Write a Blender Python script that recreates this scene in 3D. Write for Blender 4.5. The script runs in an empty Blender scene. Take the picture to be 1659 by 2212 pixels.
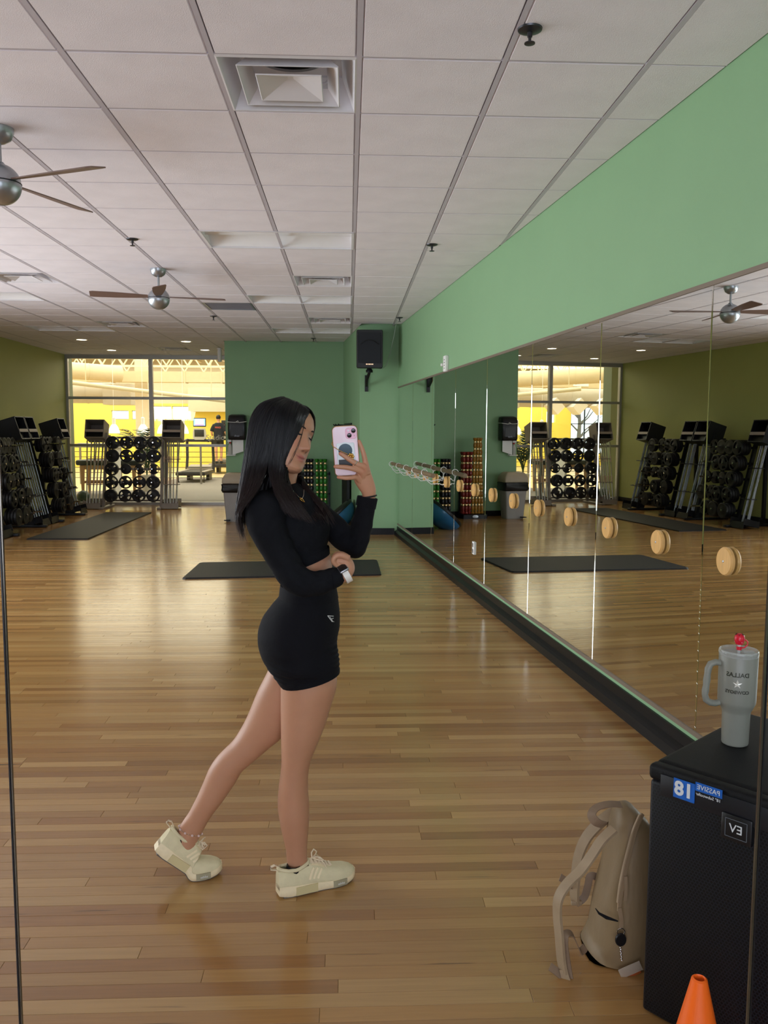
import bpy, bmesh, math, random
from mathutils import Vector, Matrix, Euler
import numpy as np

PI = math.pi
R = math.radians
SC = bpy.context.scene
COL = SC.collection

# ------------------------------------------------------------------ camera
CAM_H = 1.54
CEIL = 3.09
FPX = 1795.0
cam_d = bpy.data.cameras.new('camera')
cam = bpy.data.objects.new('camera', cam_d)
COL.objects.link(cam)
SC.camera = cam
cam_d.sensor_fit = 'HORIZONTAL'
cam_d.sensor_width = 36.0
cam_d.lens = FPX * 36.0 / 1659.0
cam_d.clip_start = 0.05
cam_d.clip_end = 200
_p, _y, _r = R(5.51), R(2.435), R(0.245)
_F = Vector((math.sin(_y) * math.cos(_p), math.cos(_y) * math.cos(_p), -math.sin(_p)))
_X = _F.cross(Vector((0, 0, 1))).normalized()
_U = _X.cross(_F)
_X, _U = _X * math.cos(_r) + _U * math.sin(_r), _U * math.cos(_r) - _X * math.sin(_r)
cam.matrix_world = Matrix((( _X.x, _U.x, -_F.x, 0), (_X.y, _U.y, -_F.y, 0), (_X.z, _U.z, -_F.z, CAM_H), (0, 0, 0, 1)))


def at(u, v, y):
    """measured photo point -> place coordinates at distance y from the viewer"""
    d = _F + _X * ((u - 829.5) / FPX) + _U * ((1106 - v) / FPX)
    return Vector((0, 0, CAM_H)) + d * (y / d.y)


def ground(u, v, z=0.0):
    d = _F + _X * ((u - 829.5) / FPX) + _U * ((1106 - v) / FPX)
    return Vector((0, 0, CAM_H)) + d * ((z - CAM_H) / d.z)


# ------------------------------------------------------------------ world + big lights + exposure
SC.view_settings.view_transform = 'Standard'
SC.view_settings.look = 'None'
SC.view_settings.gamma = 1.0
SC.view_settings.use_curve_mapping = False
SC.view_settings.exposure = 0.36
world = bpy.data.worlds.new('overcast sky')
SC.world = world
world.use_nodes = True
_bg = world.node_tree.nodes['Background']
_bg.inputs[0].default_value = (0.80, 0.90, 1.0, 1)
_bg.inputs[1].default_value = 2.5


def area(name, loc, direction, sx, sy, power, color, spread=180):
    d = bpy.data.lights.new(name, 'AREA')
    d.shape = 'RECTANGLE'
    d.size, d.size_y = sx, sy
    d.energy = power
    d.color = color
    d.spread = R(spread)
    o = bpy.data.objects.new(name, d)
    o.location = loc
    o.rotation_euler = Vector(direction).to_track_quat('-Z', 'Y').to_euler()
    COL.objects.link(o)
    return o


# daylight at an assumed left-wall window, nearer than the part in view
area('window_daylight', (-6.05, 6.7, 1.35), (1, 0, -0.30), 7.2, 1.9, 330, (0.93, 0.94, 1.0))
# added cool fill light behind the viewer, at an invented window
area('window_daylight_rear', (-0.6, -3.3, 1.65), (0, 1, 0.40), 4.6, 2.1, 115, (0.84, 0.82, 1.0))
# the lit gym hall beyond the glass
area('gym_ceiling_lamps', (-7.0, 27.3, 4.38), (0, 0, -1), 15, 16, 2300, (1.0, 0.93, 0.78))

# ------------------------------------------------------------------ materials
MATS = {}


def _lin(c):
    return tuple(((x / 12.92) if x <= 0.04045 else ((x + 0.055) / 1.055) ** 2.4) for x in c)


def rgb(r, g, b):
    return (*_lin((r / 255, g / 255, b / 255)), 1)


def mat(name, col, rough=0.5, metal=0.0, spec=0.5, noise=0.0, nscale=8.0, bump=0.0, bscale=60.0, emit=None, estr=0.0,
        trans=0.0, coat=0.0, stretch=(1, 1, 1), sss=0.0, attr=None, alpha=1.0, ior=1.45, aniso=0.0, sheen=0.0):
    if name in MATS:
        return MATS[name]
    m = bpy.data.materials.new(name)
    m.use_nodes = True
    nt = m.node_tree
    N, L = nt.nodes, nt.links
    b = N['Principled BSDF']
    b.inputs['Base Color'].default_value = col
    b.inputs['Roughness'].default_value = rough
    b.inputs['Metallic'].default_value = metal
    b.inputs['Specular IOR Level'].default_value = spec
    b.inputs['Transmission Weight'].default_value = trans
    b.inputs['Coat Weight'].default_value = coat
    b.inputs['Alpha'].default_value = alpha
    b.inputs['IOR'].default_value = ior
    b.inputs['Anisotropic'].default_value = aniso
    b.inputs['Sheen Weight'].default_value = sheen
    if sss:
        b.inputs['Subsurface Weight'].default_value = sss
        b.inputs['Subsurface Radius'].default_value = (0.012, 0.005, 0.003)
    if emit:
        b.inputs['Emission Color'].default_value = emit
        b.inputs['Emission Strength'].default_value = estr
    src = None
    if attr:
        a = N.new('ShaderNodeAttribute')
        a.attribute_name = attr
        src = a.outputs['Color']
        L.new(src, b.inputs['Base Color'])
    tc = N.new('ShaderNodeTexCoord')
    mp = N.new('ShaderNodeMapping')
    mp.inputs['Scale'].default_value = stretch
    L.new(tc.outputs['Object'], mp.inputs['Vector'])
    if noise:
        n = N.new('ShaderNodeTexNoise')
        n.inputs['Scale'].default_value = nscale
        n.inputs['Detail'].default_value = 5
        L.new(mp.outputs['Vector'], n.inputs['Vector'])
        mr = N.new('ShaderNodeMapRange')
        mr.inputs['From Min'].default_value = 0.25
        mr.inputs['From Max'].default_value = 0.75
        mr.inputs['To Min'].default_value = 1 - noise
        mr.inputs['To Max'].default_value = 1 + noise
        L.new(n.outputs['Fac'], mr.inputs['Value'])
        mx = N.new('ShaderNodeMix')
        mx.data_type = 'RGBA'
        mx.blend_type = 'MULTIPLY'
        mx.inputs[0].default_value = 1.0
        if src:
            L.new(src, mx.inputs[6])
        else:
            mx.inputs[6].default_value = col
        cb = N.new('ShaderNodeCombineColor')
        for i in range(3):
            L.new(mr.outputs[0], cb.inputs[i])
        L.new(cb.outputs[0], mx.inputs[7])
        L.new(mx.outputs[2], b.inputs['Base Color'])
    if bump:
        n2 = N.new('ShaderNodeTexNoise')
        n2.inputs['Scale'].default_value = bscale
        n2.inputs['Detail'].default_value = 4
        L.new(mp.outputs['Vector'], n2.inputs['Vector'])
        bp_ = N.new('ShaderNodeBump')
        bp_.inputs['Strength'].default_value = bump
        bp_.inputs['Distance'].default_value = 0.01
        L.new(n2.outputs['Fac'], bp_.inputs['Height'])
        L.new(bp_.outputs['Normal'], b.inputs['Normal'])
    MATS[name] = m
    return m


def glass_mat(name, tint, gloss=0.08, rough=0.0):
    """thin pane: lets light pass, with a faint mirror sheen that grows at grazing angles"""
    m = bpy.data.materials.new(name)
    m.use_nodes = True
    nt = m.node_tree
    N, L = nt.nodes, nt.links
    N.remove(N['Principled BSDF'])
    t = N.new('ShaderNodeBsdfTransparent')
    t.inputs[0].default_value = tint
    g = N.new('ShaderNodeBsdfGlossy')
    g.inputs['Roughness'].default_value = rough
    lw = N.new('ShaderNodeFresnel')
    lw.inputs[0].default_value = 1.45
    mul = N.new('ShaderNodeMath')
    mul.operation = 'MULTIPLY_ADD'
    mul.inputs[1].default_value = 0.8
    mul.inputs[2].default_value = gloss * 0.4
    L.new(lw.outputs[0], mul.inputs[0])
    mx = N.new('ShaderNodeMixShader')
    L.new(mul.outputs[0], mx.inputs[0])
    L.new(t.outputs[0], mx.inputs[1])
    L.new(g.outputs[0], mx.inputs[2])
    L.new(mx.outputs[0], N['Material Output'].inputs[0])
    MATS[name] = m
    return m


# ------------------------------------------------------------------ mesh helpers
class MB:
    def __init__(s):
        s.v, s.f, s.c = [], [], []

    def add(s, verts, faces, col=None):
        o = len(s.v)
        s.v += [tuple(q) for q in verts]
        s.f += [tuple(i + o for i in fc) for fc in faces]
        s.c += [col] * len(faces)
        return s

    def box(s, c, d, M=None, col=None):
        x, y, z = d[0] / 2, d[1] / 2, d[2] / 2
        vs = [Vector((a * x, b * y, e * z)) for a in (-1, 1) for b in (-1, 1) for e in (-1, 1)]
        if M is not None:
            vs = [M @ q for q in vs]
        vs = [q + Vector(c) for q in vs]
        return s.add(vs, [(0, 1, 3, 2), (4, 6, 7, 5), (0, 4, 5, 1), (2, 3, 7, 6), (0, 2, 6, 4), (1, 5, 7, 3)], col)

    def bbox(s, c, d, r=0.01, M=None, seg=2, col=None):
        """box with rounded edges"""
        bm = bmesh.new()
        bmesh.ops.create_cube(bm, size=1)
        for q in bm.verts:
            q.co = Vector((q.co.x * d[0], q.co.y * d[1], q.co.z * d[2]))
        bmesh.ops.bevel(bm, geom=list(bm.edges), offset=min(r, min(d) * 0.49), segments=seg, affect='EDGES', profile=0.5)
        bm.verts.index_update()
        vs = [(M @ q.co if M is not None else q.co) + Vector(c) for q in bm.verts]
        fs = [[q.index for q in fc.verts] for fc in bm.faces]
        bm.free()
        return s.add(vs, fs, col)

    def tube(s, path, r, n=8, closed=False, cap=True, flat=None, up=None, col=None):
        """round (or flat=(w,t) ribbon) section swept along a path"""
        P = [Vector(q) for q in path]
        m = len(P)
        rings = []
        T = []
        for i in range(m):
            a = P[i - 1] if (i > 0 or closed) else P[i]
            b = P[(i + 1) % m] if (i < m - 1 or closed) else P[i]
            t = (b - a)
            T.append(t.normalized() if t.length > 1e-9 else Vector((0, 0, 1)))
        u = Vector(up) if up else (Vector((0, 0, 1)) if abs(T[0].z) < 0.9 else Vector((1, 0, 0)))
        u = (u - T[0] * u.dot(T[0])).normalized()
        for i in range(m):
            u = (u - T[i] * u.dot(T[i]))
            u = u.normalized() if u.length > 1e-6 else T[i].orthogonal().normalized()
            w = T[i].cross(u)
            rr = r[i] if isinstance(r, (list, tuple)) else r
            if flat:
                fw, ft = flat
                sc = rr
                ring = [P[i] + w * (fw * sc * a) + u * (ft * b) for a, b in ((-.5, -.5), (.5, -.5), (.5, .5), (-.5, .5))]
            else:
                ring = [P[i] + (u * math.cos(2 * PI * k / n) + w * math.sin(2 * PI * k / n)) * rr for k in range(n)]
            rings.append(ring)
        return s.loft(rings, closed, cap, col)

    def loft(s, rings, closed=False, cap=True, col=None):
        n = len(rings[0])
        m = len(rings)
        vs = [q for r_ in rings for q in r_]
        fs = []
        for i in range(m if closed else m - 1):
            j = (i + 1) % m
            for k in range(n):
                l = (k + 1) % n
                fs.append((i * n + k, i * n + l, j * n + l, j * n + k))
        if cap and not closed:
            fs.append(tuple(range(n - 1, -1, -1)))
            fs.append(tuple((m - 1) * n + k for k in range(n)))
        return s.add(vs, fs, col)

    def lathe(s, prof, c=(0, 0, 0), n=24, M=None, cap=True, col=None):
        rings = []
        for r_, z in prof:
            ring = [Vector((r_ * math.cos(2 * PI * k / n), r_ * math.sin(2 * PI * k / n), z)) for k in range(n)]
            rings.append([(M @ q if M is not None else q) + Vector(c) for q in ring])
        return s.loft(rings, False, cap, col)

    def prism(s, poly, z0, z1, col=None):
        n = len(poly)
        vs = [(p[0], p[1], z0) for p in poly] + [(p[0], p[1], z1) for p in poly]
        fs = [tuple(range(n - 1, -1, -1)), tuple(range(n, 2 * n))]
        fs += [(k, (k + 1) % n, n + (k + 1) % n, n + k) for k in range(n)]
        return s.add(vs, fs, col)

    def sphere(s, c, r, n=16, m=10, M=None, col=None):
        rx, ry, rz = r if isinstance(r, (tuple, list)) else (r, r, r)
        rings = []
        for i in range(m + 1):
            a = PI * (0.02 + 0.96 * i / m)
            ring = [Vector((rx * math.sin(a) * math.cos(2 * PI * k / n), ry * math.sin(a) * math.sin(2 * PI * k / n), -rz * math.cos(a))) for k in range(n)]
            rings.append([(M @ q if M is not None else q) + Vector(c) for q in ring])
        return s.loft(rings, False, True, col)

    def xf(s, M):
        s.v = [tuple(M @ Vector(q)) for q in s.v]
        return s

    def mesh(s, name, smooth=True, angle=40):
        me = bpy.data.meshes.new(name)
        me.from_pydata(s.v, [], s.f)
        bm = bmesh.new()
        bm.from_mesh(me)
        bmesh.ops.recalc_face_normals(bm, faces=bm.faces)
        bm.to_mesh(me)
        bm.free()
        if any(c is not None for c in s.c):
            ca = me.color_attributes.new('tint', 'FLOAT_COLOR', 'CORNER')
            for p in me.polygons:
                c = s.c[p.index] or (1, 1, 1, 1)
                for li in p.loop_indices:
                    ca.data[li].color = c
        if smooth:
            me.polygons.foreach_set('use_smooth', [True] * len(me.polygons))
            me.set_sharp_from_angle(angle=R(angle))
        me.update()
        return me


def link(name, me, material, parent=None, world=False):
    o = bpy.data.objects.new(name, me)
    COL.objects.link(o)
    if material is not None and me is not None and len(me.materials) == 0:
        me.materials.append(material if not isinstance(material, str) else MATS[material])
    if parent is not None:
        o.parent = parent
        if world:
            o.matrix_parent_inverse = parent.matrix_basis.inverted()
    return o


def obj(name, mb, material, parent=None, world=False, smooth=True, angle=40, label=None):
    me = mb.mesh(name, smooth, angle) if isinstance(mb, MB) else mb
    o = link(name, me, material, parent, world)
    if label:
        o['label'] = label
    return o


def tag(o, label, cat, group=None, kind=None):
    if label:
        o['label'] = label
    if cat:
        o['category'] = cat
    if group:
        o['group'] = group
    if kind:
        o['kind'] = kind
    return o


def thing(name, label, cat, loc=(0, 0, 0), rz=0.0, group=None):
    o = bpy.data.objects.new(name, None)
    o.empty_display_size = 0.1
    COL.objects.link(o)
    o.location = loc
    o.rotation_euler = (0, 0, rz)
    return tag(o, label, cat, group)


def struct(name, mb, material, parent=None, smooth=False, label=None):
    o = obj(name, mb, material, parent, smooth=smooth)
    o['kind'] = 'structure'
    if label:
        o['label'] = label
    return o


def copy_tree(o, parent=None, label=None, **kw):
    c = o.copy()
    COL.objects.link(c)
    if parent is not None:
        c.parent = parent
    if label:
        c['label'] = label
    for ch in o.children:
        copy_tree(ch, c)
    return c


def text_mesh(body, size, mirror=False, extrude=0.0005, align='CENTER', bold=0.0, spacing=1.0):
    cu = bpy.data.curves.new('lettering', 'FONT')
    cu.body = body
    cu.size = size
    cu.extrude = extrude
    cu.offset = bold
    cu.space_character = spacing
    cu.align_x = align
    cu.align_y = 'CENTER'
    cu.resolution_u = 3
    o = bpy.data.objects.new('lettering', cu)
    COL.objects.link(o)
    dg = bpy.context.evaluated_depsgraph_get()
    me = bpy.data.meshes.new_from_object(o.evaluated_get(dg))
    bpy.data.objects.remove(o)
    bpy.data.curves.remove(cu)
    vs = [Vector(v.co) for v in me.vertices]
    fs = [tuple(p.vertices) for p in me.polygons]
    bpy.data.meshes.remove(me)
    if mirror:
        vs = [Vector((-v.x, v.y, v.z)) for v in vs]
    mb = MB()
    mb.add(vs, fs)
    return mb


def frame(o, x, y, z):
    """matrix with given origin and axes"""
    return Matrix(((x[0], y[0], z[0], o[0]), (x[1], y[1], z[1], o[1]), (x[2], y[2], z[2], o[2]), (0, 0, 0, 1)))


def frand(*k):
    return random.Random(hash(k) & 0xffffffff)


random.seed(7)
# ------------------------------------------------------------------ shared materials
mat('green_paint', rgb(133, 170, 128), 0.55, noise=0.02, nscale=3, bump=0.04, bscale=180)
mat('lime_paint', rgb(164, 168, 98), 0.55, noise=0.02, nscale=3, bump=0.04, bscale=180)  # green wall paint with the hall's yellow light mixed into its colour
mat('tile', rgb(238, 230, 236), 0.9, noise=0.05, nscale=4, bump=0.25, bscale=220)
mat('tile_grid', rgb(196, 188, 196), 0.6)
mat('slab', rgb(120, 118, 118), 0.9, noise=0.05)
mat('black_rubber', rgb(15, 15, 17), 0.5, noise=0.15, nscale=12)
mat('black_plastic', rgb(16, 17, 20), 0.38, noise=0.08)
mat('black_metal', rgb(24, 25, 28), 0.4, 0.3, noise=0.08)
mat('grey_metal', rgb(128, 124, 118), 0.45, 0.35, noise=0.05)
mat('aluminium', rgb(168, 166, 162), 0.4, 0.6, noise=0.04)
mat('chrome', rgb(215, 215, 218), 0.12, 1.0, noise=0.02)
mat('brushed_silver', rgb(168, 172, 178), 0.34, 0.85, noise=0.05)
mat('white_plastic', rgb(235, 234, 230), 0.4, noise=0.02)
mat('white_enamel', rgb(238, 236, 234), 0.35, noise=0.03)
mat('channel_brown', rgb(122, 108, 94), 0.5, 0.2, noise=0.05)
mat('hole_black', rgb(6, 6, 8), 0.9, noise=0.05)
mat('yellow_paint', rgb(255, 236, 112), 0.6, noise=0.03, nscale=2)
mat('hall_white', rgb(216, 204, 180), 0.7, noise=0.03)
mat('roof_deck', rgb(128, 118, 102), 0.8, noise=0.15, nscale=3)
mat('hall_carpet', rgb(128, 122, 116), 0.95, noise=0.1, nscale=40)


def make_mirror():
    m = bpy.data.materials.new('mirror_silver')
    m.use_nodes = True
    N, L = m.node_tree.nodes, m.node_tree.links
    b = N['Principled BSDF']
    b.inputs['Base Color'].default_value = (0.80, 0.83, 0.79, 1)
    b.inputs['Metallic'].default_value = 1
    n = N.new('ShaderNodeTexNoise')
    n.inputs['Scale'].default_value = 2.0
    mr = N.new('ShaderNodeMapRange')
    mr.inputs['To Min'].default_value = 0.0
    mr.inputs['To Max'].default_value = 0.012
    L.new(n.outputs['Fac'], mr.inputs['Value'])
    L.new(mr.outputs[0], b.inputs['Roughness'])
    MATS['mirror_silver'] = m
    return m


make_mirror()


def make_wood():
    m = bpy.data.materials.new('maple_floor')
    m.use_nodes = True
    N, L = m.node_tree.nodes, m.node_tree.links
    b = N['Principled BSDF']
    at_ = N.new('ShaderNodeAttribute')
    at_.attribute_name = 'tint'
    tc = N.new('ShaderNodeTexCoord')
    # shift the grain from board to board so that it does not run on across joints
    sep = N.new('ShaderNodeSeparateColor')
    L.new(at_.outputs['Color'], sep.inputs[0])
    mul = N.new('ShaderNodeMath'); mul.operation = 'MULTIPLY'; mul.inputs[1].default_value = 913.0
    L.new(sep.outputs[0], mul.inputs[0])
    off = N.new('ShaderNodeCombineXYZ')
    L.new(mul.outputs[0], off.inputs[0]); L.new(mul.outputs[0], off.inputs[2])
    add = N.new('ShaderNodeVectorMath'); add.operation = 'ADD'
    L.new(tc.outputs['Object'], add.inputs[0]); L.new(off.outputs[0], add.inputs[1])
    mp = N.new('ShaderNodeMapping'); mp.inputs['Scale'].default_value = (1.6, 34, 1)
    L.new(add.outputs[0], mp.inputs['Vector'])
    n1 = N.new('ShaderNodeTexNoise'); n1.inputs['Scale'].default_value = 2.2; n1.inputs['Detail'].default_value = 7; n1.inputs['Distortion'].default_value = 0.6
    L.new(mp.outputs[0], n1.inputs['Vector'])
    r1 = N.new('ShaderNodeMapRange'); r1.inputs['From Min'].default_value = .3; r1.inputs['From Max'].default_value = .72; r1.inputs['To Min'].default_value = .90; r1.inputs['To Max'].default_value = 1.05
    L.new(n1.outputs['Fac'], r1.inputs['Value'])
    # rare dark mineral streaks
    mp2 = N.new('ShaderNodeMapping'); mp2.inputs['Scale'].default_value = (1.1, 22, 1)
    L.new(add.outputs[0], mp2.inputs['Vector'])
    n2 = N.new('ShaderNodeTexNoise'); n2.inputs['Scale'].default_value = 1.7; n2.inputs['Detail'].default_value = 3
    L.new(mp2.outputs[0], n2.inputs['Vector'])
    r2 = N.new('ShaderNodeMapRange'); r2.inputs['From Min'].default_value = .70; r2.inputs['From Max'].default_value = .78; r2.inputs['To Min'].default_value = 1.0; r2.inputs['To Max'].default_value = .38
    L.new(n2.outputs['Fac'], r2.inputs['Value'])
    mm = N.new('ShaderNodeMath'); mm.operation = 'MULTIPLY'
    L.new(r1.outputs[0], mm.inputs[0]); L.new(r2.outputs[0], mm.inputs[1])
    cb = N.new('ShaderNodeCombineColor')
    for i in range(3): L.new(mm.outputs[0], cb.inputs[i])
    mx = N.new('ShaderNodeMix'); mx.data_type = 'RGBA'; mx.blend_type = 'MULTIPLY'; mx.inputs[0].default_value = 1
    L.new(at_.outputs['Color'], mx.inputs[6]); L.new(cb.outputs[0], mx.inputs[7])
    L.new(mx.outputs[2], b.inputs['Base Color'])
    n3 = N.new('ShaderNodeTexNoise'); n3.inputs['Scale'].default_value = 3.0; n3.inputs['Detail'].default_value = 4
    L.new(mp.outputs[0], n3.inputs['Vector'])
    r3 = N.new('ShaderNodeMapRange'); r3.inputs['To Min'].default_value = .13; r3.inputs['To Max'].default_value = .24
    L.new(n3.outputs['Fac'], r3.inputs['Value'])
    L.new(r3.outputs[0], b.inputs['Roughness'])
    b.inputs['Specular IOR Level'].default_value = 0.85
    bp_ = N.new('ShaderNodeBump'); bp_.inputs['Strength'].default_value = 0.05; bp_.inputs['Distance'].default_value = 0.004
    L.new(n1.outputs['Fac'], bp_.inputs['Height'])
    L.new(bp_.outputs[0], b.inputs['Normal'])
    MATS['maple_floor'] = m


make_wood()

# ------------------------------------------------------------------ plan of the room
XL = -5.8                  # left wall
YB = -3.2                  # wall behind the viewer
YG = 17.5                  # glass wall
YF = 14.75                 # far green wall
YC = 12.4                  # front of the corner pier
XF = -2.16                 # where the far green wall ends


def wx(y):                 # the mirrored wall runs a little askew
    return 1.955 - 0.0985 * y


def cx_(y):                # side of the corner pier
    return 0.161 - 0.1085 * (y - YC)


WN = Vector((1, 0.0985, 0)).normalized()       # normal of the mirrored wall, pointing into the wall
WT = Vector((-0.0985, 1, 0)).normalized()      # along the wall, away from the viewer


def wall_pt(y, z, off=0.0):                    # off = distance out of the wall into the room
    return Vector((wx(y), y, z)) - WN * off


# ---- floor: slab, single boards near by, a field of boards farther off
struct('floor', MB().box((-1.9, 7.1, -0.066), (8.6, 21.0, 0.1)), 'hole_black', label='maple strip sports floor')
FLOOR = bpy.data.objects['floor']
BW = 0.057
WOOD = [(163, 123, 72), (168, 128, 77), (158, 117, 67), (173, 134, 82), (154, 113, 64), (165, 125, 74), (177, 139, 87), (161, 121, 71), (146, 104, 58)]


def board_rows(y0, y1, seed):
    rnd = random.Random(seed)
    y = y0
    while y < y1 - 1e-6:
        xr = wx(y) + 0.02
        x = XL + rnd.uniform(-1.2, 0)
        while x < xr:
            l = rnd.choice((0.5, 0.75, 0.95, 1.2, 1.5, 1.9)) * rnd.uniform(0.85, 1.15)
            c = rnd.choice(WOOD)
            k = rnd.uniform(0.96, 1.04)
            yield y, max(x, XL), min(x + l, xr), rgb(c[0] * k, c[1] * k, c[2] * k), rnd
            x += l
        y += BW


def add_board(mb, y, xa, xb, col, rnd, thick=0.016):
    g = 0.0004
    t0, t1 = rnd.uniform(-1, 1) * 0.00012, rnd.uniform(-1, 1) * 0.00012   # boards cup and tilt slightly
    b = 0.0008
    x0, x1, y0, y1 = xa + g, xb - g, y + g, y + BW - g
    za = -abs(t0) + t0
    zb = -abs(t0) - t0
    vs = [(x0, y0, za - b), (x1, y0, za - b), (x1, y1, zb - b), (x0, y1, zb - b),
          (x0 + b, y0 + b, za), (x1 - b, y0 + b, za), (x1 - b, y1 - b, zb), (x0 + b, y1 - b, zb),
          (x0, y0, -thick), (x1, y0, -thick), (x1, y1, -thick), (x0, y1, -thick)]
    fs = [(4, 5, 6, 7), (0, 1, 5, 4), (1, 2, 6, 5), (2, 3, 7, 6), (3, 0, 4, 7), (8, 9, 1, 0), (9, 10, 2, 1), (10, 11, 3, 2), (11, 8, 0, 3)]
    mb.add(vs, fs, col)


field = MB()
Y_NEAR0, Y_NEAR1 = 1.70, 1.70 + 40 * BW
nb = 0
for y, xa, xb, col, rnd in board_rows(1.70 - 85 * BW, 1.70 + 277 * BW, 11):
    d = y + BW / 2
    vis = (Y_NEAR0 - 1e-6 <= y < Y_NEAR1 and xb > -0.58 * d - 0.05 and xa < min(0.45 * d, wx(y)))
    if vis:
        one = MB()
        add_board(one, y, xa, xb, col, rnd)
        obj('floor_board', one, 'maple_floor', FLOOR, smooth=False)
        nb += 1
    else:
        add_board(field, y, xa, xb, col, rnd)
fb = obj('floor_board_field', field, 'maple_floor', FLOOR, smooth=False)
fb['kind'] = 'stuff'

# ---- walls
mbw = MB()
T = 0.2
mbw.prism([(wx(YB), YB), (wx(YC + .1), YC + .1), (wx(YC + .1) + T, YC + .1), (wx(YB) + T, YB)], 0, CEIL + .25)
struct('wall_right', mbw, 'green_paint')
W0, W1, WZ0, WZ1 = 3.0, 10.4, 0.35, 2.35      # assumed window opening in the left wall (nearer than the frame shows)
mbl = MB()
mbl.box((XL - T / 2, (YB + W0) / 2, CEIL / 2 + .1), (T, W0 - YB, CEIL + .25))
mbl.box((XL - T / 2, (W1 + YG + .1) / 2, CEIL / 2 + .1), (T, YG + .1 - W1, CEIL + .25))
mbl.box((XL - T / 2, (W0 + W1) / 2, WZ0 / 2), (T, W1 - W0, WZ0))
mbl.box((XL - T / 2, (W0 + W1) / 2, (WZ1 + CEIL + .2) / 2), (T, W1 - W0, CEIL + .2 - WZ1))
struct('wall_left', mbl, 'lime_paint')
mbb = MB()
RX0, RX1, RZ0, RZ1 = -2.9, 1.7, 0.6, 2.7  # opening for the added window behind the viewer
mbb.box(((XL - T + RX0) / 2, YB - T / 2, CEIL / 2 + .1), (RX0 - XL + T, T, CEIL + .25))
mbb.box(((RX1 + 2.6) / 2, YB - T / 2, CEIL / 2 + .1), (2.6 - RX1, T, CEIL + .25))
mbb.box(((RX0 + RX1) / 2, YB - T / 2, RZ0 / 2), (RX1 - RX0, T, RZ0))
mbb.box(((RX0 + RX1) / 2, YB - T / 2, (RZ1 + CEIL + .2) / 2), (RX1 - RX0, T, CEIL + .2 - RZ1))
struct('wall_rear', mbb, 'green_paint')
struct('wall_far', MB().prism([(XF, YF), (0.9, YF), (0.9, YG + .3), (XF, YG + .3)], 0, CEIL + .25), 'green_paint')
struct('wall_pier', MB().prism([(cx_(YC), YC), (wx(YC) + .05, YC), (wx(YC) + .05, YF + .05), (cx_(YF + .05), YF + .05)], 0, CEIL + .25), 'green_paint')

# ---- unseen windows: one assumed in the left wall, an added one behind the viewer
glass_mat('clear_glass', (0.93, 0.96, 0.95, 1))


def window(name, o, ux, w, h, cols, label):
    """frame, mullions and panes; o = lower corner, ux = direction along the wall"""
    ux = Vector(ux)
    nrm = Vector((0, 0, 1)).cross(ux)
    M = frame(o, ux, nrm, Vector((0, 0, 1)))
    fr = MB()
    for zz in (0.03, h - 0.03):
        fr.box((w / 2, 0, zz), (w, 0.08, 0.06))
    st = struct(name, fr.xf(M), 'aluminium', label=label)
    for i in range(cols + 1):
        obj('mullion', MB().box((0.03 + (w - 0.06) * i / cols, 0, h / 2), (0.05, 0.08, h - 0.12)).xf(M), 'aluminium', st, smooth=False)
    for i in range(cols):
        a = 0.03 + (w - 0.06) * i / cols + .025
        b = 0.03 + (w - 0.06) * (i + 1) / cols - .025
        obj('pane', MB().box(((a + b) / 2, 0, h / 2), (b - a, 0.006, h - 0.12)).xf(M), 'clear_glass', st, smooth=False)
    return st


window('window_2', (XL - .1, W0, WZ0), (0, 1, 0), W1 - W0, WZ1 - WZ0, 6, 'long daylight window in the left wall')  # unseen window, assumed from the light on the right wall
window('window_3', (RX0, YB - .1, RZ0), (1, 0, 0), RX1 - RX0, RZ1 - RZ0, 4, 'wide daylight window behind the viewer')  # added window around the rear fill light, none known there

# ---- glass partition towards the gym hall
glass_mat('partition_glass', (0.95, 0.97, 0.93, 1), 0.02)
gp = MB()
gp.box(((XL + XF) / 2, YG, 3.05), (XF - XL, 0.1, 0.09)).box(((XL + XF) / 2, YG, 0.03), (XF - XL, 0.1, 0.06))
WIN1 = struct('window_1', gp, 'aluminium', label='floor-to-ceiling glass partition in grey metal frames')
mull = [XL + 0.025, -4.075, -2.375]
for xm in mull:
    obj('mullion', MB().box((xm, YG, 1.535), (0.075 if xm > XL + .1 else 0.05, 0.1, 2.95)), 'aluminium', WIN1, smooth=False)
edges = mull + [XF + 0.02]
for i in range(3):
    a, b = edges[i] + 0.03, edges[i + 1] - 0.03
    for zt in (1.24, 2.21):
        obj('transom', MB().box(((a + b) / 2, YG, zt), (b - a, 0.09, 0.055)), 'aluminium', WIN1, smooth=False)
    for z0, z1 in ((0.06, 1.21), (1.27, 2.18), (2.24, 3.0)):
        obj('pane', MB().box(((a + b) / 2, YG, (z0 + z1) / 2), (b - a, 0.008, z1 - z0)), 'partition_glass', WIN1, smooth=False)
tm = text_mesh('Studio', 0.15, extrude=0.001)
mat('etched_white', rgb(240, 238, 230), 0.8, noise=0.02)
tm.xf(frame((-2.775, YG - 0.012, 1.405), (1, 0, 0), (0, 0, 1), (0, -1, 0)))
obj('lettering', tm, 'etched_white', WIN1, smooth=False, label='white etched word on the glass')

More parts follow.
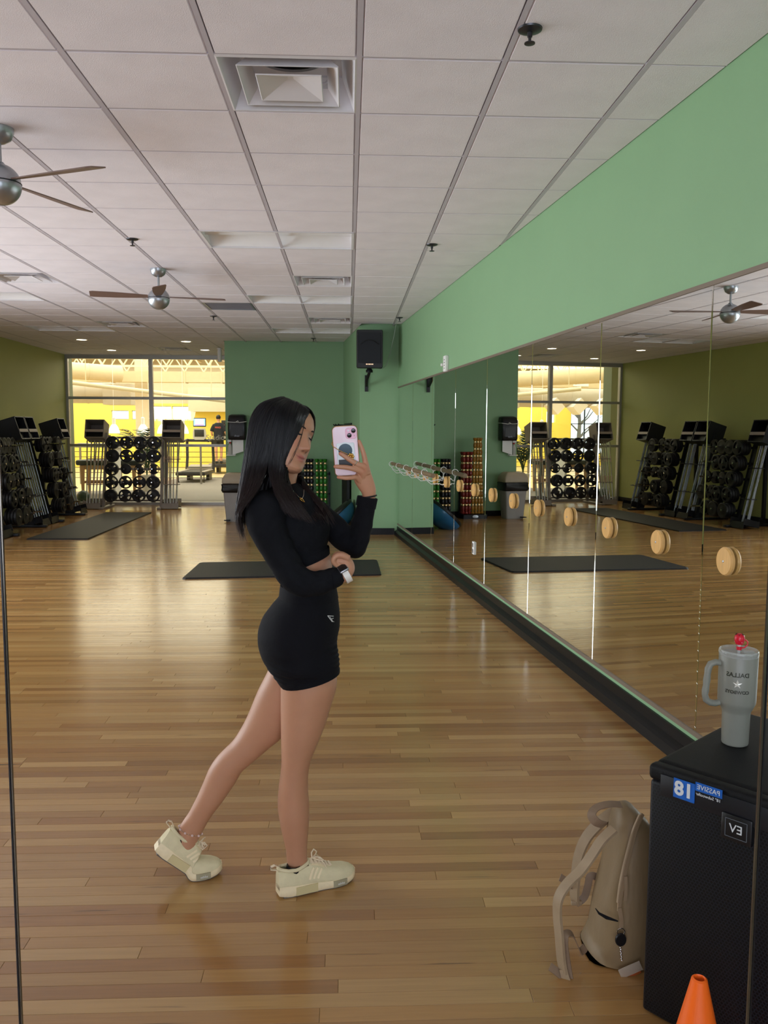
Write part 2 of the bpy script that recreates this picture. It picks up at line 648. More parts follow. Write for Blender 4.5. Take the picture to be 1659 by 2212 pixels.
# ---- baseboards
mat('black_base', rgb(13, 13, 15), 0.38, noise=0.12, nscale=5, spec=0.25)
bb = MB()
prof = [(0.0, 0.128), (0.012, 0.128), (0.014, 0.075), (0.035, 0.062), (0.05, 0.05), (0.055, 0.0), (0.0, 0.0)]
for ring_y in ((YB, YC),):
    rings = []
    for y in ring_y:
        rings.append([wall_pt(y, z, off) for off, z in prof])
    bb.loft(rings)
struct('baseboard_right', bb, 'black_base', label='black cove base along the mirrored wall')
struct('baseboard_pier', MB().prism([(cx_(YC) - .012, YC - .012), (wx(YC) - .05, YC - .012), (wx(YC) - .05, YC), (cx_(YC), YC), (cx_(YF), YF - .01), (cx_(YF) - .012, YF - .01)], 0, 0.1), 'black_base')
struct('baseboard_far', MB().prism([(XF - .012, YF - .012), (cx_(YF) - .013, YF - .012), (cx_(YF) - .013, YF), (XF, YF), (XF, YG - .06), (XF - .012, YG - .06)], 0, 0.1), 'black_base')
struct('baseboard_left', MB().box((XL + .006, (YB + YG) / 2, 0.05), (.012, YG - YB - .12, 0.1)), 'black_base')

# ------------------------------------------------------------------ ceiling
struct('ceiling', MB().box((-1.9, 7.2, CEIL + .3), (8.8, 21.2, 0.06)), 'slab', label='suspended ceiling of square white tiles')
CEILING = bpy.data.objects['ceiling']
G = 0.61
GX0 = -1.177
GY0 = 3.008


def gx(i): return GX0 + G * i
def gy(j): return GY0 + G * j


def clip(poly, a, b, c):
    """keep a*x + b*y <= c"""
    out = []
    for i in range(len(poly)):
        p, q = poly[i], poly[(i + 1) % len(poly)]
        dp, dq = a * p[0] + b * p[1] - c, a * q[0] + b * q[1] - c
        if dp <= 0:
            out.append(p)
        if dp * dq < 0:
            t = dp / (dp - dq)
            out.append((p[0] + (q[0] - p[0]) * t, p[1] + (q[1] - p[1]) * t))
    return out


def room_clip(poly, yc):
    poly = clip(poly, -1, 0, -(XL + .006))
    poly = clip(poly, 1, 0.0985, 1.955 - .006) if poly else poly
    if poly and yc > YC:
        poly = clip(poly, 1, 0.1085, 0.161 + .1085 * YC - .006)
    if poly and yc > YF:
        poly = clip(poly, 1, 0, XF - .006)
    poly = clip(poly, 0, 1, YG - .06) if poly else poly
    poly = clip(poly, 0, -1, -(YB + .005)) if poly else poly
    return poly


special = set()
VENTS = [(1, 1), (1, 9), (1, 14), (-4, 9), (-4, 15), (-4, 21)]          # (column, row)
LIGHTS = [(0, 6), (0, 11), (0, 16), (-6, 11), (-6, 16), (-6, 6)]
PANEL = [(-1, 12)]
for c in VENTS + PANEL: special.add(c)
for i, j in LIGHTS: special.add((i, j)); special.add((i + 1, j))
tile_field = MB()
TZ = CEIL - 0.004
full = None
ntile = 0
for j in range(-10, 24):
    for i in range(-8, 6):
        if (i, j) in special:
            continue
        x0, x1, y0, y1 = gx(i) + .013, gx(i + 1) - .013, gy(j) + .006, gy(j + 1) - .006
        yc = (y0 + y1) / 2
        poly = room_clip([(x0, y0), (x1, y0), (x1, y1), (x0, y1)], yc)
        if not poly or len(poly) < 3:
            continue
        whole = len(poly) == 4 and all(abs(p[0] - q[0]) + abs(p[1] - q[1]) < 1e-6 for p, q in zip(poly, [(x0, y0), (x1, y0), (x1, y1), (x0, y1)]))
        xc = (x0 + x1) / 2
        vis = 3.0 < y1 and yc < 13.6 and -0.46 * yc - 0.5 < xc < 0.56 * yc + .6
        if vis:
            if whole:
                if full is None:
                    hx, hy = (x1 - x0) / 2, (y1 - y0) / 2
                    e = 0.006
                    m_ = MB().add([(-hx, -hy, .008), (hx, -hy, .008), (hx, hy, .008), (-hx, hy, .008), (-hx + e, -hy + e, 0), (hx - e, -hy + e, 0), (hx - e, hy - e, 0), (-hx + e, hy - e, 0)],
                                  [(4, 7, 6, 5), (0, 4, 5, 1), (1, 5, 6, 2), (2, 6, 7, 3), (3, 7, 4, 0), (0, 1, 2, 3)])
                    full = m_.mesh('ceiling_tile', False)
                o = link('ceiling_tile', full, 'tile', CEILING)
                o.location = (xc, yc, TZ)
            else:
                obj('ceiling_tile', MB().prism(poly, TZ, TZ + .008), 'tile', CEILING, smooth=False)
            ntile += 1
        else:
            tile_field.prism(poly, TZ, TZ + .008)
tf = obj('ceiling_tile_field', tile_field, 'tile', CEILING, smooth=False)
tf['kind'] = 'stuff'
# T-bars
for i in range(-7, 7):
    x = gx(i)
    ymax = YG - .06
    if x > XF: ymax = YF
    if x > -0.1: ymax = YC if x > .16 else YC + (0.161 - x) / .1085
    if x > wx(YC): ymax = (1.955 - x) / 0.0985
    if x < XL or ymax < YB: continue
    obj('ceiling_runner', MB().box((x, (YB + ymax) / 2, CEIL + .001), (0.0235 if i % 2 == 0 else 0.0215, ymax - YB, 0.010)), 'tile_grid', CEILING, smooth=False)
for j in range(-9, 24):
    y = gy(j)
    xr = XF if y > YF else (cx_(y) if y > YC else wx(y))
    if y > YG - .1: continue
    obj('ceiling_cross_bar', MB().box(((XL + xr) / 2, y, CEIL + .003), (xr - XL, 0.0095, 0.010)), 'tile_grid', CEILING, smooth=False)


# ---- supply air diffusers
def sq(h, z):
    return [Vector((-h, -h, z)), Vector((h, -h, z)), Vector((h, h, z)), Vector((-h, h, z))]


vent_labels = ['big square air diffuser above the woman, nearest ceiling vent', 'square air diffuser between the two lit strips of the middle ceiling', 'square air diffuser in the ceiling just before the speaker pier',
               'dark ceiling diffuser at the left picture edge', 'dark ceiling diffuser over the big floor mat', 'farthest ceiling diffuser, by the glass partition']
mat('vent_white', rgb(222, 218, 222), 0.45, noise=0.03)
vent0 = None
for k, (i, j) in enumerate(VENTS):
    loc = (gx(i) + G / 2, gy(j) + G / 2, CEIL)
    if vent0 is None:
        v = thing('ceiling_vent', vent_labels[k], 'vent', loc, 0, 'ceiling air diffusers')
        vent0 = v
        obj('frame', MB().loft([sq(.304, -.002), sq(.288, -.006), sq(.284, 0.0), sq(.23, .13), sq(.23, .14), sq(.304, .14)], cap=False), 'vent_white', v, smooth=False)
        obj('top_plate', MB().box((0, 0, .143), (.47, .47, .006)), 'vent_white', v, smooth=False)
        obj('duct_collar', MB().lathe([(.175, .14), (.175, .125), (.165, .125), (.165, .14)], n=28, cap=False), 'vent_white', v)
        obj('duct_opening', MB().lathe([(.166, .137), (.002, .138)], n=28, cap=False), 'hole_black', v)
        obj('outer_cone', MB().loft([sq(.214, -.008), sq(.218, -.006), sq(.168, .056), sq(.164, .054)], closed=True), 'vent_white', v, smooth=False)
        obj('inner_cone', MB().loft([sq(.012, .034), sq(.14, -.014), sq(.144, -.010), sq(.012, .04)], closed=True).box((0, 0, .037), (.028, .028, .006)), 'vent_white', v, smooth=False)
        for s in (-1, 1):
            obj('strut', MB().tube([(s * .05, .06, .02), (s * .09, .11, .05), (s * .15, .16, .075), (s * .19, .2, .135)], .006, 6), 'vent_white', v)
    else:
        v = copy_tree(vent0, label=vent_labels[k])
        v.location = loc

# ---- recessed troffers, switched off
mat('troffer_white', rgb(236, 234, 236), 0.5, noise=0.02)
light_labels = ['unlit recessed ceiling light nearest the woman', 'unlit recessed ceiling light between two diffusers', 'unlit recessed ceiling light nearest the speaker pier',
                'unlit recessed ceiling light at the left picture edge', 'unlit recessed ceiling light above the left wall racks', 'unlit recessed ceiling light left of the picture']
lt0 = None
for k, (i, j) in enumerate(LIGHTS):
    loc = (gx(i + 1), gy(j) + G / 2, CEIL)
    if lt0 is None:
        v = thing('ceiling_light', light_labels[k], 'light', loc, 0, 'recessed strip lights')
        lt0 = v
        hx, hy = G - .012, G / 2 - .012
        fr = MB()
        for (a, b, w, d) in ((0, hy, 2 * hx + .02, .02), (0, -hy, 2 * hx + .02, .02)):
            fr.box((a, b, -.001), (w, d, .012))
        for s in (-1, 1):
            fr.box((s * hx, 0, -.001), (.02, 2 * hy, .012))
        obj('frame', fr, 'vent_white', v, smooth=False)
        # two shallow curved reflectors beside a raised centre basket
        rings = []
        pr = []
        for t in range(0, 13):
            a = t / 12
            y_ = -hy + a * 2 * hy
            z_ = .085 * math.sin(PI * a) ** 0.6 - (.05 * math.exp(-((a - .5) / .13) ** 2))
            pr.append((y_, z_))
        rings = [[Vector((sx * hx, y_, z_)) for y_, z_ in pr] for sx in (-1, 1)]
        mbr = MB()
        n_ = len(pr)
        mbr.add([q for r_ in rings for q in r_], [(q, q + 1, n_ + q + 1, n_ + q) for q in range(n_ - 1)])
        obj('reflector', mbr, 'troffer_white', v)
        for s in (-1, 1):
            mbe = MB()
            mbe.add([(s * hx, y_, z_) for y_, z_ in pr] + [(s * hx, -hy, 0)], [tuple(range(n_))])
            obj('end_plate', mbe, 'troffer_white', v, smooth=False)
        obj('housing', MB().box((0, 0, .1), (2 * hx, 2 * hy, .02)), 'vent_white', v, smooth=False)
    else:
        v = copy_tree(lt0, label=light_labels[k])
        v.location = loc

# ---- return air grille
pn = thing('return_grille', 'grey return air panel in the ceiling beside the far fan', 'vent', (gx(-1) + G / 2, gy(12) + G / 2, CEIL))
mat('grille_grey', rgb(140, 142, 152), 0.35, 0.4, noise=0.05)
obj('frame', MB().loft([sq(.302, -.004), sq(.302, .01), sq(.27, .01), sq(.27, -.004)], closed=True), 'grille_grey', pn, smooth=False)
for k in range(14):
    obj('louvre', MB().box((0, -.25 + k * .0385, .006), (.54, .03, .004), Matrix.Rotation(R(25), 3, 'X')), 'grille_grey', pn, smooth=False)

# ---- sprinkler heads
sp0 = None
sp_lab = ['near sprinkler head at the upper right of the ceiling', 'sprinkler head in the middle of the right ceiling bay', 'sprinkler head just above the wall speaker cable', 'sprinkler head on the ceiling between the two fans',
          'sprinkler head right behind the far fan', 'small sprinkler head before the far green wall']
for k, (x, y) in enumerate([(.696, 3.335), (.687, 7.038), (.686, 11.455), (-1.751, 6.988), (-1.826, 11.503), (-.589, 14.076)]):
    if sp0 is None:
        v = thing('sprinkler_head', sp_lab[0], 'sprinkler', (x, y, CEIL - .004), 0, 'ceiling sprinklers')
        sp0 = v
        mat('sprinkler_metal', rgb(70, 70, 74), 0.35, 0.7, noise=0.05)
        obj('escutcheon', MB().lathe([(.048, 0), (.046, -.006), (.03, -.012), (.014, -.014)], n=20), 'sprinkler_metal', v)
        obj('stem', MB().lathe([(.01, -.013), (.01, -.03), (.006, -.034), (.006, -.052)], n=10), 'sprinkler_metal', v)
        obj('deflector', MB().lathe([(.004, -.05), (.021, -.052), (.021, -.055), (.004, -.057)], n=16), 'sprinkler_metal', v)
    else:
        v = copy_tree(sp0, label=sp_lab[k])
        v.location = (x, y, CEIL - .004)

# ---- lit downlights near the glass
mat('lamp_glow', rgb(255, 240, 205), 0.5, emit=(1.0, 0.86, 0.62, 1), estr=9.0)
dl0 = None
dl_lab = ['lit round downlight above the left wall racks', 'lit round downlight beside the far wall edge, nearer one', 'lit round downlight close to the glass, left one', 'lit round downlight close to the glass, right one']
for k, (x, y) in enumerate([(-4.56, 14.61), (-2.82, 14.76), (-4.57, 16.45), (-2.75, 16.25)]):
    if dl0 is None:
        v = thing('downlight', dl_lab[0], 'light', (x, y, CEIL - .004), 0, 'ceiling downlights')
        dl0 = v
        obj('trim_ring', MB().lathe([(.105, .002), (.105, -.004), (.085, -.006), (.08, .002)], n=28), 'white_enamel', v)
        obj('lens', MB().lathe([(.08, -.001), (.04, -.006), (.002, -.008)], n=24), 'lamp_glow', v)
    else:
        v = copy_tree(dl0, label=dl_lab[k])
        v.location = (x, y, CEIL - .004)
    ld = bpy.data.lights.new('downlight_lamp', 'SPOT')
    ld.energy = 18
    ld.spot_size = R(110)
    ld.spot_blend = .6
    ld.color = (1.0, .82, .58)
    ld.shadow_soft_size = .06
    lo = bpy.data.objects.new('downlight_lamp', ld)
    lo.location = (x, y, CEIL - .03)
    COL.objects.link(lo)

# ------------------------------------------------------------------ wall mirror
wm = thing('wall_mirror', 'long wall mirror of tall frameless panels along the right green wall', 'mirror', tuple(wall_pt(6.8, 0.15, .004)))
seams = [1.22, 2.425, 3.64, 4.855, 6.117, 7.374, 8.609, 9.815, 11.121, 12.36]
MZ0, MZ1 = 0.172, 2.185
for a, b in zip(seams[:-1], seams[1:]):
    # bevelled glass edge: front face slightly smaller than the back
    g, e = 0.0016, 0.0045
    y0, y1 = a + g, b - g
    back = [wall_pt(y0, MZ0, .001), wall_pt(y1, MZ0, .001), wall_pt(y1, MZ1, .001), wall_pt(y0, MZ1, .001)]
    mid = [wall_pt(y0, MZ0, .005), wall_pt(y1, MZ0, .005), wall_pt(y1, MZ1, .005), wall_pt(y0, MZ1, .005)]
    fr_ = [wall_pt(y0 + e, MZ0, .008), wall_pt(y1 - e, MZ0, .008), wall_pt(y1 - e, MZ1, .008), wall_pt(y0 + e, MZ1, .008)]
    obj('mirror_panel', MB().loft([back, mid, fr_]), 'mirror_silver', wm, world=True, smooth=False)
for nm, z0, z1 in (('top_channel', MZ1 - .002, MZ1 + .018), ('bottom_channel', MZ0 - .018, MZ0 + .004)):
    ch = MB()
    ch.loft([[wall_pt(y, z0, .0), wall_pt(y, z1, .0), wall_pt(y, z1, .013), wall_pt(y, z0, .013)] for y in (1.22, 12.37)])
    obj(nm, ch, 'channel_brown', wm, world=True, smooth=False)

# ---- the picture is taken by way of a panelled mirror: its panel joints stand as thin strips
mat('joint_edge', rgb(96, 92, 84), 0.2, 0.8, noise=0.05)
mat('joint_dark', rgb(24, 26, 32), 0.3, 0.2, noise=0.05)
for k, xs in enumerate((-0.530, 0.6725)):
    t_ = struct('trim_%d' % (k + 1), MB().box((xs, 1.28, (0 + CEIL) / 2), (0.0021, 0.006, CEIL - .012)), 'joint_dark', label='thin dark joint between glass panels')
    obj('glass_edge', MB().box((xs - 0.0032 if k else xs + .0026, 1.281, CEIL / 2), (0.0035 if k else .0018, 0.005, CEIL - .012)), 'joint_edge', t_, smooth=False)
# ================================================================== the gym hall beyond the glass
HX0, HX1, HY0, HY1, HZ = -18.0, 3.0, YG + .12, 36.0, 4.85


def holed(x0, x1, z0, z1, y0, y1, holes):
    """wall slab in the XZ plane with rectangular openings"""
    mb = MB()
    xs = sorted({x0, x1, *[q for h_ in holes for q in h_[:2] if x0 < q < x1]})
    zs = sorted({z0, z1, *[q for h_ in holes for q in h_[2:] if z0 < q < z1]})
    for a, b in zip(xs[:-1], xs[1:]):
        for c, d in zip(zs[:-1], zs[1:]):
            m_, n_ = (a + b) / 2, (c + d) / 2
            if any(h_[0] < m_ < h_[1] and h_[2] < n_ < h_[3] for h_ in holes):
                continue
            mb.box((m_, (y0 + y1) / 2, n_), (b - a, y1 - y0, d - c))
    return mb


mat('hall_wood', rgb(214, 190, 150), 0.35, noise=0.08, nscale=6, stretch=(1, 8, 1))
struct('floor_hall', MB().box(((HX0 + HX1) / 2, (HY0 + HY1) / 2, -.05), (HX1 - HX0, HY1 - HY0 + .3, .1)), 'hall_wood', label='pale floor of the gym hall')
holes = [(-10.09, -9.36, 2.02, 2.40), (-9.23, -8.95, 2.02, 2.40), (-8.33, -7.56, 2.03, 2.59), (-7.52, -6.74, 2.03, 2.59), (-15.9, -13.72, .55, 2.95), (-12.95, -12.5, 2.0, 2.5)]
struct('wall_hall_far', holed(HX0, HX1, 0, 2.7, HY1, HY1 + .2, holes), 'yellow_paint', label='yellow end wall of the gym hall')
struct('wall_hall_upper', holed(HX0, HX1, 2.7, HZ, HY1, HY1 + .2, holes), 'hall_white', label='cream upper end wall of the gym hall')
struct('wall_hall_left', MB().box((HX0 - .1, (HY0 + HY1) / 2, HZ / 2), (.2, HY1 - HY0, HZ)), 'yellow_paint')
struct('wall_hall_right', MB().box((HX1 + .1, (HY0 + HY1) / 2, HZ / 2), (.2, HY1 - HY0, HZ)), 'hall_white')
struct('wall_hall_near', MB().box((XL - .2 - (XL - .2 - HX0) / 2, HY0 - .1, HZ / 2), (XL - .2 - HX0, .2, HZ)).box(((XF + HX1) / 2 + 1.55, HY0 + .25, HZ / 2), (HX1 - XF - 3.1, .2, HZ)).box(((XL + XF) / 2, HY0 - .02, (HZ + CEIL + .35) / 2), (XF - XL + .4, .2, HZ - CEIL - .35)), 'hall_white')
struct('ceiling_hall', MB().box(((HX0 + HX1) / 2, (HY0 + HY1) / 2, HZ + .05), (HX1 - HX0 + .4, HY1 - HY0 + .5, .1)), 'roof_deck', label='cream roof deck of the gym hall')
# big gridded window, its panes and bars
wb = struct('window_4', MB().box((-14.81, HY1 + .1, .57), (2.18, .1, .05)).box((-14.81, HY1 + .1, 2.93), (2.18, .1, .05)), 'black_metal', label='tall gridded window of the gym hall')
for k in range(4):
    obj('mullion', MB().box((-15.88 + k * .713, HY1 + .1, 1.75), (.04, .08, 2.32)), 'black_metal', wb, smooth=False)
for k in range(3):
    for zz in (1.15, 1.95):
        obj('transom', MB().box((-15.52 + k * .713, HY1 + .1, zz), (.67, .06, .035)), 'black_metal', wb, smooth=False)
    for z0, z1 in ((.6, 1.13), (1.17, 1.93), (1.97, 2.9)):
        obj('pane', MB().box((-15.52 + k * .713, HY1 + .1, (z0 + z1) / 2), (.67, .006, z1 - z0)), 'clear_glass', wb, smooth=False)
wnum = 5
for (a, b, c, d) in holes[:4]:
    w_ = struct('window_%d' % wnum, MB().box(((a + b) / 2, HY1 + .1, c + .012), (b - a, .08, .024)).box(((a + b) / 2, HY1 + .1, d - .012), (b - a, .08, .024)), 'aluminium', label='bright high window strip of the gym hall')
    obj('pane', MB().box(((a + b) / 2, HY1 + .1, (c + d) / 2), (b - a, .006, d - c - .05)), 'clear_glass', w_, smooth=False)
    wnum += 1
# ground outside so that no void shows under the windows
mat('outside_ground', rgb(190, 196, 198), 0.9, noise=0.1)
struct('ground_outside', MB().box((-8, 52, -.4), (60, 31, .2)), 'outside_ground', label='pale ground outside the hall')

# bare trees seen through the big window
mat('bark', rgb(96, 88, 84), 0.9, noise=0.2)
tl = ['bare tree outside the tall hall window, left one', 'bare tree outside the tall hall window, right one']
for k, (tx, ty) in enumerate(((-18.2, 44.), (-19.5, 46.5))):
    t_ = thing('bare_tree', tl[k], 'tree', (tx, ty, -.3), 0, 'bare trees outside')
    rr = random.Random(40 + k)
    obj('trunk', MB().tube([(0, 0, 0), (.05, 0, 1.2), (.0, 0, 2.4), (.15, 0, 4.2)], [.14, .12, .09, .05], 8), 'bark', t_)
    for q in range(7):
        z = 1.5 + q * .38
        s = 1 if q % 2 else -1
        l = rr.uniform(.9, 1.6)
        obj('branch', MB().tube([(.03, 0, z), (s * l * .4, rr.uniform(-.3, .3), z + .5), (s * l, rr.uniform(-.4, .4), z + 1.3)], [.05, .035, .012], 6), 'bark', t_)

# white soffit, cream columns
struct('wall_hall_soffit', MB().box((-4.6, 35.6, 2.85), (4.2, .7, 1.0)), 'hall_white', label='white bulkhead over the treadmills')
mat('olive_paint', rgb(120, 128, 100), 0.6, noise=0.03)
struct('wall_hall_pier', MB().box((-6.35, 18.75, HZ / 2), (.42, .4, HZ)), 'olive_paint', label='olive grey pier behind the glass')
struct('wall_hall_column', MB().box((-7.28, 30, HZ / 2), (.44, .44, HZ)), 'hall_white', label='cream column in the gym hall')
mat('duct_cream', rgb(206, 190, 156), 0.5, noise=0.04)
mat('duct_grey', rgb(186, 178, 164), 0.5, noise=0.04)

# open web roof trusses
tr_lab = ['white open web roof truss nearest the glass', 'second white roof truss behind the glass', 'third white roof truss in the gym hall', 'fourth white roof truss in the gym hall', 'white roof truss before the end wall']
mat('truss_white', rgb(226, 212, 178), 0.5, noise=0.03)
for k, y in enumerate((20.5, 23.2, 26.0, 29.2, 32.4)):
    t_ = thing('roof_truss', tr_lab[k], 'truss', (-8, y, 3.75 if k else 3.55), 0, 'roof trusses')
    x0, x1 = -9.9, 9.0
    hgt = .62
    obj('top_chord', MB().box(((x0 + x1) / 2, 0, hgt), (x1 - x0, .09, .07)), 'truss_white', t_, smooth=False)
    obj('bottom_chord', MB().box(((x0 + x1) / 2, 0, 0), (x1 - x0, .09, .07)), 'truss_white', t_, smooth=False)
    web = MB()
    n_ = 26
    st_ = (x1 - x0) / n_
    for q in range(n_):
        a = x0 + q * st_
        web.tube([(a, 0, .03), (a + st_ / 2, 0, hgt - .03)], .025, 5)
        web.tube([(a + st_ / 2, 0, hgt - .03), (a + st_, 0, .03)], .025, 5)
    obj('web_bars', web, 'truss_white', t_)
    for hx_ in (-6, 0, 6):
        obj('hanger', MB().tube([(hx_, 0, hgt), (hx_, 0, HZ - (3.75 if k else 3.55))], .02, 5), 'truss_white', t_)
# long purlins crossing them
for k, x in enumerate((-11.5, -8.6, -6.2, -3.6)):
    t_ = thing('roof_purlin', ['outermost slim roof beam running towards the end wall', 'slim roof beam above the round duct', 'slim roof beam above the cream column', 'slim roof beam above the treadmills'][k], 'beam', (x, 27, 4.45), 0, 'roof purlins')
    obj('beam', MB().box((0, 0, 0), (.07, 17, .09)), 'truss_white', t_, smooth=False)
    obj('flange', MB().box((0, 0, -.055), (.12, 17, .02)), 'truss_white', t_, smooth=False)


def duct(name, label, path, r, material, ring_step=0, n=20):
    t_ = thing(name, label, 'duct', tuple(path[0]))
    obj('pipe', MB().tube(path, r, n), material, t_, world=True)
    a, b = Vector(path[0]), Vector(path[-1])
    L_ = (b - a).length
    if ring_step:
        k = ring_step
        while k < L_ - .05:
            p = a + (b - a) * (k / L_)
            d = (b - a).normalized() * .02
            obj('seam_ring', MB().tube([p - d, p + d], r * 1.03, n), material, t_, world=True)
            k += ring_step
    return t_


duct('round_duct', 'long cream round air duct slanting under the roof trusses', [(-13.5, 24.5, 3.62), (-7.6, 28.4, 3.42)], .27, MATS['duct_cream'], 1.2)
t_ = thing('rectangular_duct', 'cream boxed air duct crossing behind the round duct', 'duct', (-8, 29.2, 3.2))
obj('casing', MB().box((0, 0, .18), (11.0, .5, .36)), 'duct_cream', t_, smooth=False)
for k in range(9):
    obj('joint_flange', MB().box((-5.1 + k * 1.25, 0, .18), (.05, .54, .40)), 'duct_cream', t_, smooth=False)
obj('register', MB().box((-2.6, -.26, .18), (.62, .03, .26)), 'white_enamel', t_, smooth=False)
t_ = thing('curved_bulkhead', 'big rounded cream bulkhead over the treadmills', 'bulkhead', (-2.0, 32.6, 3.35))
obj('shell', MB().lathe([(2.45, 0), (2.5, .06), (2.5, .5), (2.45, .56)], n=48), 'duct_cream', t_)
obj('rim', MB().lathe([(2.55, .0), (2.55, .05), (2.5, .05), (2.5, 0)], n=48), 'duct_cream', t_)
big = duct('big_round_duct', 'large pale round duct carrying slanted nozzle boxes', [(-17.5, 31, 2.95), (-8.45, 31, 2.95)], .42, MATS['duct_grey'], 1.6)
obj('end_box', MB().box((-8.35, 31, 2.85), (1.0, .9, .75)), 'duct_grey', big, world=True, smooth=False)
for k in range(8):
    x = -10.3 - k * .98
    nz = obj('nozzle_box', MB().box((x, 30.55, 2.56), (.5, .6, .42), Matrix.Rotation(R(45 if k % 2 else -45), 3, 'Y')), 'white_enamel', big, world=True, smooth=False)
t_ = thing('elbow_duct', 'bent pale duct beside the cream column', 'duct', (-7.9, 33, 2.2))
obj('pipe', MB().tube([(-9.2, 33, 2.72), (-8.6, 33, 2.74), (-8.2, 33, 2.68), (-7.98, 33, 2.5), (-7.9, 33, 2.2), (-7.9, 33, .02)], .15, 14), 'duct_grey', t_, world=True)
# slim suspended strip lamps
for k, (a, b, lb) in enumerate((((-7.2, 22.2, 2.78), (-3.6, 24.6, 2.42), 'slim hanging strip lamp behind the middle mullion'), ((-12.6, 26, 3.0), (-10.4, 24.5, 2.95), 'slim hanging strip lamp above the nozzle boxes'))):
    t_ = thing('strip_lamp', lb, 'lamp', a, 0, 'hanging strip lamps')
    obj('body', MB().tube([a, b], .06, 10), 'truss_white', t_, world=True)
    for f_ in (.08, .9):
        p = Vector(a).lerp(Vector(b), f_)
        obj('rod', MB().tube([p, (p.x, p.y, HZ)], .012, 6), 'truss_white', t_, world=True)

# pendant lamps
mat('shade_glow', rgb(255, 244, 215), 0.5, emit=(1.0, .86, .55, 1), estr=2.2)
pl_lab = ['lit cream pendant lamp left of the palm', 'lit cream pendant lamp right of the palm', 'lit cream pendant lamp behind the right bar column', 'lit cream pendant lamp left of the treadmill screen']
p0 = None
for k, x in enumerate((-6.38, -5.60, -5.07, -4.52)):
    loc = (x, 23, 1.47)
    if p0 is None:
        p0 = t_ = thing('pendant_lamp', pl_lab[0], 'lamp', loc, 0, 'pendant lamps')
        obj('shade', MB().lathe([(.15, 0), (.145, .06), (.11, .16), (.06, .235), (.05, .24), (.055, .22), (.1, .15), (.135, .06), (.14, 0)], n=24, cap=False), 'shade_glow', t_)
        obj('neck', MB().lathe([(.05, .235), (.05, .42), (.02, .44)], n=14), 'white_enamel', t_)
        obj('cord', MB().tube([(0, 0, .43), (0, 0, HZ - 1.47)], .006, 5), 'white_enamel', t_)
    else:
        t_ = copy_tree(p0, label=pl_lab[k]); t_.location = loc

# carpets
cp = []
for k in range(0, 13):
    a = R(90 + 90 * k / 12)
    cp.append((-5.6 + 2.0 * math.cos(a) - .1, 19.6 + 2.1 * math.sin(a)))
cp = [(1.5, 27.9), (-5.6, 27.9), (-5.6, 21.8)] + cp[1:] + [(-7.6, 17.8), (1.5, 17.8)]
struct('floor_carpet', MB().prism(cp, -.01, .004), 'hall_carpet', label='round-edged grey carpet of the gym hall')
mat('hall_mat', rgb(92, 90, 88), 0.9, noise=0.1, nscale=20)
m_ = thing('entrance_mat', 'pale square floor mat just behind the glass', 'mat', (-3.1, 18.6, .004))
obj('pad', MB().bbox((0, 0, .009), (1.7, 1.1, .018), .006), 'hall_carpet', m_)
obj('border', MB().loft([[Vector((sx * w_, sy * d_, z_)) for sx, sy in ((-1, -1), (1, -1), (1, 1), (-1, 1))] for w_, d_, z_ in ((.9, .6, .002), (.9, .6, .012), (.85, .55, .012), (.85, .55, .002))], closed=True), 'hall_mat', m_, smooth=False)

# cable railing
rl = thing('cable_railing', 'cable railing with slim posts before the yellow wall', 'railing', (-7, 24.4, .004))
for k in range(8):
    obj('post', MB().box((-4.2 + k * 1.15, 0, .55), (.05, .05, 1.1)), 'grey_metal', rl, smooth=False)
obj('handrail', MB().box((0, 0, 1.12), (8.6, .07, .05)), 'white_enamel', rl, smooth=False)
for k in range(6):
    obj('cable', MB().tube([(-4.25, 0, .18 + k * .15), (4.1, 0, .18 + k * .15)], .008, 5), 'black_metal', rl)

# reception desk with papers, padded treatment table, palm, ball
dk = thing('reception_desk', 'white high desk at the left behind the glass', 'desk', (-6.35, 19.6, .004))
obj('desk_top', MB().bbox((0.3, 0, 1.17), (1.5, .6, .04), .008), 'white_enamel', dk)
for x in (-.3, .95):
    obj('leg', MB().box((x, 0, .575), (.06, .5, 1.15)), 'white_enamel', dk, smooth=False)
for k, (x, lb) in enumerate(((-6.1, 'tidy pile of white paper on the high desk'), (-5.75, 'small pile of folded white towels on the high desk'))):
    pp = thing('paper_stack' if k == 0 else 'towel_stack', lb, 'papers' if k == 0 else 'towels', (x, 19.5, 1.19))
    for q in range(3):
        obj('sheet_bundle' if k == 0 else 'towel', MB().bbox((.01 * (q % 2), .005 * q, .0105 + q * .021), (.24, .2, .02), .004), 'white_plastic', pp)
tb = thing('treatment_table', 'padded dark treatment table on wooden legs behind the glass', 'table', (-5.75, 20.4, .004))
mat('dark_vinyl', rgb(34, 40, 36), 0.4, noise=0.08)
mat('beech', rgb(178, 140, 98), 0.5, noise=0.12, nscale=4, stretch=(6, 6, 1))
obj('cushion', MB().bbox((0, 0, .775), (1.5, .68, .13), .045, seg=3), 'dark_vinyl', tb)
obj('apron', MB().box((0, 0, .66), (1.3, .56, .1)), 'beech', tb, smooth=False)
for sx in (-1, 1):
    for sy in (-1, 1):
        obj('leg', MB().loft([[Vector((sx * .61 + a * .04 * w_, sy * .25 + b * .04 * w_, z)) for a, b in ((-1, -1), (1, -1), (1, 1), (-1, 1))] for z, w_ in ((0, .6), (.3, .8), (.7, 1.1))]), 'beech', tb, smooth=False)
    obj('stretcher', MB().box((sx * .61, 0, .3), (.03, .46, .06)), 'beech', tb, smooth=False)
obj('long_stretcher', MB().box((0, .0, .3), (1.2, .03, .08)), 'beech', tb, smooth=False)

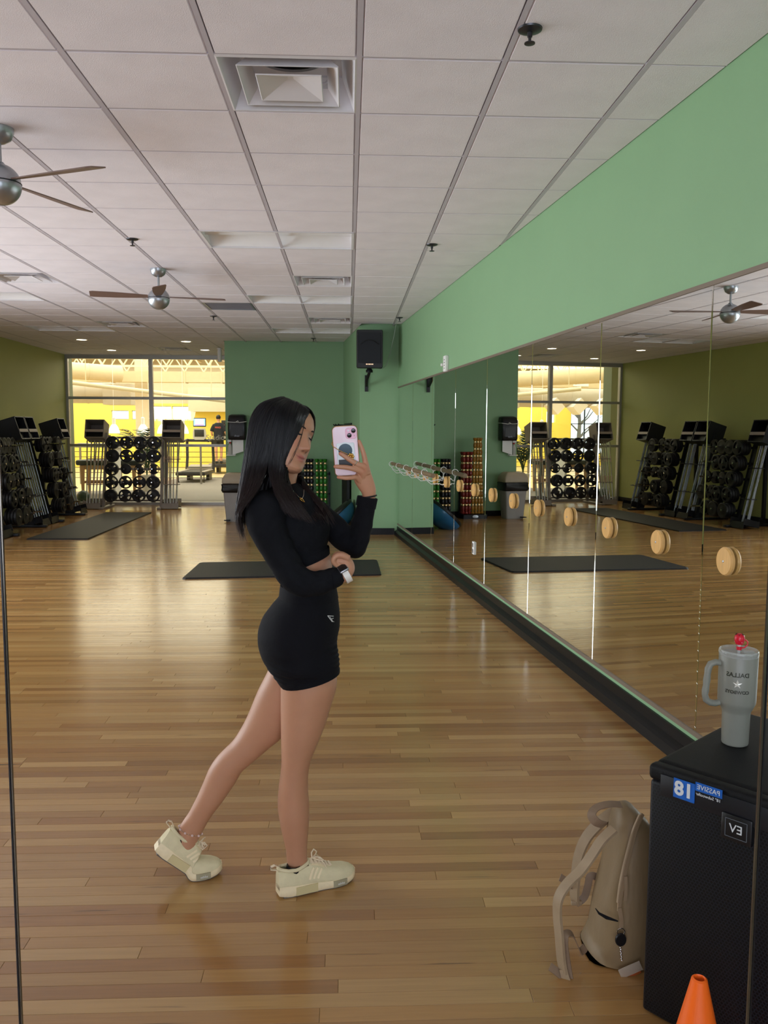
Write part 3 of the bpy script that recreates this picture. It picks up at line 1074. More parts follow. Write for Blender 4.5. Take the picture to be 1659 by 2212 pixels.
pm = thing('palm_plant', 'potted palm with arching fronds behind the plate rack', 'plant', (-5.14, 21.4, .004))
mat('palm_leaf', rgb(44, 66, 34), 0.5, noise=0.15)
mat('pot_white', rgb(220, 216, 206), 0.5, noise=0.04)
pot = obj('pot', MB().lathe([(.12, 0), (.19, .4), (.2, .42), (.18, .42), (.17, .36)], n=20), 'pot_white', pm)
rr = random.Random(3)
for k in range(14):
    a = 2 * PI * k / 14 + rr.uniform(-.2, .2)
    L_, H_ = rr.uniform(.45, .75), rr.uniform(1.5, 1.95)
    pts = [Vector((math.cos(a) * L_ * t ** 1.7, math.sin(a) * L_ * t ** 1.7, .38 + (H_ - .38) * (t - .22 * t ** 4))) for t in [q / 8 for q in range(9)]]
    fr = MB().tube(pts, [.012 - .009 * q / 8 for q in range(9)], 5)
    for q in range(3, 9):
        for s in (-1, 1):
            d = (pts[q] - pts[q - 1]).normalized()
            sd = d.cross(Vector((0, 0, 1))).normalized() * s
            for h_ in (0, .5):
                p = pts[q] - (pts[q] - pts[q - 1]) * h_
                tip = p + sd * .17 + d * .16 + Vector((0, 0, -.05))
                w_ = d * .026
                fr.add([p - w_, p + w_, tip], [(0, 1, 2)])
    obj('frond', fr, 'palm_leaf', pm, smooth=False)
bl = thing('exercise_ball', 'dark green ball on the floor at the left end of the glass', 'ball', (-5.64, 17.88, .004))
mat('ball_green', rgb(30, 52, 46), 0.45, noise=0.06)
obj('ball_shell', MB().sphere((0, 0, .135), .135, 24, 16), 'ball_green', bl)
obj('valve', MB().lathe([(.012, .268), (.01, .272), (.002, .273)], n=8), 'black_plastic', bl)


# treadmills
def treadmill(loc, label, zdeck):
    t_ = thing('treadmill', label, 'treadmill', loc, 0, 'treadmills')
    mat('tm_dark', rgb(38, 36, 36), 0.45, noise=0.06)
    mat('tm_grey', rgb(150, 140, 128), 0.45, noise=0.05)
    mat('tm_silver', rgb(196, 192, 184), 0.35, .3, noise=0.04)
    obj('deck', MB().bbox((0, -.1, zdeck - .06), (.88, 1.9, .1), .03), 'tm_dark', t_)
    obj('belt', MB().box((0, -.15, zdeck - .004), (.54, 1.7, .012)), 'black_rubber', t_, smooth=False)
    for s in (-1, 1):
        obj('side_rail', MB().bbox((s * .36, -.15, zdeck), (.13, 1.75, .03), .012), 'tm_grey', t_)
        obj('upright', MB().tube([(s * .42, .62, zdeck - .02), (s * .41, .72, .7), (s * .40, .66, 1.28)], .045, 8), 'tm_dark', t_)
        obj('handle', MB().tube([(s * .38, .66, 1.27), (s * .38, .3, 1.25), (s * .37, .05, 1.22)], .03, 8), 'tm_dark', t_)
        obj('foot', MB().lathe([(.035, 0), (.03, .03), (.015, .04), (.015, zdeck - .1)], (s * .38, -.9, 0), 10), 'tm_dark', t_)
        obj('support', MB().box((s * .3, .5, (zdeck - .1) / 2), (.1, .5, zdeck - .1)), 'tm_dark', t_, smooth=False)
    obj('motor_hood', MB().loft([[Vector((x_ * w_, y_, z_)) for x_, y_, z_ in ((-.4, .48, zdeck + a), (.4, .48, zdeck + a), (.4, .92, zdeck + b), (-.4, .92, zdeck + b))] for w_, a, b in ((1, -.02, -.04), (.97, .06, .1), (.85, .1, .15))]), 'tm_grey', t_)
    obj('cross_bar', MB().bbox((0, .68, 1.24), (.86, .14, .09), .03), 'tm_dark', t_)
    cn = obj('console', MB().loft([[Vector((x_ * w_, y_ + .66, z_)) for x_, y_ in ((-.2, -.08), (.2, -.08), (.2, .05), (-.2, .05))] for z_, w_ in ((1.26, .7), (1.32, 1.0), (1.5, 1.0), (1.62, .85))]), 'tm_silver', t_)
    obj('keypad', MB().bbox((0, .572, 1.47), (.3, .012, .22), .005), 'tm_dark', cn)
    sc_ = obj('screen_housing', MB().bbox((0, .68, 1.81), (.4, .06, .28), .015), 'tm_dark', t_)
    return t_


mat('screen_glow', rgb(240, 200, 220), 0.3, emit=(1.0, .72, .82, 1), estr=1.4)
mat('screen_blue', rgb(90, 150, 230), 0.3, emit=(.3, .55, 1.0, 1), estr=1.2)
mat('screen_red', rgb(220, 60, 80), 0.3, emit=(1.0, .2, .3, 1), estr=1.2)
tm1 = treadmill((-4.72, 26.0, .004), 'empty treadmill with a lit pink screen behind the glass', .32)
sh = [c for c in tm1.children if c.name.startswith('screen_housing')][0]
obj('screen', MB().box((0, .6465, 1.815), (.36, .006, .22)), 'screen_blue', sh, smooth=False)
obj('screen_panel', MB().box((0, .6425, 1.835), (.27, .003, .16)), 'screen_glow', sh, smooth=False)
obj('screen_bar', MB().box((0, .6425, 1.727), (.3, .003, .022)), 'screen_red', sh, smooth=False)
tm2 = treadmill((-4.62, 31.2, 0), 'occupied treadmill behind the lit one, under the walking person', .36)


# simple continuous figures by voxel-joining lofted limbs
def voxel_join(mb, vox, smooth_it=2, name='body'):
    me = mb.mesh(name, False)
    o = bpy.data.objects.new(name + '_tmp', me)
    COL.objects.link(o)
    md = o.modifiers.new('r', 'REMESH')
    md.mode = 'VOXEL'
    md.voxel_size = vox
    md.use_smooth_shade = True
    if smooth_it:
        sm = o.modifiers.new('s', 'SMOOTH')
        sm.iterations = smooth_it
        sm.factor = 0.5
    dg = bpy.context.evaluated_depsgraph_get()
    out = bpy.data.meshes.new_from_object(o.evaluated_get(dg))
    out.name = name
    bpy.data.objects.remove(o)
    bpy.data.meshes.remove(me)
    out.materials.clear()
    return out


mat('skin_far', rgb(214, 160, 128), 0.5, noise=0.03)
mat('tee_navy', rgb(26, 30, 44), 0.8, noise=0.1)
mat('hair_black', rgb(16, 15, 16), 0.5, noise=0.1)
mat('print_red', rgb(196, 92, 84), 0.7, noise=0.05)
wp = thing('person', 'person in dark printed t-shirt and shorts walking on the far treadmill, back turned', 'person', (-4.8, 31.0, .37))
b = MB()
b.tube([(0, 0, 1.0), (0, 0, 1.2), (0, 0, 1.42), (0, 0, 1.5), (0, .01, 1.58)], [.1, .09, .095, .05, .05], 12)
b.sphere((0, .02, 1.64), (.078, .095, .115), 14, 10)
for s in (-1, 1):
    b.tube([(s * .09, 0, .98), (s * .09, .06 * s, .52), (s * .08, .02 * s, .1), (s * .08, .04 * s, .05)], [.085, .058, .042, .045], 10)
    b.tube([(s * .08, -.03 + .03 * s, .045), (s * .08, .16 + .03 * s, .035)], [.042, .035], 8)
    b.tube([(s * .17, 0, 1.4), (s * .25, -.02, 1.15), (s * .27, .16, 1.02), (s * .26, .26, 1.03)], [.055, .045, .036, .034], 10)
    b.sphere((s * .082, .01, 1.64), (.015, .02, .03), 8, 6)
obj('body', voxel_join(b, .012, 2), 'skin_far', wp)
t2 = MB()
rings = []
for z, w_, d_ in ((.86, .19, .13), (1.0, .185, .125), (1.15, .18, .12), (1.32, .2, .125), (1.42, .19, .115), (1.48, .1, .08)):
    rings.append([Vector((w_ * math.cos(a), d_ * math.sin(a), z)) for a in [2 * PI * q / 20 for q in range(20)]])
t2.loft(rings)
for s in (-1, 1):
    t2.tube([(s * .14, 0, 1.4), (s * .22, -.01, 1.26), (s * .25, -.01, 1.16)], [.075, .07, .07], 10)
sh_ = obj('t_shirt', voxel_join(t2, .015, 2, 't_shirt'), 'tee_navy', wp)
pt = text_mesh('MIND', .085, mirror=False, extrude=.002, bold=.002)
obj('chest_print', pt.xf(frame((0, -.128, 1.3), (1, 0, 0), (0, 0, 1), (0, -1, 0))), 'print_red', sh_, smooth=False)
s3 = MB()
s3.loft([[Vector((w_ * math.cos(a), d_ * math.sin(a), z)) for a in [2 * PI * q / 20 for q in range(20)]] for z, w_, d_ in ((.78, .19, .125), (.92, .185, .13), (1.0, .17, .12))])
for s in (-1, 1):
    s3.tube([(s * .09, 0, .88), (s * .095, .03 * s, .6)], [.1, .095], 12)
obj('shorts', voxel_join(s3, .015, 2, 'shorts'), 'black_plastic', wp)
h_ = MB().sphere((0, .01, 1.67), (.088, .1, .1), 16, 10)
obj('hair', h_, 'hair_black', wp)
for s in (-1, 1):
    obj('shoe', MB().bbox((s * .08, .05 + .03 * s, .035), (.095, .27, .07), .03), 'black_plastic', wp)
# ================================================================== studio equipment
mat('plate_rubber', rgb(16, 15, 17), 0.5, noise=0.12, nscale=20)
mat('rack_black', rgb(20, 21, 25), 0.42, 0.2, noise=0.08)
mat('rack_grey', rgb(132, 124, 118), 0.5, 0.2, noise=0.06)
mat('label_strip', rgb(150, 138, 132), 0.5, noise=0.04)
mat('foam_grip', rgb(190, 168, 150), 0.6, noise=0.06)


def plate_mesh(r=.13, t=.042, holes=3):
    """weight plate with hand holes cut through it"""
    n = 36
    rad = [.014, .034, .058, .102, r - .008, r]
    th = [t * .62, t * .62, t * .42, t * .42, t * .5, t * .36]
    cells = {}
    for i in range(len(rad) - 1):
        for k in range(n):
            a = (k + .5) * 360 / n
            hole = i == 2 and holes and min(abs((a - 360 * h_ / holes + 180) % 360 - 180) for h_ in range(holes)) < (36 if holes == 2 else 27)
            if not hole:
                cells[(i, k)] = 1
    vs, fs = [], []
    for i, r_ in enumerate(rad):
        for k in range(n):
            a = 2 * PI * k / n
            for s in (-1, 1):
                vs.append((r_ * math.cos(a), s * th[i], r_ * math.sin(a)))
    def vi(i, k, s): return (i * n + k % n) * 2 + s
    for (i, k) in cells:
        for s in (0, 1):
            fs.append((vi(i, k, s), vi(i, k + 1, s), vi(i + 1, k + 1, s), vi(i + 1, k, s)))
        for (q, e0, e1) in (((i - 1, k), (i, k), (i, k + 1)), ((i + 1, k), (i + 1, k), (i + 1, k + 1)), ((i, (k - 1) % n), (i, k), (i + 1, k)), ((i, (k + 1) % n), (i, k + 1), (i + 1, k + 1))):
            if q not in cells:
                fs.append((vi(*e0, 0), vi(*e1, 0), vi(*e1, 1), vi(*e0, 1)))
    return MB().add(vs, fs).mesh('weight_plate', True, 50)


PLATE = {(r_, h_): plate_mesh(r_, .04, h_) for r_ in (.13, .105) for h_ in (0, 2, 3)}
LEAN = R(13)
ROWS = [.26, .52, .78, 1.04, 1.30]
COLS = [-.41, -.137, .137, .41]
HUBC = MB().lathe([(.013, 0), (.013, .012), (.006, .015)], n=10, M=Matrix.Rotation(R(90), 3, 'X')).mesh('peg_cap')
ROWN = ['bottom', 'second lowest', 'middle', 'second highest', 'top']
BAR_MESH = MB().lathe([(.0125, 0), (.0125, .2), (.0135, .2), (.0135, .22), (.0125, .22), (.0125, 1.06), (.0135, 1.06), (.0135, 1.08), (.0125, 1.08), (.0125, 1.3), (.010, 1.302)], n=10).mesh('bar')


mat('bar_steel', rgb(128, 128, 132), 0.25, 1.0, noise=0.05)
BAR_STEEL = BAR_MESH.copy()


def make_rack(loc, rz, label, who, frame_mat, seed, plates):
    rk = thing('plate_rack', label, 'rack', loc, rz, 'weight plate racks')
    Mw = Matrix.Translation(Vector(loc)) @ Matrix.Rotation(rz, 4, 'Z')
    tl_ = math.tan(LEAN)
    for sx in (-1, 1):
        x = sx * .565
        obj('upright', MB().loft([[Vector((x + a * .025, b * .03 + z * tl_, z)) for a, b in ((-1, -1), (1, -1), (1, 1), (-1, 1))] for z in (.03, 1.5)]), frame_mat, rk, smooth=False)
        obj('rear_post', MB().loft([[Vector((x + a * .025, .52 + b * .025, z)) for a, b in ((-1, -1), (1, -1), (1, 1), (-1, 1))] for z in (.0, 1.45)]), frame_mat, rk, smooth=False)
        obj('foot', MB().bbox((x, .22, .02), (.09, .86, .04), .008), frame_mat, rk)
        # tray holding the bar ends
        tr = MB()
        tx = sx * .76
        Mt = Matrix.Rotation(-LEAN, 3, 'X')
        tr.box((tx, .02, .055), (.34, .3, .02), Mt)
        for dx in (-.165, .165):
            tr.box((tx + dx, .02, .1), (.012, .3, .1), Mt)
        tr.box((tx, -.125, .065), (.34, .012, .11), Mt)
        tr.box((tx, .165, .135), (.34, .012, .11), Mt)
        obj('bar_tray', tr, frame_mat, rk, smooth=False)
        # storage bin on top, open towards the front, tilted with the rack
        bn = MB()
        o_ = Vector((tx, 1.40 * tl_ - .02, 1.36))
        Mb = Matrix.Rotation(-LEAN * 1.3, 3, 'X')
        def bx(c, d):
            bn.box(o_ + Mb @ Vector(c), d, Mb)
        bx((0, .17, .18), (.37, .015, .36)); bx((-.18, 0, .18), (.015, .34, .36)); bx((.18, 0, .18), (.015, .34, .36)); bx((0, 0, .36), (.37, .35, .015)); bx((0, 0, .0), (.37, .35, .015)); bx((0, .0, .13), (.35, .34, .012))
        b_ = obj('storage_bin', bn, frame_mat, rk, smooth=False)
        st = MB().box(o_ + Mb @ Vector((0, -.172, .135)), (.35, .01, .05), Mb)
        obj('label_strip', st, 'label_strip', b_, smooth=False)
        st = MB().box(o_ + Mb @ Vector((0, -.1, .07)), (.34, .01, .12), Mb)
        obj('inner_panel', st, 'black_plastic', b_, smooth=False)
        for q, z in enumerate((.48, .98)):
            obj('bar_guide', MB().tube([(tx - .16, z * tl_ - .01, z), (tx - .12, z * tl_ - .1, z), (tx + .12, z * tl_ - .1, z), (tx + .16, z * tl_ - .01, z)], .008, 6), frame_mat, rk)
    for z in ROWS:
        obj('cross_rail', MB().box((0, z * tl_, z), (1.18, .035, .04)), frame_mat, rk, smooth=False)
    for z in (.12, 1.4):
        obj('rear_brace', MB().box((0, .52, z), (1.18, .03, .04)), frame_mat, rk, smooth=False)
        obj('side_brace', MB().box((.565, (z * tl_ + .52) / 2, z), (.03, .52 - z * tl_, .03)), frame_mat, rk, smooth=False)
        obj('side_brace', MB().box((-.565, (z * tl_ + .52) / 2, z), (.03, .52 - z * tl_, .03)), frame_mat, rk, smooth=False)
    rr = random.Random(seed)
    for ri, z in enumerate(ROWS):
        for ci, x in enumerate(COLS):
            yb = z * tl_ - .02
            obj('peg', MB().tube([(x, yb, z), (x, yb - .22, z + .01)], .013, 8), 'chrome', rk)
            n_ = plates[ri][ci]
            for q in range(n_):
                hk = rr.choice((0, 2, 3, 3, 2)) if q == n_ - 1 else 3
                big_ = .13 if (ri, ci) not in ((2, 1), (2, 2), (2, 3), (0, 3)) else (.105 if ri == 2 else .13)
                p = link('weight_plate', PLATE[(big_, hk)], 'plate_rubber')
                p.matrix_world = Mw @ Matrix.Translation((x, yb - .045 - q * .046, z + .003)) @ Matrix.Rotation(rr.uniform(0, 6.28), 4, 'Y')
                front = q == n_ - 1
                dep = ['frontmost', 'second', 'third', 'rearmost'][min(3, n_ - 1 - q)]
                lab = '%s black weight plate on %s peg from %s, %s row, %s' % (dep, ['first', 'second', 'third', 'fourth'][ci], 'near end' if rz else 'left', ROWN[ri], who)
                tag(p, lab, 'weight plate', 'plates on %s' % who)
            if n_ == 0:
                obj('peg_tip', HUBC, 'chrome', rk).location = (x, yb - .22, z + .01)
    bw = {-1: 'its low-numbered side', 1: 'its other side'}
    for sx in (-1, 1):
        for q in range(5 if rz else 7):
            bo = thing('chrome_bar', 'slim chrome bar, %s from %s, in %s tray of %s' % (['first', 'second', 'third', 'fourth', 'fifth', 'sixth', 'seventh'][q], 'near end' if rz else 'left', ('far' if sx > 0 else 'near') if rz else ('right' if sx > 0 else 'left'), who), 'bar', (0, 0, 0), 0, 'bars standing in %s' % who)
            x = sx * .76 - .12 + .04 * q
            yy = .0 + .05 * (q % 3) - .04
            tilt = Matrix.Rotation(-LEAN + rr.uniform(-.01, .01), 4, 'X') @ Matrix.Rotation(rr.uniform(-.035, .035) * (.3 if rz else 1), 4, 'Y')
            bo.matrix_world = Mw @ Matrix.Translation((x, yy, .075)) @ tilt
            link('shaft', BAR_MESH if not rz else BAR_STEEL, 'chrome' if not rz else 'bar_steel', bo)
            g = obj('grip_band', MB().lathe([(.0145, .42), (.0145, .55)], n=10), 'foam_grip' if not rz else 'bar_steel', bo)
            obj('grip_band', MB().lathe([(.0145, .86), (.0145, .98)], n=10), 'foam_grip' if not rz else 'bar_steel', bo)
    return rk


make_rack((-4.29, 16.62, 0), 0, 'grey plate rack with bar columns standing against the glass', 'glass rack', 'rack_grey', 5,
          [[2, 1, 2, 1], [1, 1, 1, 2], [2, 1, 1, 1], [1, 1, 2, 2], [2, 2, 2, 2]])
make_rack((-5.02, 14.75, 0), R(90), 'black plate rack leaning at the left wall, the one nearer the glass', 'far wall rack', 'rack_black', 6,
          [[4, 2, 3, 1], [3, 4, 0, 1], [4, 3, 2, 2], [4, 2, 3, 1], [3, 2, 1, 2]])
make_rack((-5.02, 12.83, 0), R(90), 'black plate rack leaning at the left wall, cut by the picture edge', 'near wall rack', 'rack_black', 8,
          [[4, 4, 3, 0], [4, 4, 2, 2], [4, 3, 2, 1], [4, 4, 3, 0], [4, 3, 2, 1]])

# ---- floor mats
mat('mat_black', rgb(27, 25, 24), 0.6, noise=0.15, nscale=7, bump=0.1, bscale=150)


def floor_mat(name, pts, label, t=.018):
    c = sum((Vector(p) for p in pts), Vector((0, 0, 0))) / len(pts)
    m_ = thing(name, label, 'mat', (c.x, c.y, 0))
    n = len(pts)
    rings = []
    for ins, z in ((0, 0), (0, t * .75), (.006, t)):
        rings.append([Vector((p[0], p[1], z)) + (Vector((c.x, c.y, 0)) - Vector((p[0], p[1], 0))).normalized() * ins for p in pts])
    obj('pad', MB().loft(rings), 'mat_black', m_, world=True, smooth=False)
    e = MB()
    e.loft([[Vector((p[0], p[1], z)) + (Vector((p[0], p[1], 0)) - Vector((c.x, c.y, 0))).normalized() * o_ for p in pts] for o_, z in ((0, .0), (.008, .0), (.008, .006), (0, .006))], closed=True)
    obj('edge_strip', e, 'black_rubber', m_, world=True, smooth=False)
    return m_


floor_mat('exercise_mat', [(-1.70, 8.64, 0), (.325, 8.83, 0), (.345, 8.87, 0), (.335, 9.82, 0), (.30, 9.85, 0), (-1.70, 9.67, 0), (-1.735, 9.63, 0), (-1.735, 8.67, 0)], 'black rubber mat on the floor behind the woman')
floor_mat('exercise_mat', [(-4.55, 11.86, 0), (-3.70, 11.86, 0), (-3.71, 15.72, 0), (-4.55, 15.72, 0)], 'large dark brown-black rubber mat beside the left wall racks')

# ---- litter bin
tr = thing('litter_bin', 'grey litter bin with black bag and tan lid at the far green wall', 'bin', (-1.93, 14.35, 0))
mat('bin_grey', rgb(158, 154, 150), 0.5, noise=0.05)
mat('bin_lid', rgb(176, 160, 138), 0.5, noise=0.05)
mat('bag_black', rgb(16, 16, 18), 0.25, noise=0.1)


def rect_ring(w, d, z, r=.03, cx0=0, cy0=0):
    out = []
    for (sx, sy, a0) in ((1, 1, 0), (-1, 1, 90), (-1, -1, 180), (1, -1, 270)):
        for k in range(4):
            a = R(a0 + 30 * k)
            out.append(Vector((cx0 + sx * (w / 2 - r) + r * math.cos(a), cy0 + sy * (d / 2 - r) + r * math.sin(a), z)))
    return out


obj('body', MB().loft([rect_ring(.32, .28, 0), rect_ring(.33, .29, .02), rect_ring(.42, .36, .60), rect_ring(.43, .37, .62)]), 'bin_grey', tr)
bg = MB()
rr = random.Random(2)
rings = []
for z, e in ((.50, .015), (.54, .03), (.60, .022), (.645, .028), (.66, .01)):
    rings.append([q + Vector((q.x, q.y, 0)).normalized() * rr.uniform(-.006, .008) for q in rect_ring(.40 + e * 2, .35 + e * 2, z + 0)])
obj('bag_rim', bg.loft(rings, cap=False), 'bag_black', tr)
obj('lid', MB().loft([rect_ring(.44, .38, .655), rect_ring(.45, .39, .67), rect_ring(.44, .38, .74), rect_ring(.34, .30, .82), rect_ring(.3, .26, .83)]), 'bin_lid', tr)
obj('pedal', MB().bbox((-.14, -.18, .03), (.1, .07, .02), .006), 'black_metal', tr)

# ---- paper towel dispenser, shelf and spray bottle
dp = thing('towel_dispenser', 'black paper towel dispenser tied with white string on the far wall', 'dispenser', (-1.937, YF, 1.39))
obj('cover', MB().loft([rect_ring(.29, .19, 0, .03, 0, -.10), rect_ring(.31, .21, .03, .03, 0, -.11), rect_ring(.31, .21, .36, .04, 0, -.11), rect_ring(.29, .18, .42, .04, 0, -.095), rect_ring(.22, .13, .44, .04, 0, -.07)]), 'black_plastic', dp)
obj('window_strip', MB().box((0, -.217, .15), (.2, .004, .16)), 'black_plastic', dp, smooth=False)
obj('emblem', text_mesh('tork', .05, mirror=True).xf(frame((0, -.222, .07), (1, 0, 0), (0, 0, 1), (0, -1, 0))), 'grille_grey', dp, smooth=False)
obj('string', MB().tube([(-.158, -.02, .305), (-.16, -.218, .31), (-.04, -.22, .303), (0, -.221, .308), (.05, -.22, .30), (.16, -.218, .315), (.158, -.02, .32)], .0045, 6).tube([(-.01, -.222, .308), (.02, -.228, .33), (.035, -.226, .315)], .004, 5), 'white_plastic', dp)
pw = MB()
pw.loft([[Vector((sx * .095, -.09 + y_, z_)) for sx, y_ in ((-1, 0), (1, 0), (1, .003), (-1, .003))] for z_ in (0.01, -.2)])
pw.v[4] = (pw.v[4][0], pw.v[4][1], -.26); pw.v[7] = (pw.v[7][0], pw.v[7][1], -.26)
obj('paper_sheet', pw, 'white_plastic', dp, smooth=False)
sf = thing('wall_shelf', 'small pale wall bracket shelf under the towel dispenser', 'shelf', (-2.06, YF, 1.12))
obj('plate', MB().box((0, -.05, 0), (.16, .1, .012)), 'white_plastic', sf, smooth=False)
obj('back', MB().box((.0, -.006, .03), (.14, .012, .06)), 'white_plastic', sf, smooth=False)
sb = thing('spray_bottle', 'clear spray bottle with red-ringed trigger on the wall shelf', 'bottle', (-2.075, YF - .055, 1.126))
mat('cloudy_plastic', rgb(205, 205, 198), 0.3, alpha=0.75, noise=0.03)
mat('red_plastic', rgb(190, 30, 36), 0.35, noise=0.04)
obj('flask', MB().lathe([(.038, 0), (.042, .01), (.042, .13), (.03, .17), (.014, .19), (.014, .2)], n=18), 'cloudy_plastic', sb)
obj('collar', MB().lathe([(.018, .198), (.018, .222), (.01, .224)], n=14), 'red_plastic', sb)
obj('spray_head', MB().box((-.012, 0, .245), (.07, .022, .035)).box((-.03, 0, .22), (.01, .016, .05), Matrix.Rotation(R(20), 3, 'Y')), 'white_plastic', sb, smooth=False)

# ---- stands with beaded sticks
mat('bead_black', rgb(22, 22, 28), 0.3, noise=0.1)
mat('bead_green', rgb(40, 120, 28), 0.28, noise=0.2, nscale=30)
mat('bead_red', rgb(120, 34, 26), 0.28, noise=0.2, nscale=30)
mat('bead_amber', rgb(150, 104, 28), 0.28, noise=0.2, nscale=30)
mat('gold_band', rgb(236, 206, 150), 0.22, 0.7, noise=0.05)


def stick_parts(L_):
    beads, bands = [], []
    z = 0.0
    beads += [(.02, 0), (.024, .008), (.024, .03), (.016, .04)]
    z = .05
    k = 0
    while z < L_ - .1:
        beads += [(.014, z), (.021, z + .025), (.022, z + .05), (.020, z + .075), (.014, z + .095)]
        bands.append(z + .108)
        beads += [(.011, z + .10), (.011, z + .115)]
        z += .125
        k += 1
    beads += [(.016, z), (.025, z + .03), (.026, z + .05), (.02, z + .058)]
    return beads, bands


STICK = {}
for L_ in (.98, 1.1, 1.34):
    bd, bn = stick_parts(L_)
    g = MB()
    for z in bn:
        g.lathe([(.0135, z - .02), (.0165, z - .014), (.0165, z + .014), (.0135, z + .02)], n=10)
    SX = Matrix.Diagonal((1.36, 1.36, 1, 1))
    STICK[L_] = (MB().lathe(bd, n=12).xf(SX).mesh('beads'), g.xf(SX).mesh('gold_bands'))


def stick(x, y, L_, cmat, label, group, tilt=0.0):
    s_ = thing('beaded_stick', label, 'stick', (x, y, .085), 0, group)
    s_.rotation_euler = (-.02, tilt, x * 9)
    link('beads', STICK[L_][0], cmat, s_)
    link('gold_bands', STICK[L_][1], 'gold_band', s_)
    if STICK[L_][0].materials[0].name != cmat:
        m2 = STICK[L_][0].copy(); m2.materials.clear(); m2.materials.append(MATS[cmat])
        s_.children[0].data = m2


def stick_stand(cx0, cy0, label, w=.5):
    t_ = thing('stick_stand', label, 'stand', (cx0, cy0, 0), 0, 'stick stands')
    obj('base', MB().loft([rect_ring(w, .34, 0, .02), rect_ring(w, .34, .07, .02), rect_ring(w - .03, .31, .08, .02)]), 'rack_black', t_)
    obj('emblem', MB().lathe([(.045, 0), (.045, .006), (.03, .008)], n=24, M=Matrix.Rotation(R(90), 3, 'X') @ Matrix.Diagonal((1.2, .6, 1)), c=(.0, -.171, .04)), 'brushed_silver', t_)
    for s in (-1, 1):
        obj('post', MB().box((s * (w / 2 - .015), .1, .46), (.028, .03, .76)), 'rack_black', t_, smooth=False)
    obj('comb_rail', MB().box((0, .1, .8), (w, .03, .03)), 'rack_black', t_, smooth=False)
    obj('comb_rail', MB().box((0, .1, .45), (w, .03, .03)), 'rack_black', t_, smooth=False)
    return t_


stick_stand(-.575, 14.5, 'black stand with dark and green sticks in the corner by the pier')
stick_stand(-1.22, 14.5, 'black stand with red and amber sticks beside the litter bin', .46)
for q, x in enumerate((-.765, -.70, -.635)):
    for r_ in (0, 1):
        stick(x, 14.43 + .09 * r_, .98, 'bead_black', 'black beaded stick, %s from left, %s row of the corner stand' % (['first', 'second', 'third'][q], 'front' if r_ == 0 else 'back'), 'black beaded sticks')
for q, x in enumerate((-.535, -.465, -.40)):
    for r_ in (0, 1):
        stick(x, 14.43 + .09 * r_, .98, 'bead_green', 'bright green beaded stick, %s from left, %s row of the corner stand' % (['first', 'second', 'third'][q], 'front' if r_ == 0 else 'back'), 'green beaded sticks')
for q, x in enumerate((-1.02, -1.08, -1.14)):
    stick(x, 14.43, 1.1, 'bead_red', 'dark red beaded stick, front row, %s from the corner stand' % ['first', 'second', 'third'][q], 'red beaded sticks')
    stick(x, 14.52, 1.1, 'bead_red', 'dark red beaded stick, back row, %s from the corner stand' % ['first', 'second', 'third'][q], 'red beaded sticks')
for q, x in enumerate((-1.20, -1.26, -1.32, -1.38)):
    stick(x, 14.43, 1.34, 'bead_amber', 'tall amber beaded stick, %s from the litter bin' % ['fourth', 'third', 'second', 'first'][q], 'amber beaded sticks', .03 if q == 3 else 0)

# ---- half ball trainer leaning in the corner
hb = thing('half_ball', 'blue half ball trainer with black platform leaning on the pier', 'half ball', (-.15, 13.0, 0))
mat('dome_blue', rgb(36, 92, 132), 0.3, noise=0.06)
nrm = Vector((-.66, 0, .75)).normalized()
Rm = nrm.to_track_quat('Z', 'Y').to_matrix()
cc = Vector((-.07, 0, .262))
prof = [(.325 * math.cos(R(a)), -.235 * math.sin(R(a))) for a in range(0, 90, 10)] + [(.004, -.235)]
obj('dome', MB().lathe([(q[0], q[1] - .03) for q in prof], cc, 40, Rm), 'dome_blue', hb)
obj('platform', MB().lathe([(.325, -.03), (.335, -.02), (.335, .01), (.32, .02), (.03, .02)], cc, 40, Rm), 'black_plastic', hb)
for s in (-1, 1):
    obj('grip_recess', MB().box(cc + Rm @ Vector((0, s * .29, .022)), (.12, .03, .006), Rm), 'hole_black', hb, smooth=False)

# ---- wall hanger with black mats on the side of the pier
hg = thing('mat_hanger', 'black wall hanger with projecting prongs on the pier side', 'hanger', (cx_(13.9), 13.9, 1.62))
SD = Vector((-1, -.1085, 0)).normalized()
ST = Vector((-.1085, 1, 0)).normalized()
pc = Vector((cx_(13.9), 13.9, 0))
obj('back_plate', MB().loft([[pc + ST * a + SD * b + Vector((0, 0, z)) for a, b in ((-.5, .001), (.5, .001), (.5, .02), (-.5, .02))] for z in (1.6, 1.68)]), 'black_metal', hg, world=True, smooth=False)
for a in (-.45, .05, .42):
    obj('prong', MB().tube([pc + ST * a + SD * .01 + Vector((0, 0, 1.64)), pc + ST * a + SD * .2 + Vector((0, 0, 1.645)), pc + ST * a + SD * .22 + Vector((0, 0, 1.665))], .01, 8), 'black_metal', hg, world=True)
hm = thing('hanging_mat', 'black exercise mat hanging on the pier side behind the phone', 'mat', tuple(pc + SD * .04 + Vector((0, 0, .3))))
obj('sheet', MB().loft([[pc + ST * a + SD * b + Vector((0, 0, z)) for a, b in ((-.42, .03), (.40, .03), (.40, .075), (-.42, .075))] for z in (.28, .32, 1.57, 1.6)]), 'black_rubber', hm, world=True, smooth=False)
for a in (-.35, .33):
    obj('eyelet', MB().lathe([(.02, -.003), (.02, .003), (.012, .003)], pc + ST * a + SD * .077 + Vector((0, 0, 1.53)), 12, SD.to_track_quat('Z', 'Y').to_matrix()), 'grey_metal', hm, world=True)

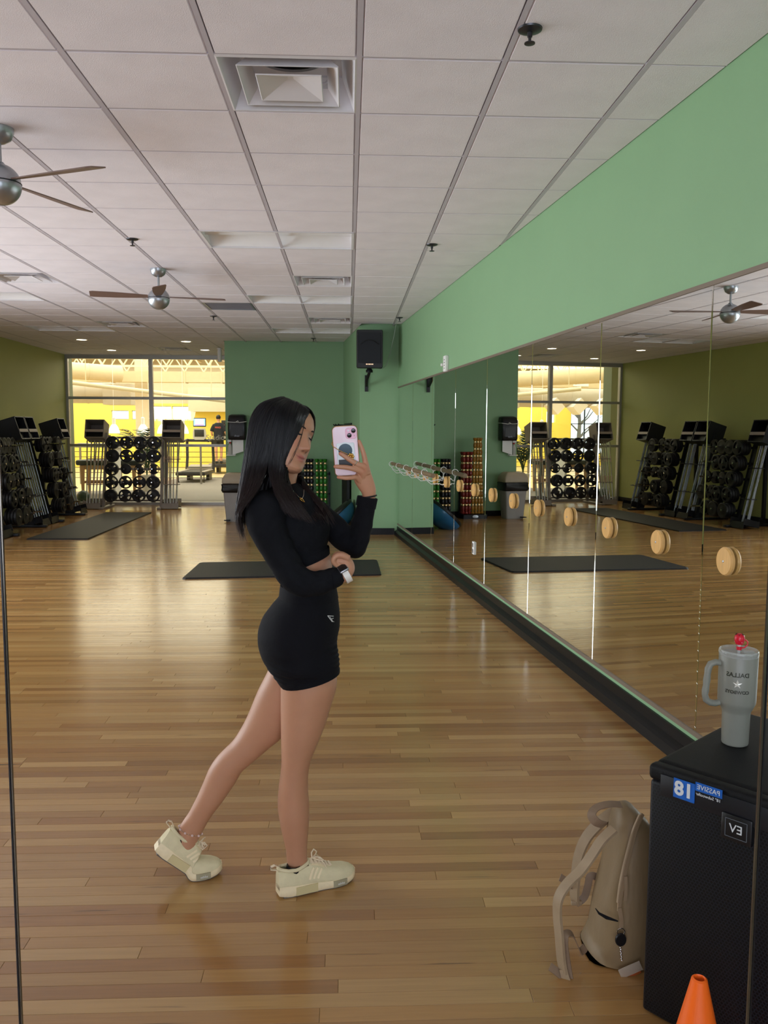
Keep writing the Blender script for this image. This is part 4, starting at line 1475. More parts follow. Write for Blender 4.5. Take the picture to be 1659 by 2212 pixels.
# ---- wall speaker on the pier
spk = thing('wall_speaker', 'black loudspeaker on a swivel bracket high on the pier', 'speaker', (.295, 12.1, 2.44))
cab = []
for y_, w_, z0, z1 in ((-.15, .36, .01, .53), (-.13, .375, 0, .54), (.05, .36, .01, .53), (.14, .26, .05, .48)):
    cab.append([Vector((sx * w_ / 2, y_, z_)) for sx, z_ in ((-1, z0 + .02), (-.94, z0), (.94, z0), (1, z0 + .02), (1, z1 - .02), (.94, z1), (-.94, z1), (-1, z1 - .02))])
obj('cabinet', MB().loft(cab), 'black_plastic', spk, angle=30)
mat('grille_mesh', rgb(26, 28, 34), 0.5, 0.3, noise=0.2, nscale=250)
obj('front_grille', MB().loft([[Vector((sx * w_, y_, z_)) for sx, z_ in ((-1, .07), (1, .07), (1, .5), (-1, .5))] for y_, w_ in ((-.149, .165), (-.158, .16))]), 'grille_mesh', spk, smooth=False)
obj('horn_ridge', MB().tube([(-.13, -.16, .335), (-.06, -.166, .385), (0, -.168, .395), (.06, -.166, .385), (.13, -.16, .335)], .006, 6), 'black_plastic', spk)
mat('led_warm', rgb(255, 210, 170), 0.4, emit=(1, .6, .4, 1), estr=1.0)
for k in range(5):
    obj('indicator', MB().box((-.045 + .022 * k, -.161, .055), (.013, .006, .014)), 'led_warm', spk, smooth=False)
obj('bracket_arm', MB().tube([(0, 0, .0), (.0, .02, -.05), (-.03, .1, -.14), (-.035, .26, -.22)], .022, 8), 'black_metal', spk)
obj('bracket_plate', MB().box((-.035, .288, -.19), (.05, .02, .24)), 'black_metal', spk, smooth=False)
obj('swivel', MB().lathe([(.05, -.05), (.05, -.02), (.03, .005)], n=16), 'black_metal', spk)
mat('cable_grey', rgb(150, 160, 150), 0.5, noise=0.05)
obj('cable', MB().tube([(.12, .05, .02), (.17, .08, .0), (.24, .06, .05), (.30, .02, .22), (.345, -.1, .45), (.37, -.4, .645)], .004, 6), 'cable_grey', spk)

# ---- white box above the mirror, socket on the mirror
M_w = frame((0, 0, 0), -WT, Vector((0, 0, 1)), -WN)


def on_wall(mb, y, z, off=0.0):
    return mb.xf(Matrix.Translation(wall_pt(y, z, off)) @ M_w)


bx_ = thing('wall_control', 'white control box above the far mirror panels', 'control box', tuple(wall_pt(9.04, 2.2, .0)))
obj('case', on_wall(MB().bbox((0, 0, .02), (.11, .17, .04), .008), 9.04, 2.275), 'white_plastic', bx_, world=True)
obj('knob', on_wall(MB().lathe([(.018, .0), (.018, .05), (.01, .055)], n=14), 9.14, 2.27), 'white_plastic', bx_, world=True)
for k in range(4):
    obj('slot', on_wall(MB().box((0.015, -.05 + .03 * k, .041), (.02, .012, .003)), 9.04, 2.275), 'black_plastic', bx_, world=True, smooth=False)
so = thing('wall_socket', 'white double socket set in the mirror near the floor', 'socket', tuple(wall_pt(7.75, .39, .008)))
obj('cover_plate', on_wall(MB().bbox((0, 0, .0055), (.075, .12, .009), .003), 7.75, .45, .009), 'white_plastic', so, world=True)
for s in (-1, 1):
    obj('outlet', on_wall(MB().box((0, s * .028, .011), (.034, .036, .004)), 7.75, .45, .009), 'grey_metal', so, world=True, smooth=False)

# ---- round wooden mounts on the mirror and the barre
mat('pine', rgb(212, 166, 100), 0.45, noise=0.12, nscale=5, stretch=(1, 12, 1))
mat('bar_wood', rgb(122, 100, 74), 0.5, noise=0.15, nscale=4, stretch=(14, 1, 14))
mat('wire_white', rgb(225, 225, 222), 0.3, .3, noise=0.03)
DISC = MB().lathe([(.052, 0), (.06, .005), (.061, .017), (.056, .024), (.02, .025)], n=32)
ordn = ['nearest', 'second nearest', 'third nearest', 'fourth nearest', 'fifth nearest', 'sixth nearest', 'seventh nearest', 'eighth nearest', 'ninth nearest']
for k in range(9):
    y = 3.424 + .6165 * k
    t_ = thing('wooden_mount', '%s round wooden barre mount on the wall mirror' % ordn[k], 'mount', tuple(wall_pt(y, .94, .009)), 0, 'bare wooden mounts')
    d_ = MB(); d_.v = list(DISC.v); d_.f = list(DISC.f); d_.c = list(DISC.c)
    obj('disc', on_wall(d_, y, 1.0, .0085), 'pine', t_, world=True)
    obj('centre_screw', on_wall(MB().lathe([(.006, .024), (.005, .027), (.001, .028)], n=10), y, 1.0, .0085), 'brushed_silver', t_, world=True)
br = thing('ballet_barre', 'short wooden barre held by white wire brackets at the far mirror panels', 'barre', tuple(wall_pt(9.2, .94, .18)))
OB, ZB = .185, 1.085
obj('rail', MB().tube([wall_pt(8.86, ZB - .01, OB), wall_pt(11.75, ZB + .01, OB)], .0245, 14), 'bar_wood', br, world=True)
for k in range(5):
    y = 8.97 + .6165 * k
    yr = y + .37
    d_ = MB(); d_.v = list(DISC.v); d_.f = list(DISC.f); d_.c = list(DISC.c)
    dk_ = obj('disc', on_wall(d_, y, 1.0, .0085), 'pine', br, world=True)
    ring = [wall_pt(yr, ZB, OB) + WN * (.036 * math.cos(a)) + Vector((0, 0, .036 * math.sin(a))) + WT * .012 * math.sin(a) for a in [2 * PI * q / 16 for q in range(16)]]
    obj('wire_ring', MB().tube(ring, .0042, 6, closed=True), 'wire_white', br, world=True)
    for s, dz in ((1, .035), (-1, -.03)):
        p0_ = wall_pt(yr + .005, ZB - .035, OB + s * .008)
        pts = [p0_, wall_pt(yr - .03, ZB - .07 + dz * .2, OB - .01), wall_pt(yr - .14, ZB - .105 + dz * .5, OB * .75), wall_pt(yr - .28, 1.0 + dz * .7, OB * .4), wall_pt(y + .02, 1.0 + dz, .06), wall_pt(y, 1.0 + dz, .02)]
        obj('wire_arm', MB().tube(pts, .0042, 6), 'wire_white', br, world=True)

# ---- ceiling fans
mat('fan_blade', rgb(120, 96, 86), 0.5, noise=0.08)
FAN_LAB = ['silver ball ceiling fan with four brown blades, wholly in view', 'silver ball ceiling fan cut by the left picture edge']
f0 = None


def blade(ang):
    mb = MB()
    pr = []
    for t, w_ in ((0, .03), (.12, .045), (.3, .06), (.5, .064), (.53, .055)):
        pr.append((t, w_))
    rings = []
    tw = Matrix.Rotation(R(14), 3, 'X')
    for t, w_ in pr:
        rings.append([tw @ Vector((0, y_, z_)) + Vector((.1 + t, 0, 0)) for y_, z_ in ((-w_, -.003), (w_, -.003), (w_, .003), (-w_, .003))])
    mb.loft(rings)
    return mb.xf(Matrix.Rotation(ang, 4, 'Z'))


for k, (x, y, a0) in enumerate(((-1.827, 8.24, 13), (-1.80, 4.52, 66))):
    t_ = thing('ceiling_fan', FAN_LAB[k], 'fan', (x, y, CEIL - .004), 0, 'ceiling fans')
    obj('canopy', MB().lathe([(.075, 0), (.074, -.02), (.06, -.055), (.03, -.075), (.014, -.078)], n=28), 'brushed_silver', t_)
    obj('down_rod', MB().lathe([(.011, -.07), (.011, -.2)], n=12), 'brushed_silver', t_)
    zc = -.282
    rb = .103
    ball = [(rb * math.cos(R(a)), zc + rb * math.sin(R(a))) for a in range(-88, 89, 8)]
    ball = [(r_ - (.004 if abs(z_ - (zc + .012)) < .012 else 0), z_) for r_, z_ in ball]
    obj('motor_ball', MB().lathe(ball, n=40), 'brushed_silver', t_)
    obj('groove_ring', MB().lathe([(.1035, zc + .004), (.1035, zc + .009), (.1, zc + .009), (.1, zc + .004)], n=40), 'black_metal', t_)
    obj('rod_collar', MB().lathe([(.018, -.17), (.03, -.185), (.045, -.193)], n=20), 'brushed_silver', t_)
    for q in range(4):
        bl_ = blade(R(a0 + 90 * q))
        bl_.xf(Matrix.Translation((0, 0, zc + .02)))
        obj('blade', bl_, 'fan_blade', t_, smooth=False)

# ---- small white fixture hanging by the far wall edge
cy = thing('ceiling_sensor', 'small white hanging cylinder by the edge of the far wall', 'sensor', (-2.42, 15.9, CEIL - .005))
obj('mount', MB().lathe([(.05, 0), (.05, -.02), (.02, -.025)], n=16), 'white_enamel', cy)
obj('cylinder', MB().lathe([(.035, -.02), (.04, -.03), (.04, -.24), (.034, -.25)], n=18), 'white_enamel', cy)
# ================================================================== things in the near right corner
# ---- subwoofer
S0 = Vector((.782, 2.062, 0))
E1 = Vector((.65, -.76, 0)).normalized()      # along the front, to the right
E2 = Vector((.76, .65, 0)).normalized()       # into the depth
SW, SD_, SH = .56, .575, .69
SM = frame(S0, E1, E2, Vector((0, 0, 1)))
sw = thing('subwoofer', 'big black subwoofer box with perforated front in the right corner', 'subwoofer', tuple(S0))
mat('sub_black', rgb(11, 12, 14), 0.55, spec=0.25, noise=0.1, nscale=90, bump=0.12, bscale=420)


def hex_mesh():
    m = bpy.data.materials.new('perforated_steel')
    m.use_nodes = True
    N, L = m.node_tree.nodes, m.node_tree.links
    b = N['Principled BSDF']
    b.inputs['Roughness'].default_value = .45
    b.inputs['Metallic'].default_value = .15
    b.inputs['Specular IOR Level'].default_value = .3
    tc = N.new('ShaderNodeTexCoord')
    sp = N.new('ShaderNodeSeparateXYZ')
    L.new(tc.outputs['Object'], sp.inputs[0])
    s = 0.0088

    def math_(op, a, b_=None):
        n = N.new('ShaderNodeMath'); n.operation = op
        for i, q in enumerate((a, b_)):
            if q is None: continue
            if isinstance(q, (int, float)): n.inputs[i].default_value = q
            else: L.new(q, n.inputs[i])
        return n.outputs[0]
    # distance to the nearest of two interleaved grids of round holes
    def grid(ox, oz):
        px = math_('SUBTRACT', math_('FRACT', math_('ADD', math_('DIVIDE', sp.outputs[0], s), ox)), .5)
        pz = math_('SUBTRACT', math_('FRACT', math_('ADD', math_('DIVIDE', sp.outputs[2], s * 1.732), oz)), .5)
        pz = math_('MULTIPLY', pz, 1.732)
        return math_('ADD', math_('MULTIPLY', px, px), math_('MULTIPLY', pz, pz))
    d = math_('MINIMUM', grid(0, 0), grid(.5, .5))
    f = math_('LESS_THAN', d, .15)
    mx = N.new('ShaderNodeMix'); mx.data_type = 'RGBA'
    L.new(f, mx.inputs[0])
    mx.inputs[6].default_value = rgb(26, 28, 34)
    mx.inputs[7].default_value = rgb(9, 9, 11)
    L.new(mx.outputs[2], b.inputs['Base Color'])
    bp_ = N.new('ShaderNodeBump'); bp_.inputs['Strength'].default_value = .5; bp_.inputs['Distance'].default_value = .002; bp_.invert = True
    L.new(f, bp_.inputs['Height']); L.new(bp_.outputs[0], b.inputs['Normal'])
    MATS['perforated_steel'] = m


hex_mesh()
cb_ = obj('cabinet', MB().bbox((SW / 2, SD_ / 2 + .01, SH / 2), (SW, SD_ - .02, SH), .022, seg=4).xf(Matrix.Identity(4)), 'sub_black', sw)
sw.matrix_world = SM
obj('grille', MB().bbox((SW / 2, .006, SH / 2 - .02), (SW - .012, .02, SH - .05), .01, seg=3), 'perforated_steel', sw)
obj('top_lip', MB().bbox((SW / 2, .012, SH - .024), (SW - .004, .04, .042), .012, seg=3), 'sub_black', sw)
for sx in (.05, SW - .05):
    for sy in (.06, SD_ - .06):
        pass


def front_pt(u, v, off=.0):
    """photo point on the plane of the front (off = distance before it), in the box's own frame"""
    d = _F + _X * ((u - 829.5) / FPX) + _U * ((1106 - v) / FPX)
    p0 = S0 - E2 * off
    t = (p0 - Vector((0, 0, CAM_H))).dot(E2) / d.dot(E2)
    p = Vector((0, 0, CAM_H)) + d * t - S0
    return Vector((p.dot(E1), p.dot(E2), p.z))


mat('sticker_navy', rgb(18, 21, 27), 0.4, noise=0.1)
mat('sticker_blue', rgb(24, 88, 170), 0.4, noise=0.15, nscale=60)
mat('print_white', rgb(196, 200, 202), 0.5, noise=0.02)
mat('print_grey', rgb(92, 98, 104), 0.5, noise=0.05)
c18 = front_pt(1478, 1707, .012)
cps = front_pt(1526, 1712, .012)
ceb = front_pt(1589, 1793, .02)
FM = lambda c, y_: frame((c.x, y_, c.z), (1, 0, 0), (0, 0, 1), (0, -1, 0))
ym = -.0125
stk = obj('sticker', MB().bbox((c18.x + .085, -.0105, c18.z - .006), (.30, .003, .056), .001), 'sticker_navy', sw)
obj('blue_patch', MB().box((c18.x, ym - .0005, c18.z), (.056, .001, .050)), 'sticker_blue', stk, smooth=False)
obj('lettering', text_mesh('18', .050, True, .0006, bold=.0016).xf(FM(c18, ym - .002)), 'print_white', stk, smooth=False)
obj('blue_patch', MB().box((cps.x + .006, ym - .0005, cps.z + .008), (.068, .001, .022)), 'sticker_blue', stk, smooth=False)
obj('lettering', text_mesh('PASSIVE', .017, True, .0006).xf(FM(cps + Vector((.006, 0, .008)), ym - .002)), 'print_white', stk, smooth=False)
obj('lettering', text_mesh('18" Subwoofer', .0105, True, .0006).xf(FM(cps + Vector((.006, 0, -.010)), ym - .002)), 'print_white', stk, smooth=False)
ev = obj('badge', MB().bbox((ceb.x, -.008, ceb.z), (.076, .02, .066), .005), 'black_plastic', sw)
fr_ = MB()
for a in (0, 1):
    fr_.box((ceb.x, -.0185, ceb.z + (a - .5) * .044), (.052, .001, .0012)).box((ceb.x + (a - .5) * .052, -.0185, ceb.z), (.0012, .001, .044))
obj('badge_frame', fr_, 'print_grey', ev, smooth=False)
obj('lettering', text_mesh('EV', .030, True, .0006).xf(FM(ceb, -.0192)), 'print_white', ev, smooth=False)
for sx in (.06, SW - .06):
    for sy in (.07, SD_ - .07):
        obj('foot', MB().lathe([(.022, -.0), (.02, .006)], (sx, sy, 0), 12), 'black_rubber', sw)

# ---- tumbler with lid, handle, straw and strawberry topper
TB = ground(1587, 1606, SH)
tb_ = thing('tumbler', 'grey handled tumbler with clear lid and strawberry straw topper on the subwoofer', 'tumbler', (TB.x, TB.y, SH))
mat('tumbler_grey', rgb(130, 131, 121), 0.42, noise=0.03)
mat('clear_plastic', rgb(200, 205, 200), 0.08, trans=0.0, alpha=0.38, spec=0.8)
mat('straw_clear', rgb(226, 228, 226), 0.12, alpha=0.55, spec=0.8)
mat('berry_red', rgb(205, 24, 48), 0.3, noise=0.06)
mat('leaf_dark', rgb(28, 52, 30), 0.5, noise=0.1)
obj('cup', MB().lathe([(.030, 0), (.0335, .002), (.035, .006), (.0365, .09), (.0375, .095), (.044, .108), (.0485, .118), (.0495, .125), (.0505, .25), (.049, .253), (.046, .25)], n=48), 'tumbler_grey', tb_)
lid = obj('lid', MB().lathe([(.0505, .249), (.0515, .254), (.0515, .262), (.0495, .265), (.047, .259), (.012, .256)], n=48), 'clear_plastic', tb_)
obj('lid_tab', MB().box((.022, -.01, .260), (.03, .012, .005)), 'clear_plastic', lid, smooth=False)
hd = MB()
hp = []
for q, (x_, z_) in enumerate([(-.044, .226), (-.062, .229), (-.076, .224), (-.082, .21), (-.0835, .195), (-.0845, .18), (-.0855, .165), (-.087, .15), (-.088, .138), (-.084, .124), (-.073, .116), (-.058, .114), (-.044, .118)]):
    hp.append((x_, 0, z_))
hd.tube(hp, [.0085, .0085, .009, .0095, .0085, .0098, .0085, .0098, .0085, .0095, .009, .0085, .0085], 10, up=(0, 1, 0))
HM = Matrix.Rotation(R(-2), 4, 'Z')
obj('handle', hd.xf(HM), 'tumbler_grey', tb_)
obj('straw', MB().lathe([(.0045, .20), (.0045, .285), (.0035, .285), (.0035, .2)], n=10), 'straw_clear', tb_)
bt = obj('straw_topper', MB().lathe([(.003, .277), (.009, .279), (.0125, .287), (.0135, .296), (.012, .303), (.007, .308), (.002, .309)], n=20), 'berry_red', tb_)
sd = MB()
for k in range(14):
    a = k * 2.4
    z_ = .283 + .0015 * k
    r_ = .0118 + .001 * math.sin(k)
    sd.sphere((r_ * math.cos(a), r_ * math.sin(a), z_), .0011, 6, 4)
obj('seeds', sd, 'print_white', bt)['kind'] = 'stuff'
lf = MB()
for k in range(6):
    a = 2 * PI * k / 6
    lf.add([(0, 0, .3085), (.008 * math.cos(a - .35), .008 * math.sin(a - .35), .3085), (.014 * math.cos(a), .014 * math.sin(a), .3045), (.008 * math.cos(a + .35), .008 * math.sin(a + .35), .3085)], [(0, 1, 2, 3)])
obj('leaf_crown', lf, 'leaf_dark', bt, smooth=False)
obj('loop', MB().tube([(.006, 0, .268), (.014, -.002, .270), (.021, -.003, .277), (.022, -.003, .286), (.016, -.001, .291), (.011, 0, .290)], .002, 8), 'berry_red', bt)
obj('collar', MB().lathe([(.0045, .263), (.0072, .264), (.0072, .272), (.0045, .273)], n=14), 'berry_red', bt)


def wrap_text(body, size, zc, ang0, rad, step):
    """mirrored lettering bent round the cup"""
    tmx = text_mesh(body, size, True, .0004, bold=.0004)
    out = MB()
    vs = []
    for x, y, z in tmx.v:
        a = ang0 + x / rad
        vs.append(((rad + .0004 + z) * math.sin(a), -(rad + .0004 + z) * math.cos(a), zc + y))
    out.add(vs, tmx.f)
    return out


mat('print_silver', rgb(196, 196, 184), 0.25, .6, noise=0.05)
mat('print_dull', rgb(72, 74, 66), 0.3, .4, noise=0.05)
view_a = math.atan2(-TB.x, -(-TB.y)) if False else 0
A_T = -R(26)
obj('lettering', wrap_text('DALLAS', .017, .205, A_T, .0502, 1), 'print_dull', tb_, smooth=False)
obj('lettering', wrap_text('COWBOYS', .0125, .158, A_T, .0500, 1), 'print_dull', tb_, smooth=False)
star = MB()
for k in range(5):
    pass
pts = []
for k in range(10):
    r_ = .0125 if k % 2 == 0 else .0052
    a = R(90) + k * R(36)
    pts.append((r_ * math.cos(a), r_ * math.sin(a)))
vs = []
for x, y in [(0, 0)] + pts:
    a = A_T + x / .0502
    vs.append((.0509 * math.sin(a), -.0509 * math.cos(a), .181 + y))
star.add(vs, [(0, 1 + k, 1 + (k + 1) % 10) for k in range(10)])
obj('star_mark', star, 'print_silver', tb_, smooth=False)

# ---- backpack
YBAG = 2.33
bk_o = ground(1330, 2110)
bk = thing('backpack', 'beige nylon backpack with loose straps leaning beside the subwoofer', 'backpack', (bk_o.x, YBAG, 0))
mat('bag_beige', rgb(126, 105, 74), 0.55, noise=0.10, nscale=6, bump=0.5, bscale=14, stretch=(1.5, 1, .6))
mat('strap_beige', rgb(152, 131, 103), 0.6, noise=0.08, nscale=30)
mat('strap_shade', rgb(126, 104, 82), 0.6, noise=0.08, nscale=30)
st_ = [(1735, 1341, 1356, .02), (1745, 1333, 1372, .05), (1765, 1326, 1392, .07), (1800, 1318, 1412, .085), (1850, 1311, 1424, .095), (1910, 1297, 1430, .105), (1960, 1286, 1432, .11), (2010, 1275, 1434, .115), (2060, 1265, 1432, .115), (2098, 1256, 1425, .11), (2116, 1272, 1412, .095), (2120, 1300, 1395, .06)]
mb = MB()
rings = []
nn = 28
for v, a, b_, d_ in st_:
    L_, Q = at(a, v, YBAG), at(b_, v, YBAG)
    c = (L_ + Q) / 2
    hw = (Q.x - L_.x) / 2
    ring = []
    for k in range(nn):
        an = 2 * PI * k / nn
        ca, sa = math.cos(an), math.sin(an)
        e = .72
        wob = 1 + .03 * math.sin(3 * an + c.z * 40) + .028 * math.sin(5 * an - c.z * 23) + .02 * math.sin(9 * an + c.z * 65) * (c.z > .12)
        ring.append(Vector((c.x + hw * math.copysign(abs(ca) ** e, ca) * wob, YBAG + d_ * math.copysign(abs(sa) ** e, sa) * wob, max(c.z, .004))))
    rings.append(ring)
mb.loft(rings)
obj('main_bag', mb, 'bag_beige', bk, world=True, angle=80)


def ribbon(path, w, material, name, dy=0.0, up=None, t=.003, parent=bk, rr=None):
    pts = [at(u, v, y) for u, v, y in path]
    # smooth the path
    P = []
    n = len(pts)
    for i in range(n - 1):
        p0, p1, p2, p3 = pts[max(i - 1, 0)], pts[i], pts[i + 1], pts[min(i + 2, n - 1)]
        for k in range(6):
            s = k / 6
            P.append(.5 * ((2 * p1) + (-p0 + p2) * s + (2 * p0 - 5 * p1 + 4 * p2 - p3) * s * s + (-p0 + 3 * p1 - 3 * p2 + p3) * s ** 3))
    P.append(pts[-1])
    return obj(name, MB().tube(P, 1.0 if rr is None else rr, flat=(w, t), up=up or (0, -.6, .3)), material, parent, world=True, angle=60)


ribbon([(1342, 1738, 2.30), (1315, 1737, 2.30), (1288, 1745, 2.30), (1278, 1760, 2.29), (1288, 1776, 2.28), (1304, 1782, 2.29)], .028, 'strap_shade', 'grab_handle', up=(0, -.2, 1))
sb1 = ribbon([(1330, 1752, 2.40), (1300, 1773, 2.40), (1268, 1808, 2.41), (1250, 1850, 2.42), (1243, 1900, 2.42), (1241, 1935, 2.42), (1244, 1952, 2.42)], .034, 'strap_beige', 'shoulder_strap', t=.009, up=(-1, -.5, .3))
ribbon([(1244, 1952, 2.42), (1262, 1938, 2.42), (1270, 1912, 2.42), (1275, 1893, 2.42), (1290, 1895, 2.42), (1296, 1910, 2.42)], .022, 'strap_shade', 'webbing', up=(-.4, -1, .2))
ribbon([(1240, 1915, 2.43), (1225, 1905, 2.43), (1210, 1895, 2.43)], .022, 'strap_shade', 'webbing_tail', up=(.3, -1, .6))
obj('buckle', MB().bbox(at(1245, 1950, 2.415), (.034, .012, .014), .003), 'strap_beige', bk, world=True)
ribbon([(1326, 1790, 2.26), (1300, 1815, 2.25), (1280, 1845, 2.24), (1255, 1880, 2.23), (1225, 1910, 2.22), (1207, 1940, 2.21), (1204, 1975, 2.21), (1208, 2020, 2.20), (1212, 2070, 2.20), (1217, 2100, 2.20)], .03, 'strap_beige', 'shoulder_strap', t=.009, up=(-.9, -.4, .4))
ribbon([(1217, 2095, 2.195), (1224, 2120, 2.19), (1234, 2148, 2.185)], .024, 'strap_beige', 'webbing', up=(-.6, -1, .2))
ribbon([(1236, 2145, 2.19), (1226, 2090, 2.20), (1219, 2040, 2.21), (1222, 2018, 2.22), (1236, 2018, 2.23), (1246, 2038, 2.24), (1254, 2055, 2.25), (1264, 2046, 2.27)], .022, 'strap_shade', 'webbing', up=(-.6, -1, .1))
ribbon([(1214, 2108, 2.20), (1202, 2098, 2.205), (1188, 2088, 2.21)], .022, 'strap_shade', 'webbing_tail', up=(.3, -1, .8))
ribbon([(1236, 2148, 2.185), (1250, 2125, 2.20), (1258, 2110, 2.21), (1262, 2118, 2.215)], .022, 'strap_shade', 'webbing_tail', up=(-.3, -1, .3))
obj('buckle', MB().bbox(at(1232, 2146, 2.18), (.036, .012, .014), .003), 'strap_beige', bk, world=True)
mat('zip_beige', rgb(140, 118, 90), 0.5, noise=0.08)
ribbon([(1388, 1758, 2.262), (1374, 1790, 2.243), (1363, 1830, 2.232), (1353, 1870, 2.226), (1345, 1910, 2.22), (1339, 1945, 2.216), (1337, 1968, 2.213)], .010, 'zip_beige', 'zip', up=(0, -1, 0), t=.006)
ribbon([(1382, 1760, 2.262), (1368, 1792, 2.243), (1357, 1832, 2.232), (1347, 1872, 2.227), (1339, 1912, 2.221), (1334, 1950, 2.217)], .004, 'strap_beige', 'zip_flap', up=(0, -1, 0), t=.008)
obj('pocket_opening', MB().tube([at(1286, 1962, 2.225), at(1294, 1973, 2.217), at(1310, 1982, 2.214), at(1335, 1990, 2.212)], [.001, .0035, .005, .002], 6), 'hole_black', bk, world=True)
ribbon([(1338, 1962, 2.208), (1342, 1985, 2.206), (1342, 2004, 2.205)], .011, 'zip_beige', 'zip_pull', up=(0, -1, 0), t=.003)
ribbon([(1351, 1893, 2.218), (1352, 1920, 2.214), (1350, 1945, 2.212)], .010, 'zip_beige', 'zip_pull', up=(0, -1, 0), t=.003)
rl_ = thing('badge_reel', 'black oval badge reel with clear card clipped to the backpack', 'badge reel', tuple(at(1341, 2030, 2.2)))
c_ = at(1341, 2030, 2.203)
RX = Matrix.Rotation(R(90), 3, 'X')
obj('reel', MB().lathe([(.006, -.006), (.0145, -.005), (.0165, 0), (.0145, .004)], c_, 24, RX @ Matrix.Diagonal((1, 1.2, 1))), 'black_plastic', rl_, world=True)
obj('clip_ring', MB().tube([c_ + Vector((.011 * math.cos(a), 0, .024 + .010 * math.sin(a))) for a in [2 * PI * k / 16 for k in range(16)]], .0014, 6, closed=True), 'chrome', rl_, world=True)
ch = MB()
for k in range(8):
    ch.sphere(c_ + Vector((.001 * (k % 2) + .0006 * k, 0, -.024 - .0055 * k)), .0024, 8, 6)
obj('bead_chain', ch, 'chrome', rl_, world=True)['kind'] = 'stuff'
mat('card_clear', rgb(205, 190, 170), 0.12, alpha=0.5, noise=0.05)
mat('card_orange', rgb(170, 84, 40), 0.5, noise=0.1)
Mc = Matrix.Rotation(R(-24), 3, 'Y')
obj('card_sleeve', MB().bbox(at(1362, 2095, 2.195), (.066, .002, .03), .001, Mc), 'card_clear', rl_, world=True)
obj('card', MB().bbox(at(1366, 2103, 2.1985), (.05, .0012, .018), .0005, Mc), 'card_orange', rl_, world=True)

# ---- traffic cone
CN = ground(1511, 2112, .30)
cn = thing('traffic_cone', 'small orange plastic cone before the subwoofer', 'cone', (CN.x, CN.y, 0))
mat('cone_orange', rgb(242, 104, 24), 0.42, noise=0.04, sss=0.1)
obj('cone_shell', MB().lathe([(.085, .018), (.078, .03), (.019, .29), (.0175, .297), (.013, .30), (.011, .296), (.07, .03)], n=36, cap=False), 'cone_orange', cn)
obj('base_plate', MB().loft([rect_ring(.22, .22, 0, .03), rect_ring(.22, .22, .014, .03), rect_ring(.2, .2, .02, .03)]), 'cone_orange', cn)
# ================================================================== the woman
mat('skin', rgb(214, 166, 138), 0.48, sss=0.12, attr='tint', noise=0.03, nscale=30)
mat('black_knit', rgb(17, 18, 22), 0.9, noise=0.14, nscale=60, bump=0.12, bscale=90, spec=0.2)
mat('black_stretch', rgb(13, 13, 18), 0.85, noise=0.16, nscale=14, bump=0.10, bscale=60, spec=0.2)


def ring_px(a, n=24, e=1.0):
    """section between two outline points (uL,vL,uR,vR), at distance y, half thickness t in depth"""
    uL, vL, uR, vR, y, t = a[:6]
    L_, Q = at(uL, vL, y), at(uR, vR, y)
    c = (L_ + Q) / 2
    A = (Q - L_) / 2
    B = Vector((0, t, 0))
    out = []
    for k in range(n):
        an = 2 * PI * k / n
        ca, sa = math.cos(an), math.sin(an)
        out.append(c + A * math.copysign(abs(ca) ** e, ca) + B * math.copysign(abs(sa) ** e, sa))
    return out


def smooth_st(st, sub=4):
    """Catmull-Rom refinement of stations"""
    st = [tuple(map(float, s)) for s in st]
    out = []
    n = len(st)
    for i in range(n - 1):
        p0, p1, p2, p3 = st[max(i - 1, 0)], st[i], st[i + 1], st[min(i + 2, n - 1)]
        for k in range(sub):
            s = k / sub
            out.append(tuple(.5 * (2 * b + (-a + c) * s + (2 * a - 5 * b + 4 * c - d) * s * s + (-a + 3 * b - 3 * c + d) * s ** 3) for a, b, c, d in zip(p0, p1, p2, p3)))
    out.append(st[-1])
    return out


def limb(mb, st, n=56, sub=6, e=1.0):
    n = max(n, 56)
    return mb.loft([ring_px(s, n, e) for s in smooth_st(st, sub)])


# ------------------------------------------------------------------ head in its own frame (x forward, y to her far side, z up)
HC = at(614.5, 941.5, 2.64)
yaw, pit, rol = R(53), R(3.5), R(17)
hf = Vector((math.sin(yaw), -math.cos(yaw), 0))
hs = Vector((math.cos(yaw), math.sin(yaw), 0))          # towards the far side
hu = Vector((0, 0, 1))
hf2 = hf * math.cos(pit) - hu * math.sin(pit)
hu2 = hu * math.cos(pit) + hf * math.sin(pit)
hs3 = hs * math.cos(rol) - hu2 * math.sin(rol)
hu3 = hu2 * math.cos(rol) + hs * math.sin(rol)
HM_ = frame(HC, hf2, hs3, hu3)
HTAB = [(.106, .018, -.030, .022), (.099, .045, -.058, .043), (.086, .066, -.080, .060), (.068, .080, -.093, .071), (.045, .0885, -.099, .0755), (.025, .0905, -.100, .0765), (.008, .0865, -.099, .0765),
        (-.01, .0875, -.096, .0755), (-.03, .089, -.089, .0725), (-.05, .0895, -.077, .068), (-.068, .0895, -.060, .062), (-.085, .0905, -.038, .054), (-.1, .0885, -.012, .044), (-.109, .081, .012, .034), (-.114, .066, .028, .02)]


def head_prof(z):
    T_ = HTAB
    if z >= T_[0][0]: return T_[0][1:]
    if z <= T_[-1][0]: return T_[-1][1:]
    for a, b in zip(T_[:-1], T_[1:]):
        if a[0] >= z >= b[0]:
            s = (a[0] - z) / (a[0] - b[0])
            s = s
            return tuple(p + (q - p) * s for p, q in zip(a[1:], b[1:]))


def g_(x, s): return math.exp(-(x / s) ** 2)


